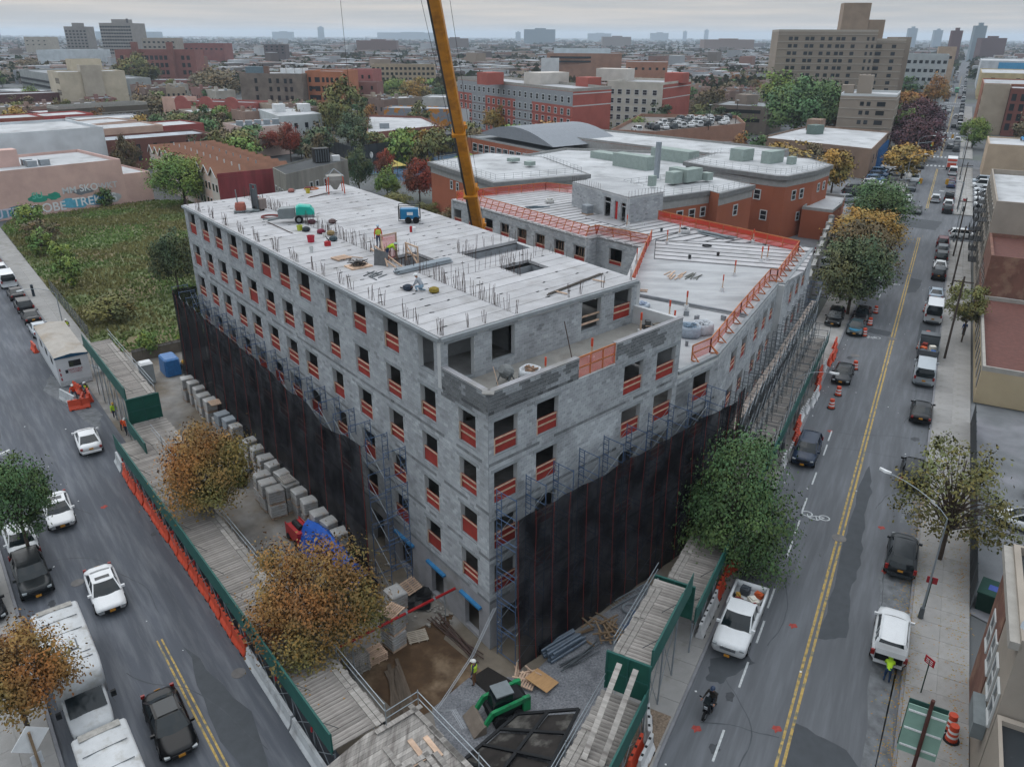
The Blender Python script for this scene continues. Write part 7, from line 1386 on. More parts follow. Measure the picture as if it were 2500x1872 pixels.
for i,(kd,x,y,zc,rx,rz,lab) in enumerate((('green',97,281,11.5,11,10,'great weeping green tree left of the tan slab block'),('green',108,292,12,10,10,'great green tree beside the weeping one'),('lime',112,345,13,10,9,'yellow green tree behind the great green trees'),('orange',117,286,8,7.6,8,'golden orange tree before the tan slab block'),('lime',88,306,5.5,5.5,4.5,'yellow green tree by the brown garage'),('lime',99,318,5.5,5,4.5,'lime tree beside the brown garage'),('brown',84,357,7,8,8.5,'thin brown tree right of the white apartment block'),('plum',118,238,6.5,7.2,6.8,'dark red tree nearest along the avenue'),('plum',139,279,7.6,8.5,6.8,'second dark red tree along the avenue'),('plum',128,262,6,7,6,'dark red tree behind the nearest one'),('lime',127,264,9,4.5,3.2,'lime tree top among the dark red trees'),('orange',165,341,9,7,5.5,'orange tree among the dark red trees'),('plum',158,322,7,7,6,'third dark red tree along the avenue'),('green',199,425,10,10,7,'green tree below the concrete frame building'),('green',181,414,9,8,6,'green tree beside the tall tan tower'),('orange',207,407,10,6.5,7.5,'orange brown tree by the avenue under the concrete frame'),('lime',150,265,5.5,4.6,5.6,'yellow green tree by the white roofed lot'),('red',-20.2,171,5.2,3.9,5.0,'bright red tree by the crane'),('red',-31,193,4.4,2.6,3.9,'red tree left of the bright red one'),('dark',-35.5,183,5.4,3.1,5.2,'dark green tree beside the grey stucco house'),('lime',-28,176,3.4,3,3.4,'green bush between the red trees'),('olive',-24,160,2.2,3.4,2.2,'yellow reeds behind the main roof'),('olive',-17,150,2.2,3.2,2.2,'second clump of reeds behind the main roof'),('brown',-12,142,2.2,3.4,2.2,'brown reeds by the brick precinct wall'),('olive',-55,270,10.5,8,10.5,'tall thin olive tree before the orange apartment house'),('dark',-50,258,6,6.6,5,'dark green lower crown under the tall olive tree'),('red',-73,240,4.5,5.6,3.8,'red brown tree by the brown roofs'),('red',-63,228,6.5,3.6,5.2,'rust red tree by the black sports fence'),('red',-78,247,4.5,4.6,3.6,'second red brown tree by the brown roofs'),('dark',-62,236,3,4,3,'dark bush under the rust red tree'),('brown',-72,283,5.5,5.6,5,'brown tree before the white flat roof'),('plum',-96,305,5,7,4.5,'dark red shrubs before the red gabled hall'),('brown',-155,436,8.5,13,8.5,'brown tree mass behind the red gabled hall'),('brown',-172,480,8,12,8,'second brown tree behind the red gabled hall'),('olive',-235,520,11,13,12,'large olive tree before the red mill'),('yellow',-6.4,290,6.2,5.2,4.5,'yellow tree before the long apartment block'),('dark',6.7,289,5.5,3.2,4.5,'dark green tree before the long apartment block'),('olive',27,275,5.5,7.2,4.4,'olive tree by the roof parking'),('lime',40,268,5.2,6.2,4,'olive green tree at the roof parking corner'),('lime',-212,366,6.5,5,5.4,'yellow green tree by the cream building'),('orange',-198,382,5,7,3,'orange hedge left of the cream building'),('brown',-400,690,8,12,8.5,'brown tree far left by the white blocks'),('brown',-150,345,6,9,5.5,'brown tree right of the arched church row'),('dark',-118,262,5,4,4.5,'dark tree by the row of white roofs'),('brown',-92,192,6,3.2,5.5,'bare pinkish tree beside the row houses'),('yellow',-50,420,8,8,6,'yellow tree behind the red corner house'),('lime',-66,455,7,8,6,'lime tree behind the orange apartment house'),('yellow',-22,430,7.5,9,6.5,'yellow brown tree left of the crane boom'),('dark',-36,400,6,7,6,'dark green tree near the mural wall'),('red',-22,330,5,4,5,'red tree near the long apartment block'),('dark',-12,318,5,3,5,'dark conifer near the long apartment block'))):
    tree(kd,x,y,zc,rx,rz,lab,seed=40+i%5,n=6000 if y<300 else 4000,ls=.052 if y<300 else .06,clumps=80,sparse=('thin' in lab or 'bare' in lab),k=8,name='tree')
# bushes between the block building and the grey house
# ---------------------------------------------------------------- background buildings
def wallm(h,v=.14,sc=.25):
    h='%02x%02x%02x'%tuple(min(225,int(int(h[i:i+2],16)*1.1+4)) for i in (0,2,4)); return mat('wall_'+h,'#'+h,rough=.92,var=v,scale=sc,col2=None)
def roofm(h): return mat('roof_'+h,'#'+h,rough=.85,var=.18,scale=.12,col2='#%02x%02x%02x'%tuple(int(int(h[i:i+2],16)*.86) for i in (0,2,4)),c2scale=.2)
WINF={}
def winmesh(w,h,fm,double=True):
    key=(round(w,2),round(h,2),fm.name if fm else '')
    if key not in WINF:
        p=MB().box(-w/2,w/2,-.05,.02,-h/2,h/2).mesh('window',GLASS); f=None
        if fm:
            t=.15; mb=MB(); mb.box(-w/2-t,w/2+t,-.02,.07,h/2,h/2+t); mb.box(-w/2-t,w/2+t,-.02,.1,-h/2-t,-h/2); mb.box(-w/2-t,-w/2,-.02,.07,-h/2,h/2); mb.box(w/2,w/2+t,-.02,.07,-h/2,h/2); mb.box(-w/2,w/2,-.02,.05,-.04,.04); f=mb.mesh('window_frame',fm)
        WINF[key]=(p,f)
    return WINF[key]
def bld(name,label,poly_,h,wall,roof,par=.5,wins=(),group=None,band=None,cat='building',z0=0,win_join=False):
    a=sum(poly_[i][0]*poly_[(i+1)%len(poly_)][1]-poly_[(i+1)%len(poly_)][0]*poly_[i][1] for i in range(len(poly_)))
    rev=a<0
    cx=sum(p[0] for p in poly_)/len(poly_); cy=sum(p[1] for p in poly_)/len(poly_)
    r=empty(name,(cx,cy,z0),0,label,cat,group); L=[(p[0]-cx,p[1]-cy) for p in poly_]; n=len(L)
    ob('wall',MB().pri(L,0,h).mesh('wall',wall),r)
    sh=lambda k:[(p[0]*k,p[1]*k) for p in L]; rr=max(math.hypot(*p) for p in L); k=1-.35/rr
    ob('roof',MB().pri(sh(k),h,h+.03).mesh('roof',roof),r)
    if par:
        mb=MB()
        for i in range(n):
            p,q=L[i],L[(i+1)%n]; p2,q2=sh(k)[i],sh(k)[(i+1)%n]; mb.pri([p,q,q2,p2],h+.001,h+par)
        ob('parapet',mb.mesh('parapet',band or wall),r)
    for e,cols,rows,w,hh,fm in wins:     # edge index, number of columns or list, list of sill-centre heights
        p,q=L[e],L[(e+1)%n]; d_=Vector((q[0]-p[0],q[1]-p[1])); Ln=d_.length; u=d_/Ln; nr=Vector((u.y,-u.x)) if not rev else Vector((-u.y,u.x))
        cl=cols if isinstance(cols,(list,tuple)) else [Ln*(i+.5)/cols for i in range(cols)]
        wm_,fm_=winmesh(w,hh,fm); ang=math.atan2(nr.y,nr.x)-PI/2
        if win_join:
            mb=MB()
            for s in cl:
                for z in rows:
                    c=Vector(p)+u*s+nr*.03; mb.cbox((c.x,c.y,z),(w,.12,hh),math.atan2(u.y,u.x))
            ob('window',mb.mesh('window',GLASS),r,kind='stuff'); continue
        for s in cl:
            for z in rows:
                c=Vector(p)+u*s+nr*.03; x=ob('window',wm_,r,(c.x,c.y,z),rz=ang)
                if fm_: ob('window_frame',fm_,x)
    return r
def quad(A,B,dep):   # front edge A->B (left to right), depth away from the camera
    d_=Vector((B[0]-A[0],B[1]-A[1])); u=d_.normalized(); n=Vector((-u.y,u.x)); return [A,B,(B[0]+n.x*dep,B[1]+n.y*dep),(A[0]+n.x*dep,A[1]+n.y*dep)]
def addbox(r,name,x0,x1,y0,y1,z0,z1,m,rz=0,at=None):
    o=ob(name,MB().box(x0,x1,y0,y1,z0,z1).mesh(name,m),r)
    if at: o.location=at
    if rz: o.rotation_euler=(0,0,rz)
    return o
WHF=mat('white_window_trim','#b5b8b8',var=0); STONE=mat('pale_stone','#8f8c86',var=.12)
ROOFW=roofm('a9abad'); ROOFG=roofm('808487'); ROOFD=roofm('3d4042'); ROOFL=roofm('9b9da0')
# left: graffiti warehouse
pk_=bld('graffiti_warehouse','pale pink warehouse with graffiti along its foot behind the vacant lot',quad((-117,129),(-82,167.6),22),8.5,wallm('a98d85'),ROOFW,.6); bld('low_annex','low pale pink annex at the right end of the graffiti warehouse',quad((-82,167.6),(-78.2,171.8),18),5.6,wallm('a98d85'),ROOFW,.4)
ga=math.atan2(38.6,35); 
def gtext(s,d_,z,size,c,parent):
    b=Vector((-117,129))+Vector((math.cos(ga),math.sin(ga)))*d_+Vector((math.sin(ga),-math.cos(ga)))*.06; o=text(s,None,(b.x,b.y,z),(PI/2,0,ga),size,mat('graffiti_'+c,'#'+c,var=.1),'graffiti'); o.parent=parent; o.matrix_parent_inverse=wm(parent).inverted(); return o
def gblob(d_,z,w,h,c,parent,sd):
    q=random.Random(sd); b=Vector((-117,129))+Vector((math.cos(ga),math.sin(ga)))*d_+Vector((math.sin(ga),-math.cos(ga)))*(.025+.004*(sd%4)); pts=[]
    for i in range(18): a=2*PI*i/18; k=q.uniform(.75,1.1); pts.append((b.x+math.cos(ga)*w*k*math.cos(a),b.y+math.sin(ga)*w*k*math.cos(a),max(.1,z+h*k*math.sin(a))))
    ob('graffiti',MB().add(pts,[tuple(range(18))]).mesh('graffiti',mat('graffiti_'+c,'#'+c,var=.15)),parent,world=True)
for i,(d_,z,w,h,c) in enumerate(((27,1.2,2.6,1.1,'5f8fa0'),(31.5,1.3,2.8,1.2,'3f7f96'),(35,3.3,1.9,.8,'2f8a76'),(38,3.4,1.3,.8,'2f8a76'),(41.5,1.5,2.8,1.2,'5aa0b8'),(46,1.5,3,1.1,'4a8fb0'),(49.3,1.6,1.6,1.1,'a9aeb2'),(43.5,3.6,2.2,.7,'6a7076'),(24,1.2,2.2,1.1,'6a5a8a'))): gblob(d_,z,w,h,c,pk_,i)
for s,d_,z,sz,c in (('BUTER',29,.4,2.5,'b9b9c8'),('PROBE',36.2,.5,2.4,'d0d3d6'),('TREK',44.0,.8,2.4,'dadcde'),('SKO',44.8,3.6,1.9,'c9ccce'),('WKT',48.6,3.6,1.7,'b4b7ba'),('SU',35,3.3,1.7,'5fb09c'),('S',49.4,.9,2.4,'d4d7d9'),('MM',41.0,3.5,1.8,'c0c3c6')): gtext(s,d_,z,sz,c,pk_)
addbox(pk_,'stair_hut',-2,2,-1.5,1.5,8.5,11.8,wallm('a98d85'),ga,(6,5,0)); 
for x,y in ((0,3),(2,5.5),(9,12),(11,10),(12.5,12)): addbox(pk_,'air_unit',-.9,.9,-.7,.7,8.53,9.7,GALV,ga,(x,y-5,0))
ob('dead_vine',MB().add([(-107.8+.05+i*.02+rnd.gauss(0,.9),138.9-.12+rnd.gauss(0,.0)+i*.02,0) for i in range(3)],[(0,1,2)]).mesh('dead_vine',RUST),pk_,world=True) if False else None
bld('white_warehouse','tall white warehouse behind the pink graffiti wall',quad((-135,152),(-96,191),26),12.5,wallm('a6aaad'),ROOFW,.6)
bld('brick_workshop','long low brick workshop with pale roof behind the row houses',quad((-113,199),(-84,226),12),7.5,wallm('5c3d37'),roofm('9aa0a6'),.5,wins=((0,9,[3,5.8],1.0,1.4,None),))
# row houses with brown gable roofs
BRF=roofm('7a5644'); fo=Vector((-57.2,153.9)); fd=Vector((-86.1+57.2,190.8-153.9)).normalized(); bn=Vector((fd.y,-fd.x)); W1=4.25; DP=15
for i in range(11):
    b=fo+fd*(W1*i); r=empty('row_house',(b.x,b.y,0),math.atan2(fd.y,fd.x),'brown roofed row house, '+('nearest, with the red end wall' if i==0 else ORD[i]+' counted from the red end wall' if i<10 else 'farthest of the gabled row'),'house','brown roofed row houses'); g='b09a90' if i%2 else 'a8a09a'
    ob('wall',MB().box(0,W1,-DP,0,0,7.6).mesh('wall',wallm(g)),r); ob('gable',MB().add([(0,0,7.6),(W1,0,7.6),(W1/2,0,9.3),(0,-DP,7.6),(W1,-DP,7.6),(W1/2,-DP,9.3)],[(1,0,2),(3,4,5)]).mesh('gable',wallm(g)),r)
    rf=ob('roof',MB().add([(-.15,.35,7.5),(W1/2,.35,9.35),(W1/2,-DP-.1,9.35),(-.15,-DP-.1,7.5),(W1+.15,.35,7.5),(W1+.15,-DP-.1,7.5)],[(0,1,2,3),(1,4,5,2)]).mesh('roof',BRF),r); ob('bargeboard',MB().bar((-.15,.38,7.5),(W1/2,.38,9.35),.1,.18).bar((W1/2,.38,9.35),(W1+.15,.38,7.5),.1,.18).mesh('bargeboard',WHF),r)
    for z in (2.2,5.4):
        for x in (1.1,3.0): wd_=ob('window',MB().box(x-.45,x+.45,-.02,.05,z-.7,z+.7).mesh('window',GLASS),r); ob('window_frame',MB().box(x-.55,x+.55,.0,.08,z+.7,z+.8).box(x-.55,x+.55,0,.1,z-.82,z-.7).mesh('window_frame',WHF),wd_)
    for k in range(2): ob('vent_pipe',MB().tube((1.2+k*1.5,-5-4*k,7.8),(1.2+k*1.5,-5-4*k,9.6+.3*k),.14,6).mesh('vent_pipe',GALV if k else WHF),rf)
    if i==0: ob('end_wall',MB().box(-.12,0,-DP,0,0,8.4).mesh('end_wall',mat('red_end_wall','#7d3a3e',var=.3,scale=.6,stretch=(1,1,.15))),r)
gs=bld('grey_stucco_house','grey stained stucco house with black roof and white windows',[(-42,147),(-34.2,166),(-39.8,176),(-46.6,155)],9.2,mat('wall_stained','#77756f',var=.3,scale=.5,stretch=(1,1,.2)),ROOFD,.25,wins=((0,[7.5,9.4,12.2],[5.9],.8,1.9,WHF),(3,[1.5,4,6.2],[5.2],.8,1.9,WHF))); addbox(gs,'water_tank',-1.5,1.5,-1.2,1.2,9.2,12,BLK,.5,(1.5,3,0)); addbox(gs,'air_unit',-.8,.8,-.5,.5,9.2,10.3,WHITE,.5,(4,5,0))
for k in range(6): ob('tank_fin',MB().box(-1.4+k*.5,-1.2+k*.5,-1.25,-1.2,9.4,11.8).mesh('tank_fin',STEEL),gs,(1.5,3,0),rz=.5)
# mid left
bld('cream_block','cream windowless office block with grey stair tower',quad((-186,342),(-166,358),22),18,wallm('9c9382'),ROOFW,.5,wins=((3,[15,17,19,21],[6,10.5,15],1.0,2.2,None),)); bld('cream_tower','grey rendered stair tower on the front of the cream block',quad((-178.6,346.5),(-172.6,351.4),6),20.5,wallm('8f887c'),ROOFW,.4); bld('cream_penthouse','cream rooftop block above the cream office',quad((-190,362),(-181,370),9),22.5,wallm('9c9280'),ROOFG,.3)
ch=bld('arched_church_row','dark stone row with pale arched windows and cornice',quad((-153,277),(-133,300),10),9.5,wallm('4d463f'),ROOFG,.9,band=STONE,wins=((0,[3.5,6.5,9.5,11.8,15.3,17.6,19.2,21.5,25.2,28],[6.0],1.0,2.2,STONE),)); d_=(Vector((-133,300))-Vector((-153,277)));
for z in (4.2,7.6): ob('stone_band',MB().bar((-153.05,276.95,z),(-133.05,299.95,z),.1,.25).mesh('stone_band',STONE),ch,world=True)
rg=bld('red_gabled_hall','long red painted brick hall with curved gables',quad((-134,327),(-100,318),12),8.2,wallm('8a4f49'),ROOFG,.7,wins=((0,9,[4.2],.9,2.0,WHF),)); 
for t in (.08,.4,.72): c=Vector((-134,327)).lerp(Vector((-100,318)),t); ob('curved_gable',MB().add([(c.x+3*math.cos(a)*.966,c.y-3*math.cos(a)*.258,8.4+2.4*math.sin(a)) for a in [i*PI/8 for i in range(9)]]+[(c.x+3*math.cos(a)*.966+.1,c.y-3*math.cos(a)*.258+.5,8.4+2.4*math.sin(a)) for a in [i*PI/8 for i in range(9)]],[(i,i+1,i+10,i+9) for i in range(8)]+[tuple(range(8,-1,-1)),tuple(range(9,18))]).mesh('curved_gable',wallm('8a4f49')),rg,world=True)
bld('pink_hall_end','pale pink end block of the red gabled hall',quad((-141,332),(-134,327),10),9.5,wallm('a98a7d'),ROOFG,.4)
ds=bld('stone_apartment_house','weathered dark stone apartment house of five storeys',[(-118,360),(-90,355),(-88,376),(-116,382)],17.2,mat('wall_sooty','#6f665e',var=.3,scale=.3),ROOFL,.6,wins=((0,[7.5,14,17.5,21,23.5],[4.5,8,11.5,14.8],1.3,1.9,None),(3,[4,8,13,17],[4.5,8,11.5,14.8],1.0,1.9,None))); addbox(ds,'chimney',-1,1,-1,1,17,20.5,wallm('5f4a40'),0,(-3,-8,0)); addbox(ds,'glass_hut',-4,4,-2,2,17.3,20.2,mat('glass_hut','#5f7078'),0,(-9,-3,0))
for k in range(6): addbox(ds,'roof_unit',-1,1,-.8,.8,17.3,19.5,WHITE,0,(3+k*1.8,-4+k%2*3,0))
oa=bld('orange_apartment_house','orange brick apartment house with balconies',[(-90,362),(-73,357),(-70,377),(-87,380)],18,wallm('8d5a42'),ROOFL,.7,wins=((0,[2,5,6.2,8.5,10.5,12.6,15.2],[4.5,8,11.6,15.2],1.2,2.0,None),)); 
for z in (6.6,10.1,13.6): ob('balcony',MB().box(-1.3,1.3,-1.2,0,0,.15).box(-1.3,1.3,-1.2,-1.1,.15,1.1).mesh('balcony',BLK),oa,(-6.7,-7.3,z-2.2))
bld('red_corner_house','red brick corner house right of the orange apartment house',quad((-79,394),(-66,392),14),17.5,wallm('845350'),ROOFL,.6,wins=((0,4,[8,11.5,15],1.0,1.6,None),)); bld('brown_annex_house','low brown brick house below the red corner house',quad((-76,380),(-62,378),10),13,wallm('6d4f4a'),ROOFL,.5,wins=((0,3,[8,11],1,1.6,None),))
wf_=bld('white_flat_house','white house with flat pale roof and two roof huts',[(-74.6,261),(-63.4,271.4),(-75,290),(-89,287)],9,wallm('9ea3a4'),ROOFW,.25,wins=((0,4,[3,6],1.2,1.6,None),)); addbox(wf_,'roof_hut',-1.8,1.8,-1.5,1.5,9,11.5,WHITE,.6,(-4,2,0)); addbox(wf_,'roof_hut',-1.8,1.8,-1.5,1.5,9,11.5,WHITE,.6,(4,4,0))
pf=bld('pink_wall_house','low building with pale pink side wall and grey roof',[(-88.1,247.9),(-76.1,233.2),(-66.4,245),(-79,259)],8,wallm('a8958c'),ROOFG,.5,wins=((0,[3,6,9,12,15],[3.5],1.0,1.8,None),)); 
for k in range(5): addbox(pf,'air_unit',-1,1,-.8,.8,8,9.5,GALV,.3,(-4+k*2.2,-3+k*1.7,0))
wr_=bld('white_roofed_depot','flat depot with pale roof before the sports court',[(-43,239),(-23,262),(-33,292),(-52,296)],6,wallm('6e4a42'),ROOFW,.7); addbox(wr_,'air_unit',-1.5,1.5,-1,1,6,7.6,GALV,.2,(-3,-14,0))
bld('mural_wall_shop','low shop with a colourful painted wall',quad((-52,330),(-18,325),12),6,mat('mural_wall','#7a7f86',var=.1,col2='#b0762f',c2scale=.35,c2lo=.5,c2hi=.52),ROOFL,.4); bld('grey_flat_shop','grey shop with stained white parapet',quad((-38,345),(-22,343),16),9,wallm('8d8f8d'),ROOFW,.5); bld('dark_white_shop','white walled shop with dark front by the crane',quad((-24,318),(-8,306),18),7,wallm('9a9c9e'),ROOFL,.5)
for i,(a,b,h,c) in enumerate((((-127,222),(-113,246),9,'9a8478'),((-113,219),(-100,233),9,'a0887a'),((-101,233),(-92,243),8.5,'7a3f3c'),((-160,243),(-146,255),9,'7f4a40'),((-146,255),(-136,266),9,'8a3f3c'),((-207,332),(-189,348),10,'50393a'),((-250,395),(-222,380),8,'8f9194'),((-131,248),(-117,262),8.5,'8f8f92'),((-170,285),(-156,275),8,'5b3a3a'))):
    bld('terrace_house',('tan house with white roof behind the brick workshop','second tan house with white roof behind the workshop','red brick house with chimney and white roof','orange brick terrace at the left edge','red brick terrace beside the orange one','long dark brown brick building at the left edge','white roofed shed far left','white roofed house behind the tan houses','dark red house left of the arched church row')[i],quad(a,b,14),h,wallm(c),ROOFW if i not in(5,) else ROOFL,.4,wins=((0,4,[3,6],1.0,1.5,None),))
pg_=bld('parking_garage','grey concrete parking garage with open decks on the left',quad((-330,560),(-222,440),30),10,wallm('7d807f'),ROOFG,.8)
for z in (3,6): ob('deck_opening',MB().bar((-329,558.2,z),(-223,440.4,z),.4,1.2).mesh('deck_opening',BLK),pg_,world=True)
# mill
ml=bld('red_mill','red brick mill with two chimney towers and arched windows',quad((-262,556),(-211,560),20),22.5,wallm('704a45'),ROOFG,.8,wins=((0,[4,10,17,20,23,26,29,32,35.5,43,46.5],[5,9.5,14,18.5],2.0,2.6,None),)); 
for x in (-248,-225): ob('chimney_tower',MB().box(x-1.6,x+1.6,553.4,557,0,28).mesh('chimney_tower',wallm('6a4640')),ml,world=True)
bld('mill_annex','low red brick annex before the mill',quad((-240,520),(-205,524),25),6,wallm('74504a'),ROOFG,.5)
for lab,nm,A,B,dep,h,c,cols,rows in (('far red brick school with pale windows behind the mill','far_school',(-311,800),(-274,802),30,24.3,'6d4440',8,[20]),('far dark block with white balcony strips','far_balcony_block',(-265,900),(-243,902),25,22.5,'4a4344',4,[15,18,21]),('grey office block behind the mill','far_office',(-332,760),(-304,764),30,29,'7b756d',7,[18,22,26]),('hospital slab, widest of the tall blocks on the left','hospital_tower',(-411,850),(-381,852),40,42,'77736f',12,[15,18,21,24,27,30,33,36,39]),('slim apartment tower on the left skyline','apartment_tower',(-473,900),(-451,902),22,39,'6f6c69',6,[14,17,20,23,26,29,32,35]),('low tan plant tower at the left skyline','plant_tower',(-690,1200),(-660,1204),40,27.5,'857f74',4,[18,23]),('white factory blocks left of the cream building','white_factory',(-330,700),(-290,704),40,20,'8b9196',0,[]),('second white factory block on the left','white_factory',(-420,745),(-372,750),40,19,'9aa0a4',0,[]),('long sandstone row behind the red corner house','sandstone_row',(-88,520),(-49,522),14,15.8,'857866',14,[8,11,14]),('brown and white school complex right of the crane','school_complex',(22,560),(71,556),40,22,'7d6152',0,[]),('white upper storey on the school complex','school_upper',(27,572),(65,569),25,24.6,'9ea6aa',0,[]),('orange brick school wing with glass front','school_wing',(72,540),(98,536),30,17.5,'86604e',6,[14]),('white cube house right of the crane','white_cube_house',(14,430),(22.5,429),10,22,'a3a6a8',0,[]),('concrete frame building with red barriers by the avenue','unfinished_building',(197,424),(214,416),24,25,'8b9092',7,[6,10,14,18,22]),('tan tower beside the avenue far off','tan_far_tower',(260,520),(269,516),14,27.5,'8a7a6b',2,[22])):
    b=bld(nm,lab,quad(A,B,dep),h,wallm(c),ROOFG,.5,wins=((0,cols,rows,1.6 if A[1]<700 else 2.0,1.5,None),) if cols else (),win_join=A[1]>540)
    if nm=='hospital_tower': addbox(b,'roof_plant',-7,7,-8,8,42,46,wallm('77736f')); ob('flue',MB().tube((13,-18,0),(13.5,-18,46.5),1.0,8).mesh('flue',wallm('4a4a4c')),b)
    if nm=='apartment_tower': addbox(b,'roof_plant',-4,3,-6,6,39,43,wallm('6f6c69'))
    if nm=='school_complex':
        for z in (17.5,20): ob('window_band',MB().box(-24,20,-20.3,-20,z-.6,z+.6).mesh('window_band',GLASS),b)
# long apartment block, red and grey
RB_='844840'; la=[(-21.5,321),(18,251),(31,263.5),(-8,333)]
lb=bld('long_apartment_block','long red and grey apartment block with many windows behind the brick precinct',la,17.6,wallm(RB_),ROOFL,.9,band=STONE,wins=((0,[3.2+i*3.75 for i in range(21)],[2.6,5.6,8.6,11.6,15.1],1.3,1.6,WHF),)); u=(Vector(la[1])-Vector(la[0])).normalized(); nr=Vector((u.y,-u.x)); GB_=mat('grey_cladding','#84888c',var=.08)
def onface(A,u_,n_,s0,s1,z0,z1,off,m,par,name):
    p=Vector(A)+u_*s0+n_*off; q=Vector(A)+u_*s1+n_*off; o=ob(name,MB().bar((p.x,p.y,(z0+z1)/2),(q.x,q.y,(z0+z1)/2),.04,z1-z0).mesh(name,m),par,world=True)
onface(la[0],u,nr,0,80.3,13.3,17.5,.005,GB_,lb,'grey_storey')
for s in (12,45): onface(la[0],u,nr,s,s+11,1,13.28,.005,GB_,lb,'grey_bay')
for z in (4.1,7.1,10.1): onface(la[0],u,nr,0,80,z-.08,z+.08,.03,wallm('55302c'),lb,'string_course')
u2=(Vector(la[2])-Vector(la[1])).normalized(); n2=Vector((u2.y,-u2.x))
for z in (13.4,16.9): onface(la[1],u2,n2,0,18,z-.15,z+.15,.03,WHF,lb,'pale_band')
for nm,x0,y0,w_,d2,z1,c in (('red_penthouse',-8,288,7,6,21.5,RB_),('white_penthouse',11.5,293,13,9,21.4,'a19d96'),('red_penthouse',25,279,6,6,20.5,RB_)): o=ob(nm,MB().box(-w_/2,w_/2,-d2/2,d2/2,17.6,z1).mesh(nm,wallm(c)),lb,(x0-lb.location[0],y0-lb.location[1],0),rz=R(38))
wa=[(35,311),(54,301),(69,325),(49,336)]; wb2=bld('white_apartment_block','white apartment block with red brick end wall',wa,17,wallm('9c988f'),ROOFL,.8,wins=((0,[2,5,8.3,11.6,14.7,18.5],[2.4,5.3,8.2,11.1,14.2],1.5,1.6,WHF),)); u3=(Vector(wa[2])-Vector(wa[1])).normalized(); n3=Vector((u3.y,-u3.x)); onface(wa[1],u3,n3,.02,28.2,0,17,.03,wallm(RB_),wb2,'red_end_wall')
for z in (12.2,15.8): onface(wa[1],u3,n3,0,28.2,z-.15,z+.15,.06,WHF,wb2,'pale_band')
for nm,x0,y0,w_,z1,c in (('white_penthouse',40,330,13,21.4,'a19d96'),('red_penthouse',62,318,7,20.5,RB_)): ob(nm,MB().box(-w_/2,w_/2,-4,4,17,z1).mesh(nm,wallm(c)),wb2,(x0-wb2.location[0],y0-wb2.location[1],0),rz=R(-28))
# brick precinct complex
BRK=mat('precinct_brick','#8f543e',rough=.9,var=.1,scale=.2); BANDC=mat('precinct_band','#8b8b89',var=.12); RAILM=mat('razor_wire','#8b9093',var=.1,metal=.5)
def precinct(label,poly_,h,wins=()):
    r=bld('brick_precinct_block',label,poly_,h,BRK,ROOFW,0,wins=wins,group='brick precinct blocks'); cx,cy=r.location[0],r.location[1]; L=[(p[0]-cx,p[1]-cy) for p in poly_]; k=1.045
    ob('stone_band',MB().pri([(p[0]*1.004,p[1]*1.004) for p in L],h-1.9,h-.7).mesh('stone_band',BANDC),r); ob('cornice',MB().pri([(p[0]*k,p[1]*k) for p in L],h-.7,h+.02).mesh('cornice',mat('cornice_grey','#6e6f6f',var=.15)),r); ob('roof_surface',MB().pri([(p[0]*.95,p[1]*.95) for p in L],h+.02,h+.1).mesh('roof_surface',ROOFW),r)
    rw=MB()
    for i in range(len(L)):
        a=Vector(L[i])*.93; b=Vector(L[(i+1)%len(L)])*.93; n_=max(2,int((b-a).length/1.6))
        for j in range(n_): p=a.lerp(b,j/n_); rw.tube((p.x,p.y,h+.05),(p.x,p.y,h+1.1),.03,3)
        for z in (.35,.7,1.05): rw.tube((a.x,a.y,h+z),(b.x,b.y,h+z),.02,3)
    ob('razor_wire',rw.mesh('razor_wire',RAILM),r,kind='stuff'); return r
rb1=precinct('red brick precinct block directly behind the wing fence',[(22.4,118.7),(30.9,124.3),(31.8,122),(39.2,129.6),(33,140),(17,128)],10.9,wins=((0,[4.0,6.6],[7.6],1.1,1.5,WHF),(0,[9.0],[7.8],.9,1.3,WHF),(2,[5.5],[7.6],1.1,1.5,WHF),(2,[4.2],[2.8],.9,1.3,WHF)))
rb2=precinct('red brick precinct block at the corner of the police lot',[(36.5,147),(45.3,137.6),(47.1,137.1),(54.2,143.4),(59.4,150.1),(58,158),(42,166),(33,153)],11.2,wins=((0,[4,9.8],[7.6],1.1,1.5,WHF),(0,[3,7.2,11.5],[4.2],1.1,1.5,WHF),(2,[3,5.6],[7.6],1.1,1.5,WHF),(2,[5.4],[3.6],.9,1.3,WHF),(3,[3,6],[7.8],.9,1.3,WHF)))
pw_=precinct('red brick precinct block left of the crane boom',[(-15.7,153.2),(-3.1,131.2),(13,140),(6,160),(-5,166)],10.9,wins=((0,[9,11.5],[8.0],.8,1.3,WHF),(0,[10,12.6],[3.4],.8,1.3,WHF)))
lr=bld('precinct_low_roof','pale low roof deck in the middle of the brick precinct',[(-2.4,131),(9.5,122.8),(16.8,128.3),(32.6,140.6),(32.5,153),(42,167),(46,170),(36,180),(12,186),(-4.5,167),(6.5,160.5),(13.6,140.2)],9.0,BRK,ROOFW,.5,band=BANDC)
for (x,y,sx,sy,sz) in ((24,160,9,2.6,2.6),(14,140,2,2,.7),(31,150,3,2,1.6),(8,133,2.2,1.5,.5),(20,172,7,3,1.4),(34,170,10,3.5,2.4)): addbox(lr,'air_handler',-sx/2,sx/2,-sy/2,sy/2,9.0,9+sz,mat('handler_green','#87938e',var=.1),R(-50),(x-lr.location[0],y-lr.location[1],0))
ob('flue',MB().tube((0,0,9),(0,0,15.5),.55,10).mesh('flue',GALV),lr,(26.5-lr.location[0],147.5-lr.location[1],0))
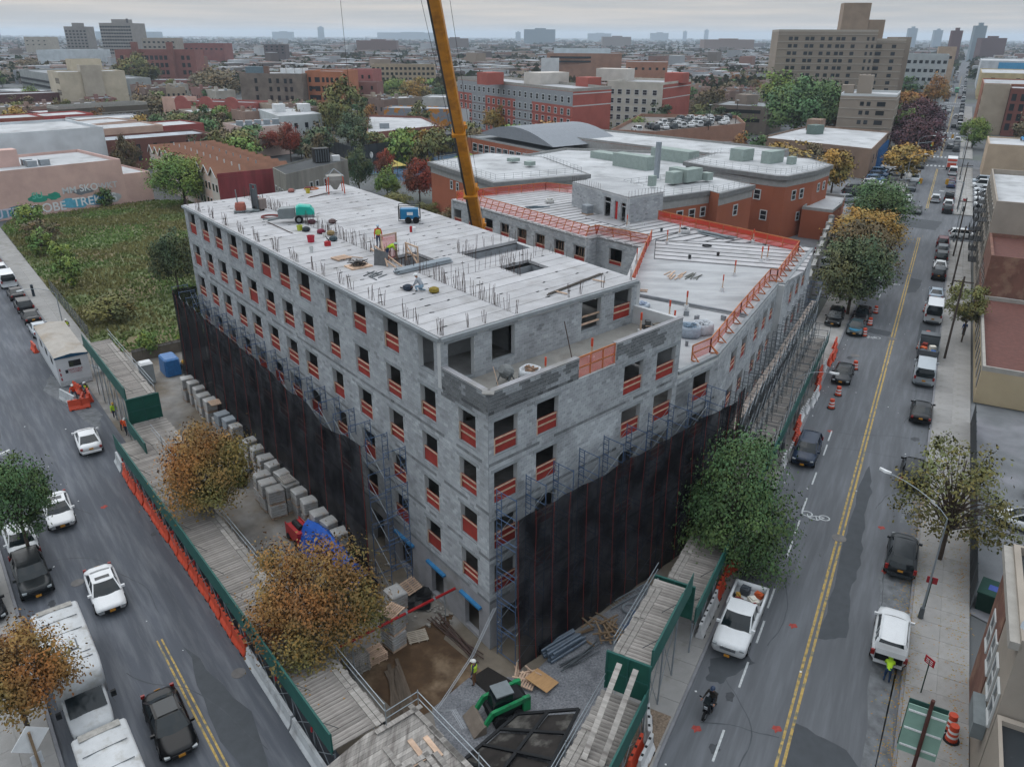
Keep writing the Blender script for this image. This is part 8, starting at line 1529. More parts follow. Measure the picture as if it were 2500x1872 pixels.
for r_,pts in ((rb1,((-3,2,2.4,1.6,1.8),(0,4,4,2,2.0),(-7,-1,1.2,.8,1.6),(3,5,1.5,1.5,1.2))),(rb2,((2,3,4.5,2,2.2),(-3,6,3.5,3,2.2),(5,1,1.5,1.2,1.4))),(pw_,((1,2,2,1.5,.6),(4,-3,1.5,1.5,.7)))):
    for x,y,sx,sy,sz in pts: addbox(r_,'air_handler',-sx/2,sx/2,-sy/2,sy/2,11.3,11.3+sz,mat('handler_green','#87938e',var=.1),R(40),(x,y,0))
gy=bld('precinct_gym','low gym with a row of windows and a curved grey roof',[(-12.5,222),(11.8,185.5),(30,199),(5,236)],7.6,BRK,ROOFG,.4,band=BANDC,wins=((0,[4+i*3 for i in range(10)],[5.4],2.0,1.9,WHF),))
a0=Vector((-9,220)); a1=Vector((9.5,192)); nb_=Vector((17.6,13.2)); v=[];f=[]
for i in range(11):
    t=i/10; c=a0.lerp(a1,t); 
    for e_,off in ((0,0),(1,1)): v.append((c.x+nb_.x*off,c.y+nb_.y*off,7.8+4.2*math.sin(PI*min(1,.08+t*.84))))
for i in range(10): f.append((2*i,2*i+2,2*i+3,2*i+1))
f.append(tuple(2*i for i in range(10,-1,-1))); ob('barrel_roof',MB().add(v,f).mesh('barrel_roof',mat('barrel_roof_grey','#7b8086',var=.08)),gy,world=True)
bw=bld('precinct_band_wing','long grey banded precinct wing with brick piers',[(7,211),(36,180),(50,168),(62,182),(22,222)],9.6,BRK,ROOFW,.5,band=BANDC,wins=((0,[18+i*3.2 for i in range(8)],[5.8],2.2,1.7,WHF),)); L0=[(p[0]-bw.location[0],p[1]-bw.location[1]) for p in [(7,211),(36,180),(50,168),(62,182),(22,222)]]; ob('upper_band',MB().pri([(p[0]*1.006,p[1]*1.006) for p in L0],7.2,9.55).mesh('upper_band',BANDC),bw)
bld('brick_annex','curved low brick annex with roof plant beside the police lot',[(51.5,139.8),(55.8,136.8),(60,143.5),(63.6,151.1),(60,154)],5,BRK,ROOFW,.5,band=BANDC)
bwall=empty('brick_yard_wall',(35,90,0),0,'brick yard wall with concrete piers along the police lot','wall'); p,q=Vector((36.0,93)),Vector((55.6,136.4)); ob('wall',MB().bar((p.x,p.y,2),(q.x,q.y,2),.35,4).mesh('wall',BRK),bwall,world=True); ob('coping',MB().bar((p.x,p.y,4.1),(q.x,q.y,4.1),.5,.22).mesh('coping',BANDC),bwall,world=True)
for k in range(9): c=p.lerp(q,k/8); ob('pier',MB().cbox((c.x,c.y,2.35),(.7,.7,4.7),R(24)).mesh('pier',BANDC),bwall,world=True)
car('hivan','1d2f5f',(44.5,123.5,0),R(48),'blue van in the brick walled yard behind the wing',lod=1); car('van',W_,(39.5,112.5,0),R(30),'white van in the brick walled yard',lod=1)
# sports court
sc_=empty('sports_fence',(-43,214,0),0,'tall black screened fence round the blue sports court','fence'); SCR=meshmat('court_screen','#2b3138',.9)
for a,b in (((-56,234),(-42.9,214.1)),((-42.9,214.1),(-16.8,246.2)),((-16.8,246.2),(-3,226))):
    d_=Vector(b)-Vector(a); ob('screen',MB().add([(*a,.1),(*b,.1),(*b,6),(*a,6)],[(0,1,2,3)]).mesh('screen',SCR),sc_,world=True)
    for k in range(int(d_.length/3)+1): c=Vector(a)+d_*min(1,k*3/d_.length); ob('post',MB().tube((c.x,c.y,0),(c.x,c.y,6.4),.07,5).mesh('post',BLK),sc_,world=True)
poly('sports_court',[(-42.9,214.1),(-16.8,246.2),(-3,226),(-26,196)],.01,mat('court_blue','#3f5a72',var=.15),'blue painted sports court behind the black fence')
for i,(x,y,c,l) in enumerate(((-31,205,'b3a25a','pale yellow canopy beside the sports court'),(-12.5,219,'8ba34a','lime green canopy by the crane boom'))):
    t=empty('canopy_tent',(x,y,0),R(38),l,'canopy'); ob('canopy_top',MB().loft([[(-3,-2.5,2.6),(3,-2.5,2.6),(3,2.5,2.6),(-3,2.5,2.6)],[(-.2,-.2,4),(.2,-.2,4),(.2,.2,4),(-.2,.2,4)]]).mesh('canopy_top',mat('canopy_'+c,'#'+c,var=.05)),t)
    for sx in (-2.9,2.9):
        for sy in (-2.4,2.4): ob('leg',MB().tube((sx,sy,0),(sx,sy,2.6),.05,5).mesh('leg',GALV),t)
fb=empty('court_railing',(-22,192,0),0,'row of tall dark fence posts before the sports court','fence')
for k in range(22): c=Vector((-46,206)).lerp(Vector((-14,199)),k/21); ob('post',MB().tube((c.x,c.y,0),(c.x,c.y,4.6),.06,4).tube((c.x,c.y,4.6),(c.x+.4,c.y-.3,5.1),.05,4).mesh('post',BLK),fb,world=True)
for x,y in ((-38,216),(-14,236)): t=empty('basketball_hoop',(x,y,0),R(-50),'white basketball backboard in the court, '+('left one' if x<-20 else 'right one'),'basketball hoop'); ob('pole',MB().tube((0,0,0),(0,0,4),.08,6).mesh('pole',GALV),t); ob('backboard',MB().tube((0,-.05,3.6),(0,.05,3.6),.8,12).mesh('backboard',WHITE),t)
# brown precinct office, garage with police cars, tower
TAN='6f5d50'; bl=bld('brown_precinct_office','low brown precinct office with pale roof and blue fins',[(69,227),(90,203),(112,243),(95,261)],7,wallm(TAN),ROOFW,.5,wins=((0,[17,19.5],[4.6],1.8,1.9,None),(0,[27],[4.2],1.6,1.9,None),(1,[8,16],[4.2],1.4,2.2,None)))
addbox(bl,'cooling_unit',-2,2,-1.5,1.5,7.1,9.6,mat('cooling_green','#5f6f6a',var=.1),.6,(-3,6,0)); addbox(bl,'roof_hut',-2.5,2.5,-2,2,7.1,10.2,wallm(TAN),.9,(1,17,0))
for k in range(8): c=Vector((90,203)).lerp(Vector((112,243)),.42+k*.07); ob('blue_fin',MB().cbox((c.x+.3,c.y-.1,2.8),(.5,.9,5.4),R(61)).mesh('blue_fin',mat('fin_blue','#2f5f93',var=.05)),bl,world=True)
gp=bld('roof_car_park','brown brick garage with police cars parked on its roof',[(28,234),(40,229),(72,254),(76,280),(44,284)],7.6,wallm('7d5f50'),roofm('6f6a66'),1.0)
bld('garage_ramp','brown brick ramp walls before the roof car park',[(45,226),(66,231),(64,236),(44,231.5)],5.2,wallm('7d5f50'),ROOFG,.6)
k=0
for row,(a,b,n_) in enumerate((((36,238),(66,259),11),((41,246),(68,264),10),((44,256),(70,272),10),((48,268),(72,277),8))):
    for j in range(n_):
        c=Vector(a).lerp(Vector(b),j/(n_-1)); 
        if rnd.random()<.9: k+=1; car('suv' if k%3 else 'sedan',(W_,W_,'2f3438',W_,'4a5156',W_)[k%6],(c.x,c.y,7.65),R(100+rnd.uniform(-5,5)),'police car parked on the roof of the brown garage',group='police cars on the garage roof',lod=2)
for x,y in ((58,243),(71,262)): t=empty('roof_lamp',(x,y,7.6),0,'dark lamp post on the roof car park, '+('left' if x<60 else 'right'),'lamp post'); ob('pole',MB().tube((0,0,0),(0,0,7),.1,6).mesh('pole',BLK),t); ob('lamp_head',MB().cbox((0,0,7.1),(.8,.3,.15)).mesh('lamp_head',WHITE),t)
br=bld('brown_garage','brown concrete garage with dark slot openings among the trees',[(74,308),(92,298),(104,318),(86,330)],9.5,wallm('5f564f'),ROOFG,.5)
for z in (5,8): onface((74,308),(Vector((18,-10)).normalized()),Vector((-10,-18)).normalized(),2,18,z-.6,z+.6,.05,BLK,br,'slot_opening')
addbox(br,'roof_hut',-3,3,-3,3,9.5,13,wallm('6a6058'),.5,(0,3,0))
TT=mat('wall_tower_tan','#857b70',var=.08,scale=.1); TW_=mat('tower_band','#9a9389',var=.05); tw=[(108,349),(146,343),(152,372),(114,378)]
to=bld('tan_tower','tall tan brick apartment tower with a stepped roof block',tw,35,TT,ROOFL,.8,band=TW_,wins=((0,[5.0,7.2,11.5,13.5,17.5,20.5,23.5,25.5,29.5],[2.2+2.75*i for i in range(12)],1.5,1.3,None),(0,[35,37],[2.2+2.75*i for i in range(12)],.9,1.3,None)))
for i in range(1,13): ob('floor_band',MB().bar((107.95,348.9,1+2.75*i),(145.98,342.9,1+2.75*i),.1,.28).mesh('floor_band',TW_),to,world=True)
t2=bld('tan_tower_wing','lower right wing of the tall tan tower',[(144.5,346),(158,343.5),(163,366),(150,368)],31.8,TT,ROOFL,.8,band=TW_,wins=((0,[3.2],[2.2+2.75*i for i in range(11)],3.4,1.4,None),(0,[9.5],[2.2+2.75*i for i in range(11)],1.6,1.3,None)))
for i in range(1,12): ob('floor_band',MB().bar((144.45,345.9,1+2.75*i),(157.98,343.4,1+2.75*i),.1,.28).mesh('floor_band',TW_),t2,world=True)
bld('tan_tower_annex','narrow far wing of the tall tan tower',[(158.5,352),(163.5,351),(168,372),(163,373)],32.6,TT,ROOFL,.6,wins=((0,[2.5],[28,25,22],1.5,1.3,None),)); bld('tower_roof_block','tall windowless lift block on top of the tan tower',[(134,352),(144.5,350.5),(146,359),(136,361)],45.2-35,wallm('77685a'),ROOFG,.5,z0=35.05); bld('tower_roof_step','lower lift block step on top of the tan tower',[(144.8,351),(151,350),(152,357),(146,358)],38.3-31,wallm('77685a'),ROOFG,.5,z0=31.0+.8)
sl=[(102,259),(117,253.5),(127,273),(112,280)]; so_=bld('tan_slab_block','six storey tan slab block beside the avenue',sl,16.4,TT,ROOFW,.7,band=WHF,wins=((0,[6.5,8.4],[3.2,6.0,8.8,11.6,14.2],1.1,1.2,None),(0,[12],[3.2,6.0,8.8,11.6,14.2],2.4,1.3,None)))
for i in range(1,6): ob('floor_band',MB().bar((101.95,258.9,1.8+2.75*i),(116.98,253.4,1.8+2.75*i),.1,.25).mesh('floor_band',TW_),so_,world=True); ob('floor_band',MB().bar((117.05,253.45,1.8+2.75*i),(127.05,272.95,1.8+2.75*i),.1,.25).mesh('floor_band',TW_),so_,world=True)
addbox(so_,'lift_block',-2.2,2.2,-2.5,2.5,16.4,22,TT,R(-25),(-1,3,0)); addbox(so_,'roof_hut',-1.8,1.8,-2,2,16.4,19,TT,R(-25),(-6,4,0))
# right of the avenue
CREAMB=mat('wall_beige_stucco','#8d857b',var=.12,scale=.4); BRK2=mat('wall_right_brick','#6a4b41',var=.25,scale=.5,col2='#7d6152',c2scale=.8)
def rq(s0,s1,o0,o1): return [RP(s0,o0)[:2],RP(s0,o1)[:2],RP(s1,o1)[:2],RP(s1,o0)[:2]]
nb1=bld('corner_brick_building','beige and brick building at the right edge with street windows',rq(33.6,41.6,7.0,20),8.8,CREAMB,ROOFD,.5,wins=((3,[1.6,3.4,5.2,7.0],[4.8],.9,1.8,WHF),)); ob('brick_front',MB().bar((*RP(37.8,6.98)[:2],4.4),(*RP(41.6,6.98)[:2],4.4),.06,8.6).mesh('brick_front',BRK2),nb1,world=True); ob('cornice',MB().bar((*RP(33.6,6.85)[:2],8.9),(*RP(41.6,6.85)[:2],8.9),.5,.4).mesh('cornice',STONE),nb1,world=True); ob('awning_box',MB().bar((*RP(34.4,6.7)[:2],3.0),(*RP(36.6,6.7)[:2],3.0),.55,.9).mesh('awning_box',mat('awning_grey','#6f7678')),nb1,world=True); ob('dish',MB().tube((*RP(34.5,7.4)[:2],9.4),(*RP(34.4,7.3)[:2],9.5),.4,12).mesh('dish',GALV),nb1,world=True)
for z,w_,c in ((6.2,1.2,'7fa9b0'),(6.2,1.3,'1d2125')): pass
lo_=bld('low_dark_roof_shop','low shop with stained dark roof in the bottom right corner',rq(8,33.4,7.0,20),4.9,CREAMB,mat('roof_tar','#26292c',rough=.5,var=.3,scale=.3,col2='#55585a',c2scale=.5,c2lo=.6,c2hi=.7),.3); gw=ob('graffiti_panel',MB().bar((*RP(33.5,8.2)[:2],6.6),(*RP(33.5,12)[:2],6.6),.04,2.6).mesh('graffiti_panel',mat('graffiti_teal','#7fa3a8',var=.25,scale=2)),nb1,world=True)
bA=bld('red_roof_brick_building','brick building with dark red gravel roof on the right pavement',rq(83.5,109.5,7.2,40),3.4,wallm('8c8068'),mat('roof_red_gravel','#5a3a34',var=.2,scale=2,bump=.2),.5,band=STONE,wins=((3,9,[2.2],1.3,1.9,None),)); bB=bld('second_red_roof_building','second brick building with dark red roof next to the beige one',rq(111.5,125.4,7.4,40),8,BRK2,mat('roof_red_gravel','#5a3a34',var=.2,scale=2,bump=.2),.5,wins=((3,5,[2.2,4.6],1.0,1.4,None),)); bld('recessed_pale_roof','narrow recessed lower roof between the two red roofed buildings',rq(109.6,111.4,8.5,40),3.4,wallm('7a7874'),ROOFL,0)
bC=bld('beige_white_roof_building','beige apartment building with white roof and fire escapes',rq(125.6,158,7.3,34),12,CREAMB,ROOFW,.8,wins=((3,9,[2.4,5.4,8.2,10.6],1.1,1.6,STONE),))
def railed(z):
    mb=MB().box(0,3.4,0,1.1,z,z+.04)
    for x in [i*.34 for i in range(11)]: mb.box(x,x+.025,1.08,1.1,z,z+.9)
    for y in (0.02,1.08): mb.box(0,3.4,y,y+.03,z+.88,z+.92)
    for y in [i*.27 for i in range(5)]: mb.box(0,.025,y,y+.025,z,z+.9).box(3.38,3.4,y,y+.025,z,z+.9)
    return mb.mesh('landing',BLK)
for k in range(4):
    s=128+k*7.4; fe=empty('fire_escape',RP(s,6.9),RA,('nearest','second','third','farthest')[k]+' black fire escape on the beige apartment building','fire escape')
    for z in (3.6,6.6,9.4): ob('landing',railed(z),fe)
    for z in (3.6,6.5): ob('stair_flight',MB().bar((.4,.4,z+2.9),(3.0,.4,z+.05),.05,.1).bar((.4,.95,z+2.9),(3.0,.95,z+.05),.05,.1).mesh('stair_flight',BLK),fe)
tb_=bld('tan_wall_warehouse','large tan blank walled warehouse with rooftop parking',rq(238,257,9,70),8.2,wallm('93826f'),ROOFW,.4)
for i in range(6): car('sedan' if i%2 else 'suv',('4a8fc0',W_,SV,'6f757a',W_,G_)[i],RP(252,18+i*5.5,8.25),RA+.3,'car parked on the roof of the tan warehouse',group='cars on the tan warehouse roof',lod=2)
bld('tan_factory_end','tan rendered end bay of the brick factory',rq(353,362,7.5,16),17,wallm('857a6c'),ROOFW,.4,wins=((3,[3],[3.5,7.5,11,14.5],1.6,2.0,None),)); bld('red_brick_factory','red brick factory with tall paired windows right of the avenue',rq(351,372,16.2,80),16,wallm('5f3a33'),ROOFL,.5,wins=((0,22,[3.2,6.6,10,13.4],1.5,2.4,None),)); bld('brick_factory_rear','orange brick building behind the factory',rq(373,420,7.5,50),16.5,wallm('80543f'),ROOFL,.5); bld('yellow_factory','pale yellow factory farther up the avenue',rq(560,640,9,110),14,wallm('968868'),ROOFW,.6,wins=((0,8,[11],2.0,2.0,None),),win_join=True); bb=bld('white_blue_factory','white building with blue and red panels up the avenue',rq(680,760,9,90),18,wallm('989da0'),ROOFW,.6); ob('blue_panel',MB().bar((*RP(679.5,20)[:2],15),(*RP(679.5,55)[:2],15),.3,5).mesh('blue_panel',mat('panel_blue','#3f87b0')),bb,world=True)
# fence, bins, signs, lamps on the right
WS=mat('fence_windscreen','#2f3336',var=.2); fs_=empty('yard_fence',RP(48.5,7.0),RA,'dark screened fence between the right pavement and the yard','fence')
for k in range(15): ob('post',MB().tube((k*2.1,0,0),(k*2.1,0,2.2),.04,5).mesh('post',STEEL),fs_)
for k in range(14): ob('screen_panel',MB().box(k*2.1+.03,k*2.1+2.07,-.015,.015,.1,2.1).mesh('screen_panel',WS),fs_)
for i,(s,o) in enumerate(((49.3,8.0),(48.6,9.6))): t=empty('green_bin',RP(s,o,.02),RA-.2,('front','rear')[i]+' dark green refuse container beside the corner building','refuse container'); ob('tub',MB().loft([[(x*k,y*k,z) for x,y in ((-.9,-.7),(.9,-.7),(.9,.7),(-.9,.7))] for z,k in ((0,.85),(1.3,1.0))]).mesh('tub',mat('bin_green','#17302a',var=.1)),t); ob('lid',MB().box(-.95,.95,-.75,.75,1.3,1.4).mesh('lid',mat('bin_lid','#1d3a33',var=.1)),t); ob('sign_label',MB().box(-.3,.3,-.25,.25,1.405,1.41).mesh('sign_label',mat('label_blue','#3a4a8a')),t)
sg=empty('large_green_sign',RP(33.6,4.6,.13),RA-R(90),'back of a large pale green sign on a rusty post, bottom right','sign'); ob('panel',MB().box(-1.0,.7,-.04,.0,.9,3.9).mesh('panel',mat('sign_back_green','#7d9c90',var=.08)),sg); ob('front_panel',MB().box(-1.0,.7,.32,.36,.9,3.9).mesh('front_panel',mat('sign_face','#2a4a44',var=.1)),sg); ob('post',MB().tube((-.1,-.15,0),(-.1,-.15,4.6),.09,8).mesh('post',mat('rust_post','#4a2f2a',var=.2)),sg)
for z in (1.3,2.4,3.5): ob('rail',MB().box(-.95,.65,-.1,-.04,z,z+.09).mesh('rail',WHITE),sg)
def sign(label,pos,ang,c,h=2.4,txt=None):
    t=empty('street_sign',pos,ang,label,'sign'); ob('post',MB().tube((0,0,0),(0,0,h),.035,6).mesh('post',mat('sign_post_green','#24382f')),t); ob('plate',MB().box(-.02,.02,-.3,.3,h-.4,h+.05).mesh('plate',mat('sign_'+c,'#'+c,var=0)),t)
    if txt: 
        for k in range(3): ob('text_bar',MB().box(-.025,-.02,-.2,.2,h-.1-k*.11,h-.06-k*.11).mesh('text_bar',WHITE),t)
    return t
sign('red parking sign on a green post on the right pavement',RP(39.2,4.6,.13),RA-R(40),'9c2029',2.4,True); sign('red sign fixed by the leaning pole on the right pavement',RP(46.6,4.4,.13),RA,'8c2a30',2.6); sign('red regulation sign on the side street corner',RP(186,5.2,.13),RA,'9c2a2c',2.8)
q=empty('board_sign',LP(34.2,-1.3,.12),LA+.3,'back of a white diamond sign in the bottom left corner','sign'); ob('post',MB().tube((0,0,0),(0,0,3.6),.07,6).mesh('post',OLDT),q); o=ob('plate',MB().box(-.02,.02,-.6,.6,-.6,.6).mesh('plate',WHITE),q,(.08,0,3.1)); o.rotation_euler=(R(45),0,0); ob('notice',MB().box(.05,.08,-.25,.25,1.5,2.2).mesh('notice',mat('notice_white','#b4b8bd')),q)
def lamp(label,base,head,h=8.5):
    t=empty('street_lamp',(base[0],base[1],0),0,label,'street lamp'); d_=Vector((head[0]-base[0],head[1]-base[1])); a=math.atan2(d_.y,d_.x); L=d_.length; t.rotation_euler=(0,0,a); ob('pole',MB().tube((0,0,.9),(0,0,h-1.2),.07,8,r2=.045).mesh('pole',GALV),t); ob('base',MB().tube((0,0,0),(0,0,.9),.18,8,r2=.14).mesh('base',STEEL),t); mb=MB(); pv=(0,0,h-1.2)
    for k in range(1,6): tt=k/5; p_=(L*(tt**1.3),0,h-1.2+1.2*math.sin(tt*PI/2)); mb.tube(pv,p_,.028,6); pv=p_
    ob('arm',mb.mesh('arm',GALV),t); ob('lamp_head',MB().loft([[(x,-w,z),(x,w,z),(x,w*.7,z+.14),(x,-w*.7,z+.14)] for x,w,z in ((L-.1,.06,h-.02),(L+.25,.12,h-.05),(L+.65,.07,h-.02))]).mesh('lamp_head',WHITE),t); return t
lamp('street lamp leaning over the right lane by the bare tree',RP(45.9,4.25),RP(47.6,.8),8.6); lamp('curved street lamp beside the raised shed on the left street',LP(97.5,11.3),LP(96.5,8.2),7.6); lamp('street lamp reaching over the avenue beside the long shed',(23.6,59.9),(26.0,58.6),8.0); lamp('street lamp at the side street corner',RP(157,4.2),RP(157.5,.9),8.5); lamp('street lamp far up the avenue on the right',RP(232,4.3),RP(232,1),8.5); lamp('street lamp by the brown precinct office',RP(246,-7.2),RP(246,-4),9); lamp('street lamp at the left picture edge',LP(57,-1.2),LP(58,1.2),6.8); lamp('street lamp by the yellow tree in the lot',RP(213,-7.2),RP(213,-4.4),8)
UPM=mat('pole_wood','#3f3732',var=.2,scale=3); wires=MB(); prevp=None
for i,(s,h,l) in enumerate(((45.2,9.5,'wooden utility pole beside the leaning lamp'),(94.7,9.5,'wooden utility pole beside the silver van'),(122.6,9.5,'wooden utility pole by the white saloon'),(145.9,9.5,'tall wooden utility pole at the fire escapes'),(190,9.5,'utility pole past the side street'),(240,9.5,'utility pole near the garbage truck'))):
    if i==0: continue
    t=empty('utility_pole',RP(s,4.35,.1),RA,l,'utility pole'); ob('pole',MB().tube((0,0,0),(0,0,h),.13,8,r2=.09).mesh('pole',UPM),t); ob('crossarm',MB().bar((0,-1,h-.6),(0,1,h-.6),.1,.12).mesh('crossarm',UPM),t); ob('transformer',MB().tube((.25,.1,h-2.2),(.25,.1,h-1.4),.22,8).mesh('transformer',STEEL),t) if i in(2,3) else None
    pp=Vector(RP(s,4.35,h-.4))
    if prevp is not None:
        for off in (-.8,0,.8):
            n_=Vector((math.sin(RA),-math.cos(RA),0))*off; last=prevp+n_
            for k in range(1,7): tt=k/6; c=prevp.lerp(pp,tt)+n_-Vector((0,0,4*tt*(1-tt)*.8)); wires.tube(last,c,.014,3); last=c
    prevp=pp
tag(ob('overhead_wires',wires.mesh('overhead_wires',BLK)),'black overhead wires strung along the right pavement poles','wires')
def signal(label,base,head):
    t=empty('traffic_signal',(base[0],base[1],0),0,label,'traffic signal','traffic signals'); d_=Vector((head[0]-base[0],head[1]-base[1])); t.rotation_euler=(0,0,math.atan2(d_.y,d_.x)); L=d_.length; ob('mast',MB().tube((0,0,0),(0,0,6.2),.1,8).tube((0,0,6),(L,0,6.6),.06,6).mesh('mast',GALV),t); ob('housing',MB().cbox((L,0,6.0),(.4,.4,1.1)).cbox((L+.25,.25,6.0),(.3,.3,1.0)).mesh('housing',mat('signal_yellow','#a9822f',var=.05)),t)
    for k in range(3): ob('lens',MB().tube((L-.1,-.22,5.65+k*.35),(L-.1,-.2,5.65+k*.35),.13,8).mesh('lens',mat('signal_lens_%d'%k,('#2f9c7a','#6b5a20','#6b2020')[k],emit=.6 if k==0 else 0)),t)
signal('yellow traffic signal left of the avenue before the side street',RP(184.5,-7.4),RP(184.5,-3.6)); signal('yellow traffic signal right of the avenue after the side street',RP(186.5,4.4),RP(186.5,1.4)); signal('yellow traffic signal at the nearest crosswalk',RP(278,4.6),RP(278,.8)); signal('yellow traffic signal over the left lane at the crosswalk',RP(254,-7.4),RP(254,-4)); signal('yellow traffic signal at the second crosswalk',RP(353,-7.4),RP(353,-3))
mt=empty('parking_meter',LP(121,11.4,.12),LA,'dark parking meter kiosk on the lot pavement','parking meter'); ob('cabinet',MB().box(-.2,.2,-.15,.15,0,1.6).mesh('cabinet',mat('meter_blue','#25303a')),mt); ob('screen',MB().box(-.21,-.2,-.1,.1,1.1,1.4).mesh('screen',GLASS),mt)
cn=empty('traffic_cone',(-50.4,84.5,.1),0,'orange traffic cone on the pavement behind the raised shed','traffic cone'); ob('cone',lathe(((.16,.04),(.05,.7),(.03,.7))).mesh('cone',ORNG),cn); ob('base',MB().box(-.2,.2,-.2,.2,0,.04).mesh('base',BLK),cn)
# ---------------------------------------------------------------- generic houses between the named buildings
OCC=[]
for o in list(COL.objects):
    if o.parent is None and o.get('category') in('building','tree','fence') and o.type=='EMPTY' and o.location.y>100:
        rr=8
        for c in o.children:
            if c.name.startswith(('wall','crown')) and c.type=='MESH':
                rr=max((math.hypot(v.co.x*c.scale.x,v.co.y*c.scale.y) for v in c.data.vertices),default=6); break
        OCC.append((o.location.x,o.location.y,rr))
def free(x,y,r):
    s,o=tofr(RA,(x,y))
    if -16<o+1.5<18 and s<1400: return False
    for c in (266,341,508):
        if abs(s-c)<r+9: return False
    for a,b,q in OCC:
        if math.hypot(a-x,b-y)<q*.92+r: return False
    return True
WALLS=[wallm(c) for c in ('75615a','7d685e','84786a','6f675f','8c8880','66564f','8a7f72','745650')]; ROOFS=[ROOFW,ROOFG,ROOFL,roofm('8d8f92'),roofm('5d5f60'),roofm('a3a5a7'),roofm('77706a')]
HM=[]
for i in range(14):
    w,d_,h=rnd.uniform(6,13),rnd.uniform(10,16),rnd.uniform(5.5,8.5); mb=MB(); mb.box(-w/2,w/2,-d_/2,d_/2,0,h,0); mb.box(-w/2+.25,w/2-.25,-d_/2+.25,d_/2-.25,h,h+.05,1)
    for x0,x1,y0,y1 in ((-w/2,w/2,-d_/2,-d_/2+.24),(-w/2,w/2,d_/2-.24,d_/2),(-w/2,-w/2+.24,-d_/2+.24,d_/2-.24),(w/2-.24,w/2,-d_/2+.24,d_/2-.24)): mb.box(x0,x1,y0,y1,h+.001,h+.5,0)
    n=int(w/2.4)
    for z in range(1,int(h/3)+1):
        for k in range(n):
            for y in (-d_/2-.03,d_/2+.03): mb.cbox((-w/2+w*(k+.5)/n,y,z*3-1.2),(1.0,.08,1.5),0,2)
        for k in range(int(d_/3.5)):
            for x in (-w/2-.03,w/2+.03): mb.cbox((x,-d_/2+d_*(k+.5)/int(d_/3.5),z*3-1.2),(.08,1.0,1.5),0,2)
    bxw=rnd.uniform(1,1.6); mb.box(-w*.2,-w*.2+bxw,1,2.6,h+.05,h+1.7,0); mb.box(w*.1,w*.1+1.2,-4,-3,h+.05,h+1.1,3); mb.tube((w*.3,2,h),(w*.3,2,h+1.6),.3,6,0)
    HM.append((mb,max(w,d_)/2))
HME={}
cnt=0; tries=0
while cnt<300 and tries<12000:
    tries+=1; y=1/rnd.uniform(1/720,1/270); x=rnd.uniform(-.74,.72)*y
    k=rnd.randrange(14); mb,rr=HM[k]; ang=R(38) if x<20 else R(-28.2)
    g=14.5; ca_,sa_=math.cos(ang),math.sin(ang); lx,ly=x*ca_+y*sa_,-x*sa_+y*ca_; lx=round(lx/9.5)*9.5; ly=round(ly/22)*22+rnd.choice((0,0)); x,y=lx*ca_-ly*sa_,lx*sa_+ly*ca_
    if y<285 or not free(x,y,rr*.75): continue
    wi,ri=rnd.randrange(8),rnd.randrange(7); key=(k,wi,ri)
    if key not in HME: HME[key]=mb.mesh('house',[WALLS[wi],ROOFS[ri],GLASS,GALV])
    o=ob('flat_roofed_house',HME[key],loc=(x,y,0),rz=ang); tag(o,'flat roofed city house in the streets behind the site','house','flat roofed houses behind the site'); OCC.append((x,y,rr*.8)); cnt+=1
print('houses',cnt)
tk=list(LM); cnt=0; tries=0
while cnt<290 and tries<12000:
    tries+=1; y=1/rnd.uniform(1/700,1/205); x=rnd.uniform(-.74,.72)*y; r_=rnd.uniform(3,6)
    if not free(x,y,r_*.6): continue
    tree(rnd.choice(('brown','brown','olive','olive','green','dark','yellow','orange','lime')),x,y,rnd.uniform(4.5,7),r_,rnd.uniform(3.5,5.5),'autumn street tree between the houses behind the site',seed=60+cnt%2,n=1500,ls=.09,clumps=40,k=5,group='autumn trees between the houses',name='tree'); OCC.append((x,y,r_*.7)); cnt+=1
# ---------------------------------------------------------------- far city as masses
MATF=[mat('far_'+c,'#'+c,var=.1,scale=.05) for c in ('8e9194','a3a6a8','6f6863','7a5f56','86796c','5c5553','94979b')]
mb=MB(); q=random.Random(5)
for i in range(5200):
    y=1/q.uniform(1/9000,1/560); x=q.uniform(-.76,.74)*y; s,o=tofr(RA,(x,y))
    if abs(o+1.5)<14: continue
    if y<700 and not free(x,y,4): continue
    k=min(3.2,(y/560)**.5); w,d_=q.uniform(6,15)*k,q.uniform(8,16)*k; h=q.uniform(6,10.5)+(q.random()<.02)*q.uniform(3,9); m=q.randrange(7); a=R(38) if x<0 else R(-28)
    mb.cbox((x,y,h/2),(w,d_,h),a,m); mb.cbox((x,y,h+.15),(w*.93,d_*.93,.3),a,q.choice((0,1,6,2,2,3,5,5)))
o=ob('distant_houses',mb.mesh('distant_houses',MATF)); tag(o,'mass of distant low city houses toward the horizon','houses',kind='stuff')
FT=mat('far_foliage','#4d5140',var=.3,scale=.02,attr=True); mb=MB()
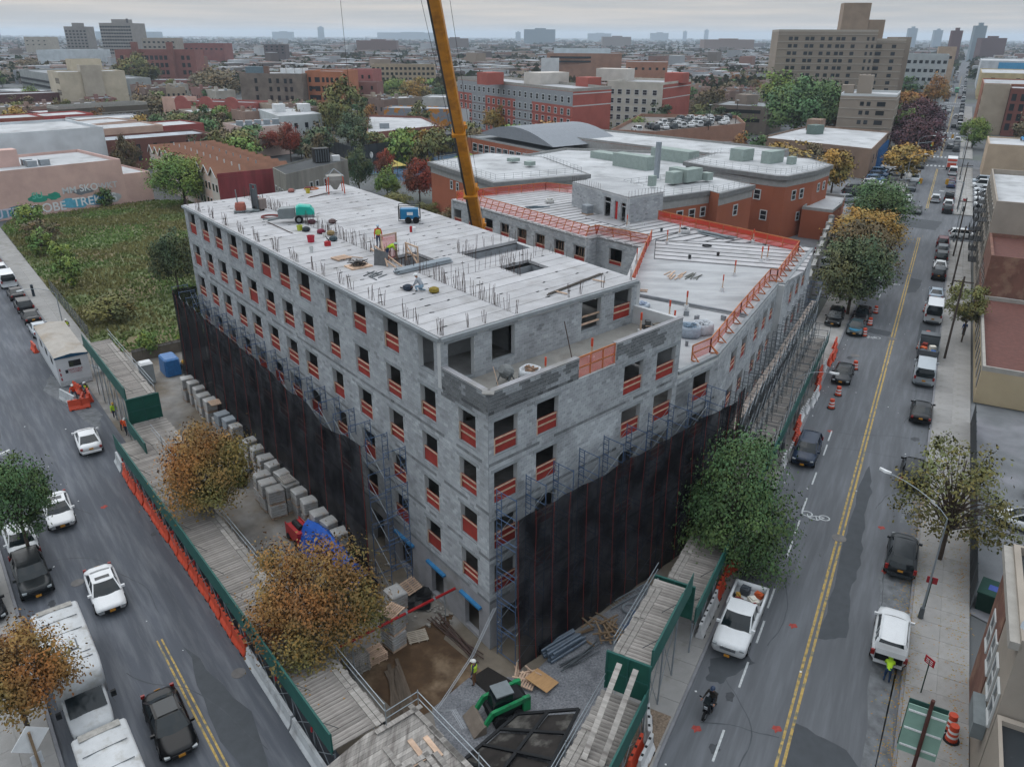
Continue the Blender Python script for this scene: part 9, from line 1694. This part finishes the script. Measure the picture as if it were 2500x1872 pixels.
for i in range(17000):
    y=1/q.uniform(1/9500,1/480); x=q.uniform(-.76,.74)*y; s,o=tofr(RA,(x,y))
    if abs(o+1.5)<9: continue
    if y<700 and not free(x,y,3): continue
    k=min(2.6,(y/500)**.45); rx=q.uniform(3.5,6)*k; hz=q.uniform(7,11); c=q.choice(((.9,.85,.7),(1.1,.8,.55),(.6,.8,.55),(.75,.85,.6),(1.2,.9,.5),(.7,.62,.5),(.55,.7,.5))); g=q.uniform(.7,1.2); c=(c[0]*g,c[1]*g,c[2]*g)
    for j in range(9):
        a=q.uniform(0,6.28); b=q.uniform(0,6.28); e_=q.uniform(.15,1)*rx; px,py,pz=x+e_*math.cos(a)*.8,y+e_*math.sin(a)*.8,hz*q.uniform(.25,1)*(1-.35*(e_/rx)); s_=rx*q.uniform(.3,.6)
        mb.add([(px-s_*math.cos(b),py-s_*math.sin(b),pz-s_*.2),(px+s_*math.cos(b),py+s_*math.sin(b),pz-s_*.3),(px+s_*.3*math.sin(b),py-s_*.5,pz+s_*.75),(px-s_*.5*math.cos(b),py-.2*s_,pz+s_*.5)],[(0,1,2,3)],0,c)
o=ob('distant_trees',mb.mesh('distant_trees',FT,col=True)); tag(o,'mass of distant autumn trees between the far houses','trees',kind='stuff')
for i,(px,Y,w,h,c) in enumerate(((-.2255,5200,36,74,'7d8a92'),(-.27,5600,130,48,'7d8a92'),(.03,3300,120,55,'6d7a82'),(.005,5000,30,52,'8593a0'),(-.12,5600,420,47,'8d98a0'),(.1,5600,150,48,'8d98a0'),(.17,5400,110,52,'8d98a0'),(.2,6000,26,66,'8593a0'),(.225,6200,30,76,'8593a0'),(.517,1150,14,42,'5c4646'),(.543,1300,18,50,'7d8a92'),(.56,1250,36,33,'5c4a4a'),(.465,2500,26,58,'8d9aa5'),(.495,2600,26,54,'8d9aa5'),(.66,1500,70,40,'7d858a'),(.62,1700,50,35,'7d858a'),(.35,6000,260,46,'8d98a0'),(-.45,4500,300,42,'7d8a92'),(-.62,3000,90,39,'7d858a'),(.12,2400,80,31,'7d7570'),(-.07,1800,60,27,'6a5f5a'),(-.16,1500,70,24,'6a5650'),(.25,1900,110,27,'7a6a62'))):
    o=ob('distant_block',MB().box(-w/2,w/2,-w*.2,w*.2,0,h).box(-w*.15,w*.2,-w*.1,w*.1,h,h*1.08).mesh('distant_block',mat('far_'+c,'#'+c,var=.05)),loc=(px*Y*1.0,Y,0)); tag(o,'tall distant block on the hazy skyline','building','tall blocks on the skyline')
# litter and leaves
mb=MB()
for k in range(2600):
    s=rnd.uniform(27,62); o_=rnd.choice((3.4,3.7,6.4,rnd.uniform(2.4,6.9))); p=RP(s,o_+rnd.gauss(0,.3),.006 if o_<3.55 else .145); a=rnd.uniform(0,6.28); z=.006 if tofr(RA,p)[1]<3.55 else .146; l=rnd.uniform(.03,.07); mb.add([(p[0]+l*math.cos(a+j*PI/2),p[1]+l*math.sin(a+j*PI/2)*.6,z) for j in range(4)],[(0,1,2,3)],0,(rnd.uniform(.8,1.3),rnd.uniform(.8,1.1),.6))
for k in range(700):
    x,y=-12.5+rnd.gauss(0,2.2),34+rnd.gauss(0,2.2); mb.add([(x+.06*math.cos(j*PI/2+k),y+.06*math.sin(j*PI/2+k),2.625) for j in range(4)],[(0,1,2,3)],0,(1.2,.9,.6)) if tofr(ALs,(x,y))[1]<o_l+2.9 and tofr(ALs,(x,y))[1]>o_l+.1 else None
o=ob('fallen_leaves',mb.mesh('fallen_leaves',mat('fallen_leaf','#8a7440',attr=True,var=0),col=True)); tag(o,'yellow fallen leaves along the right kerb and the shed deck','leaves',kind='stuff')
lan=MAT_L=mat('red_lantern','#8c2329',var=0)
for k in range(9): o=ob('lantern',MB().tube((0,0,0),(0,0,.22),.06,6).tube((0,0,.22),(0,0,.3),.03,5).mesh('lantern',lan),sh_l,(2+k*4.2,.12,2.15))
mb=MB()
for k in range(90):
    if k<70: p=RP(rnd.uniform(25,130),rnd.choice((-6.3,-6.0,rnd.uniform(-6.5,3.4))),.008)
    else: p=LP(rnd.uniform(28,90),rnd.uniform(-.2,9),.006)
    a=rnd.uniform(0,6.28); l=rnd.uniform(.03,.08); mb.add([(p[0]+l*math.cos(a+j*PI/2),p[1]+l*math.sin(a+j*PI/2),p[2]+.01*(j%2)) for j in range(4)],[(0,1,2,3)])
o=ob('street_litter',mb.mesh('street_litter',WHITE)); tag(o,'scraps of white litter on the streets','litter',kind='stuff')
# ---------------------------------------------------------------- haze
hz=ob('haze',MB().box(-15600,15600,-15600,15600,-2,96).mesh('haze',BLK)); hz.data.materials.clear()
hm=D.materials.new('haze_air'); hm.use_nodes=True; t=hm.node_tree; t.nodes.clear(); ho=t.nodes.new('ShaderNodeOutputMaterial'); pv=t.nodes.new('ShaderNodeVolumePrincipled'); pv.inputs['Color'].default_value=(.72,.84,.97,1); pv.inputs['Density'].default_value=HAZE; pv.inputs['Anisotropy'].default_value=.2; t.links.new(pv.outputs[0],ho.inputs['Volume']); hz.data.materials.append(hm)
hz['kind']='stuff'; hz['label']='pale bluish haze over the whole city'; hz['category']='haze'
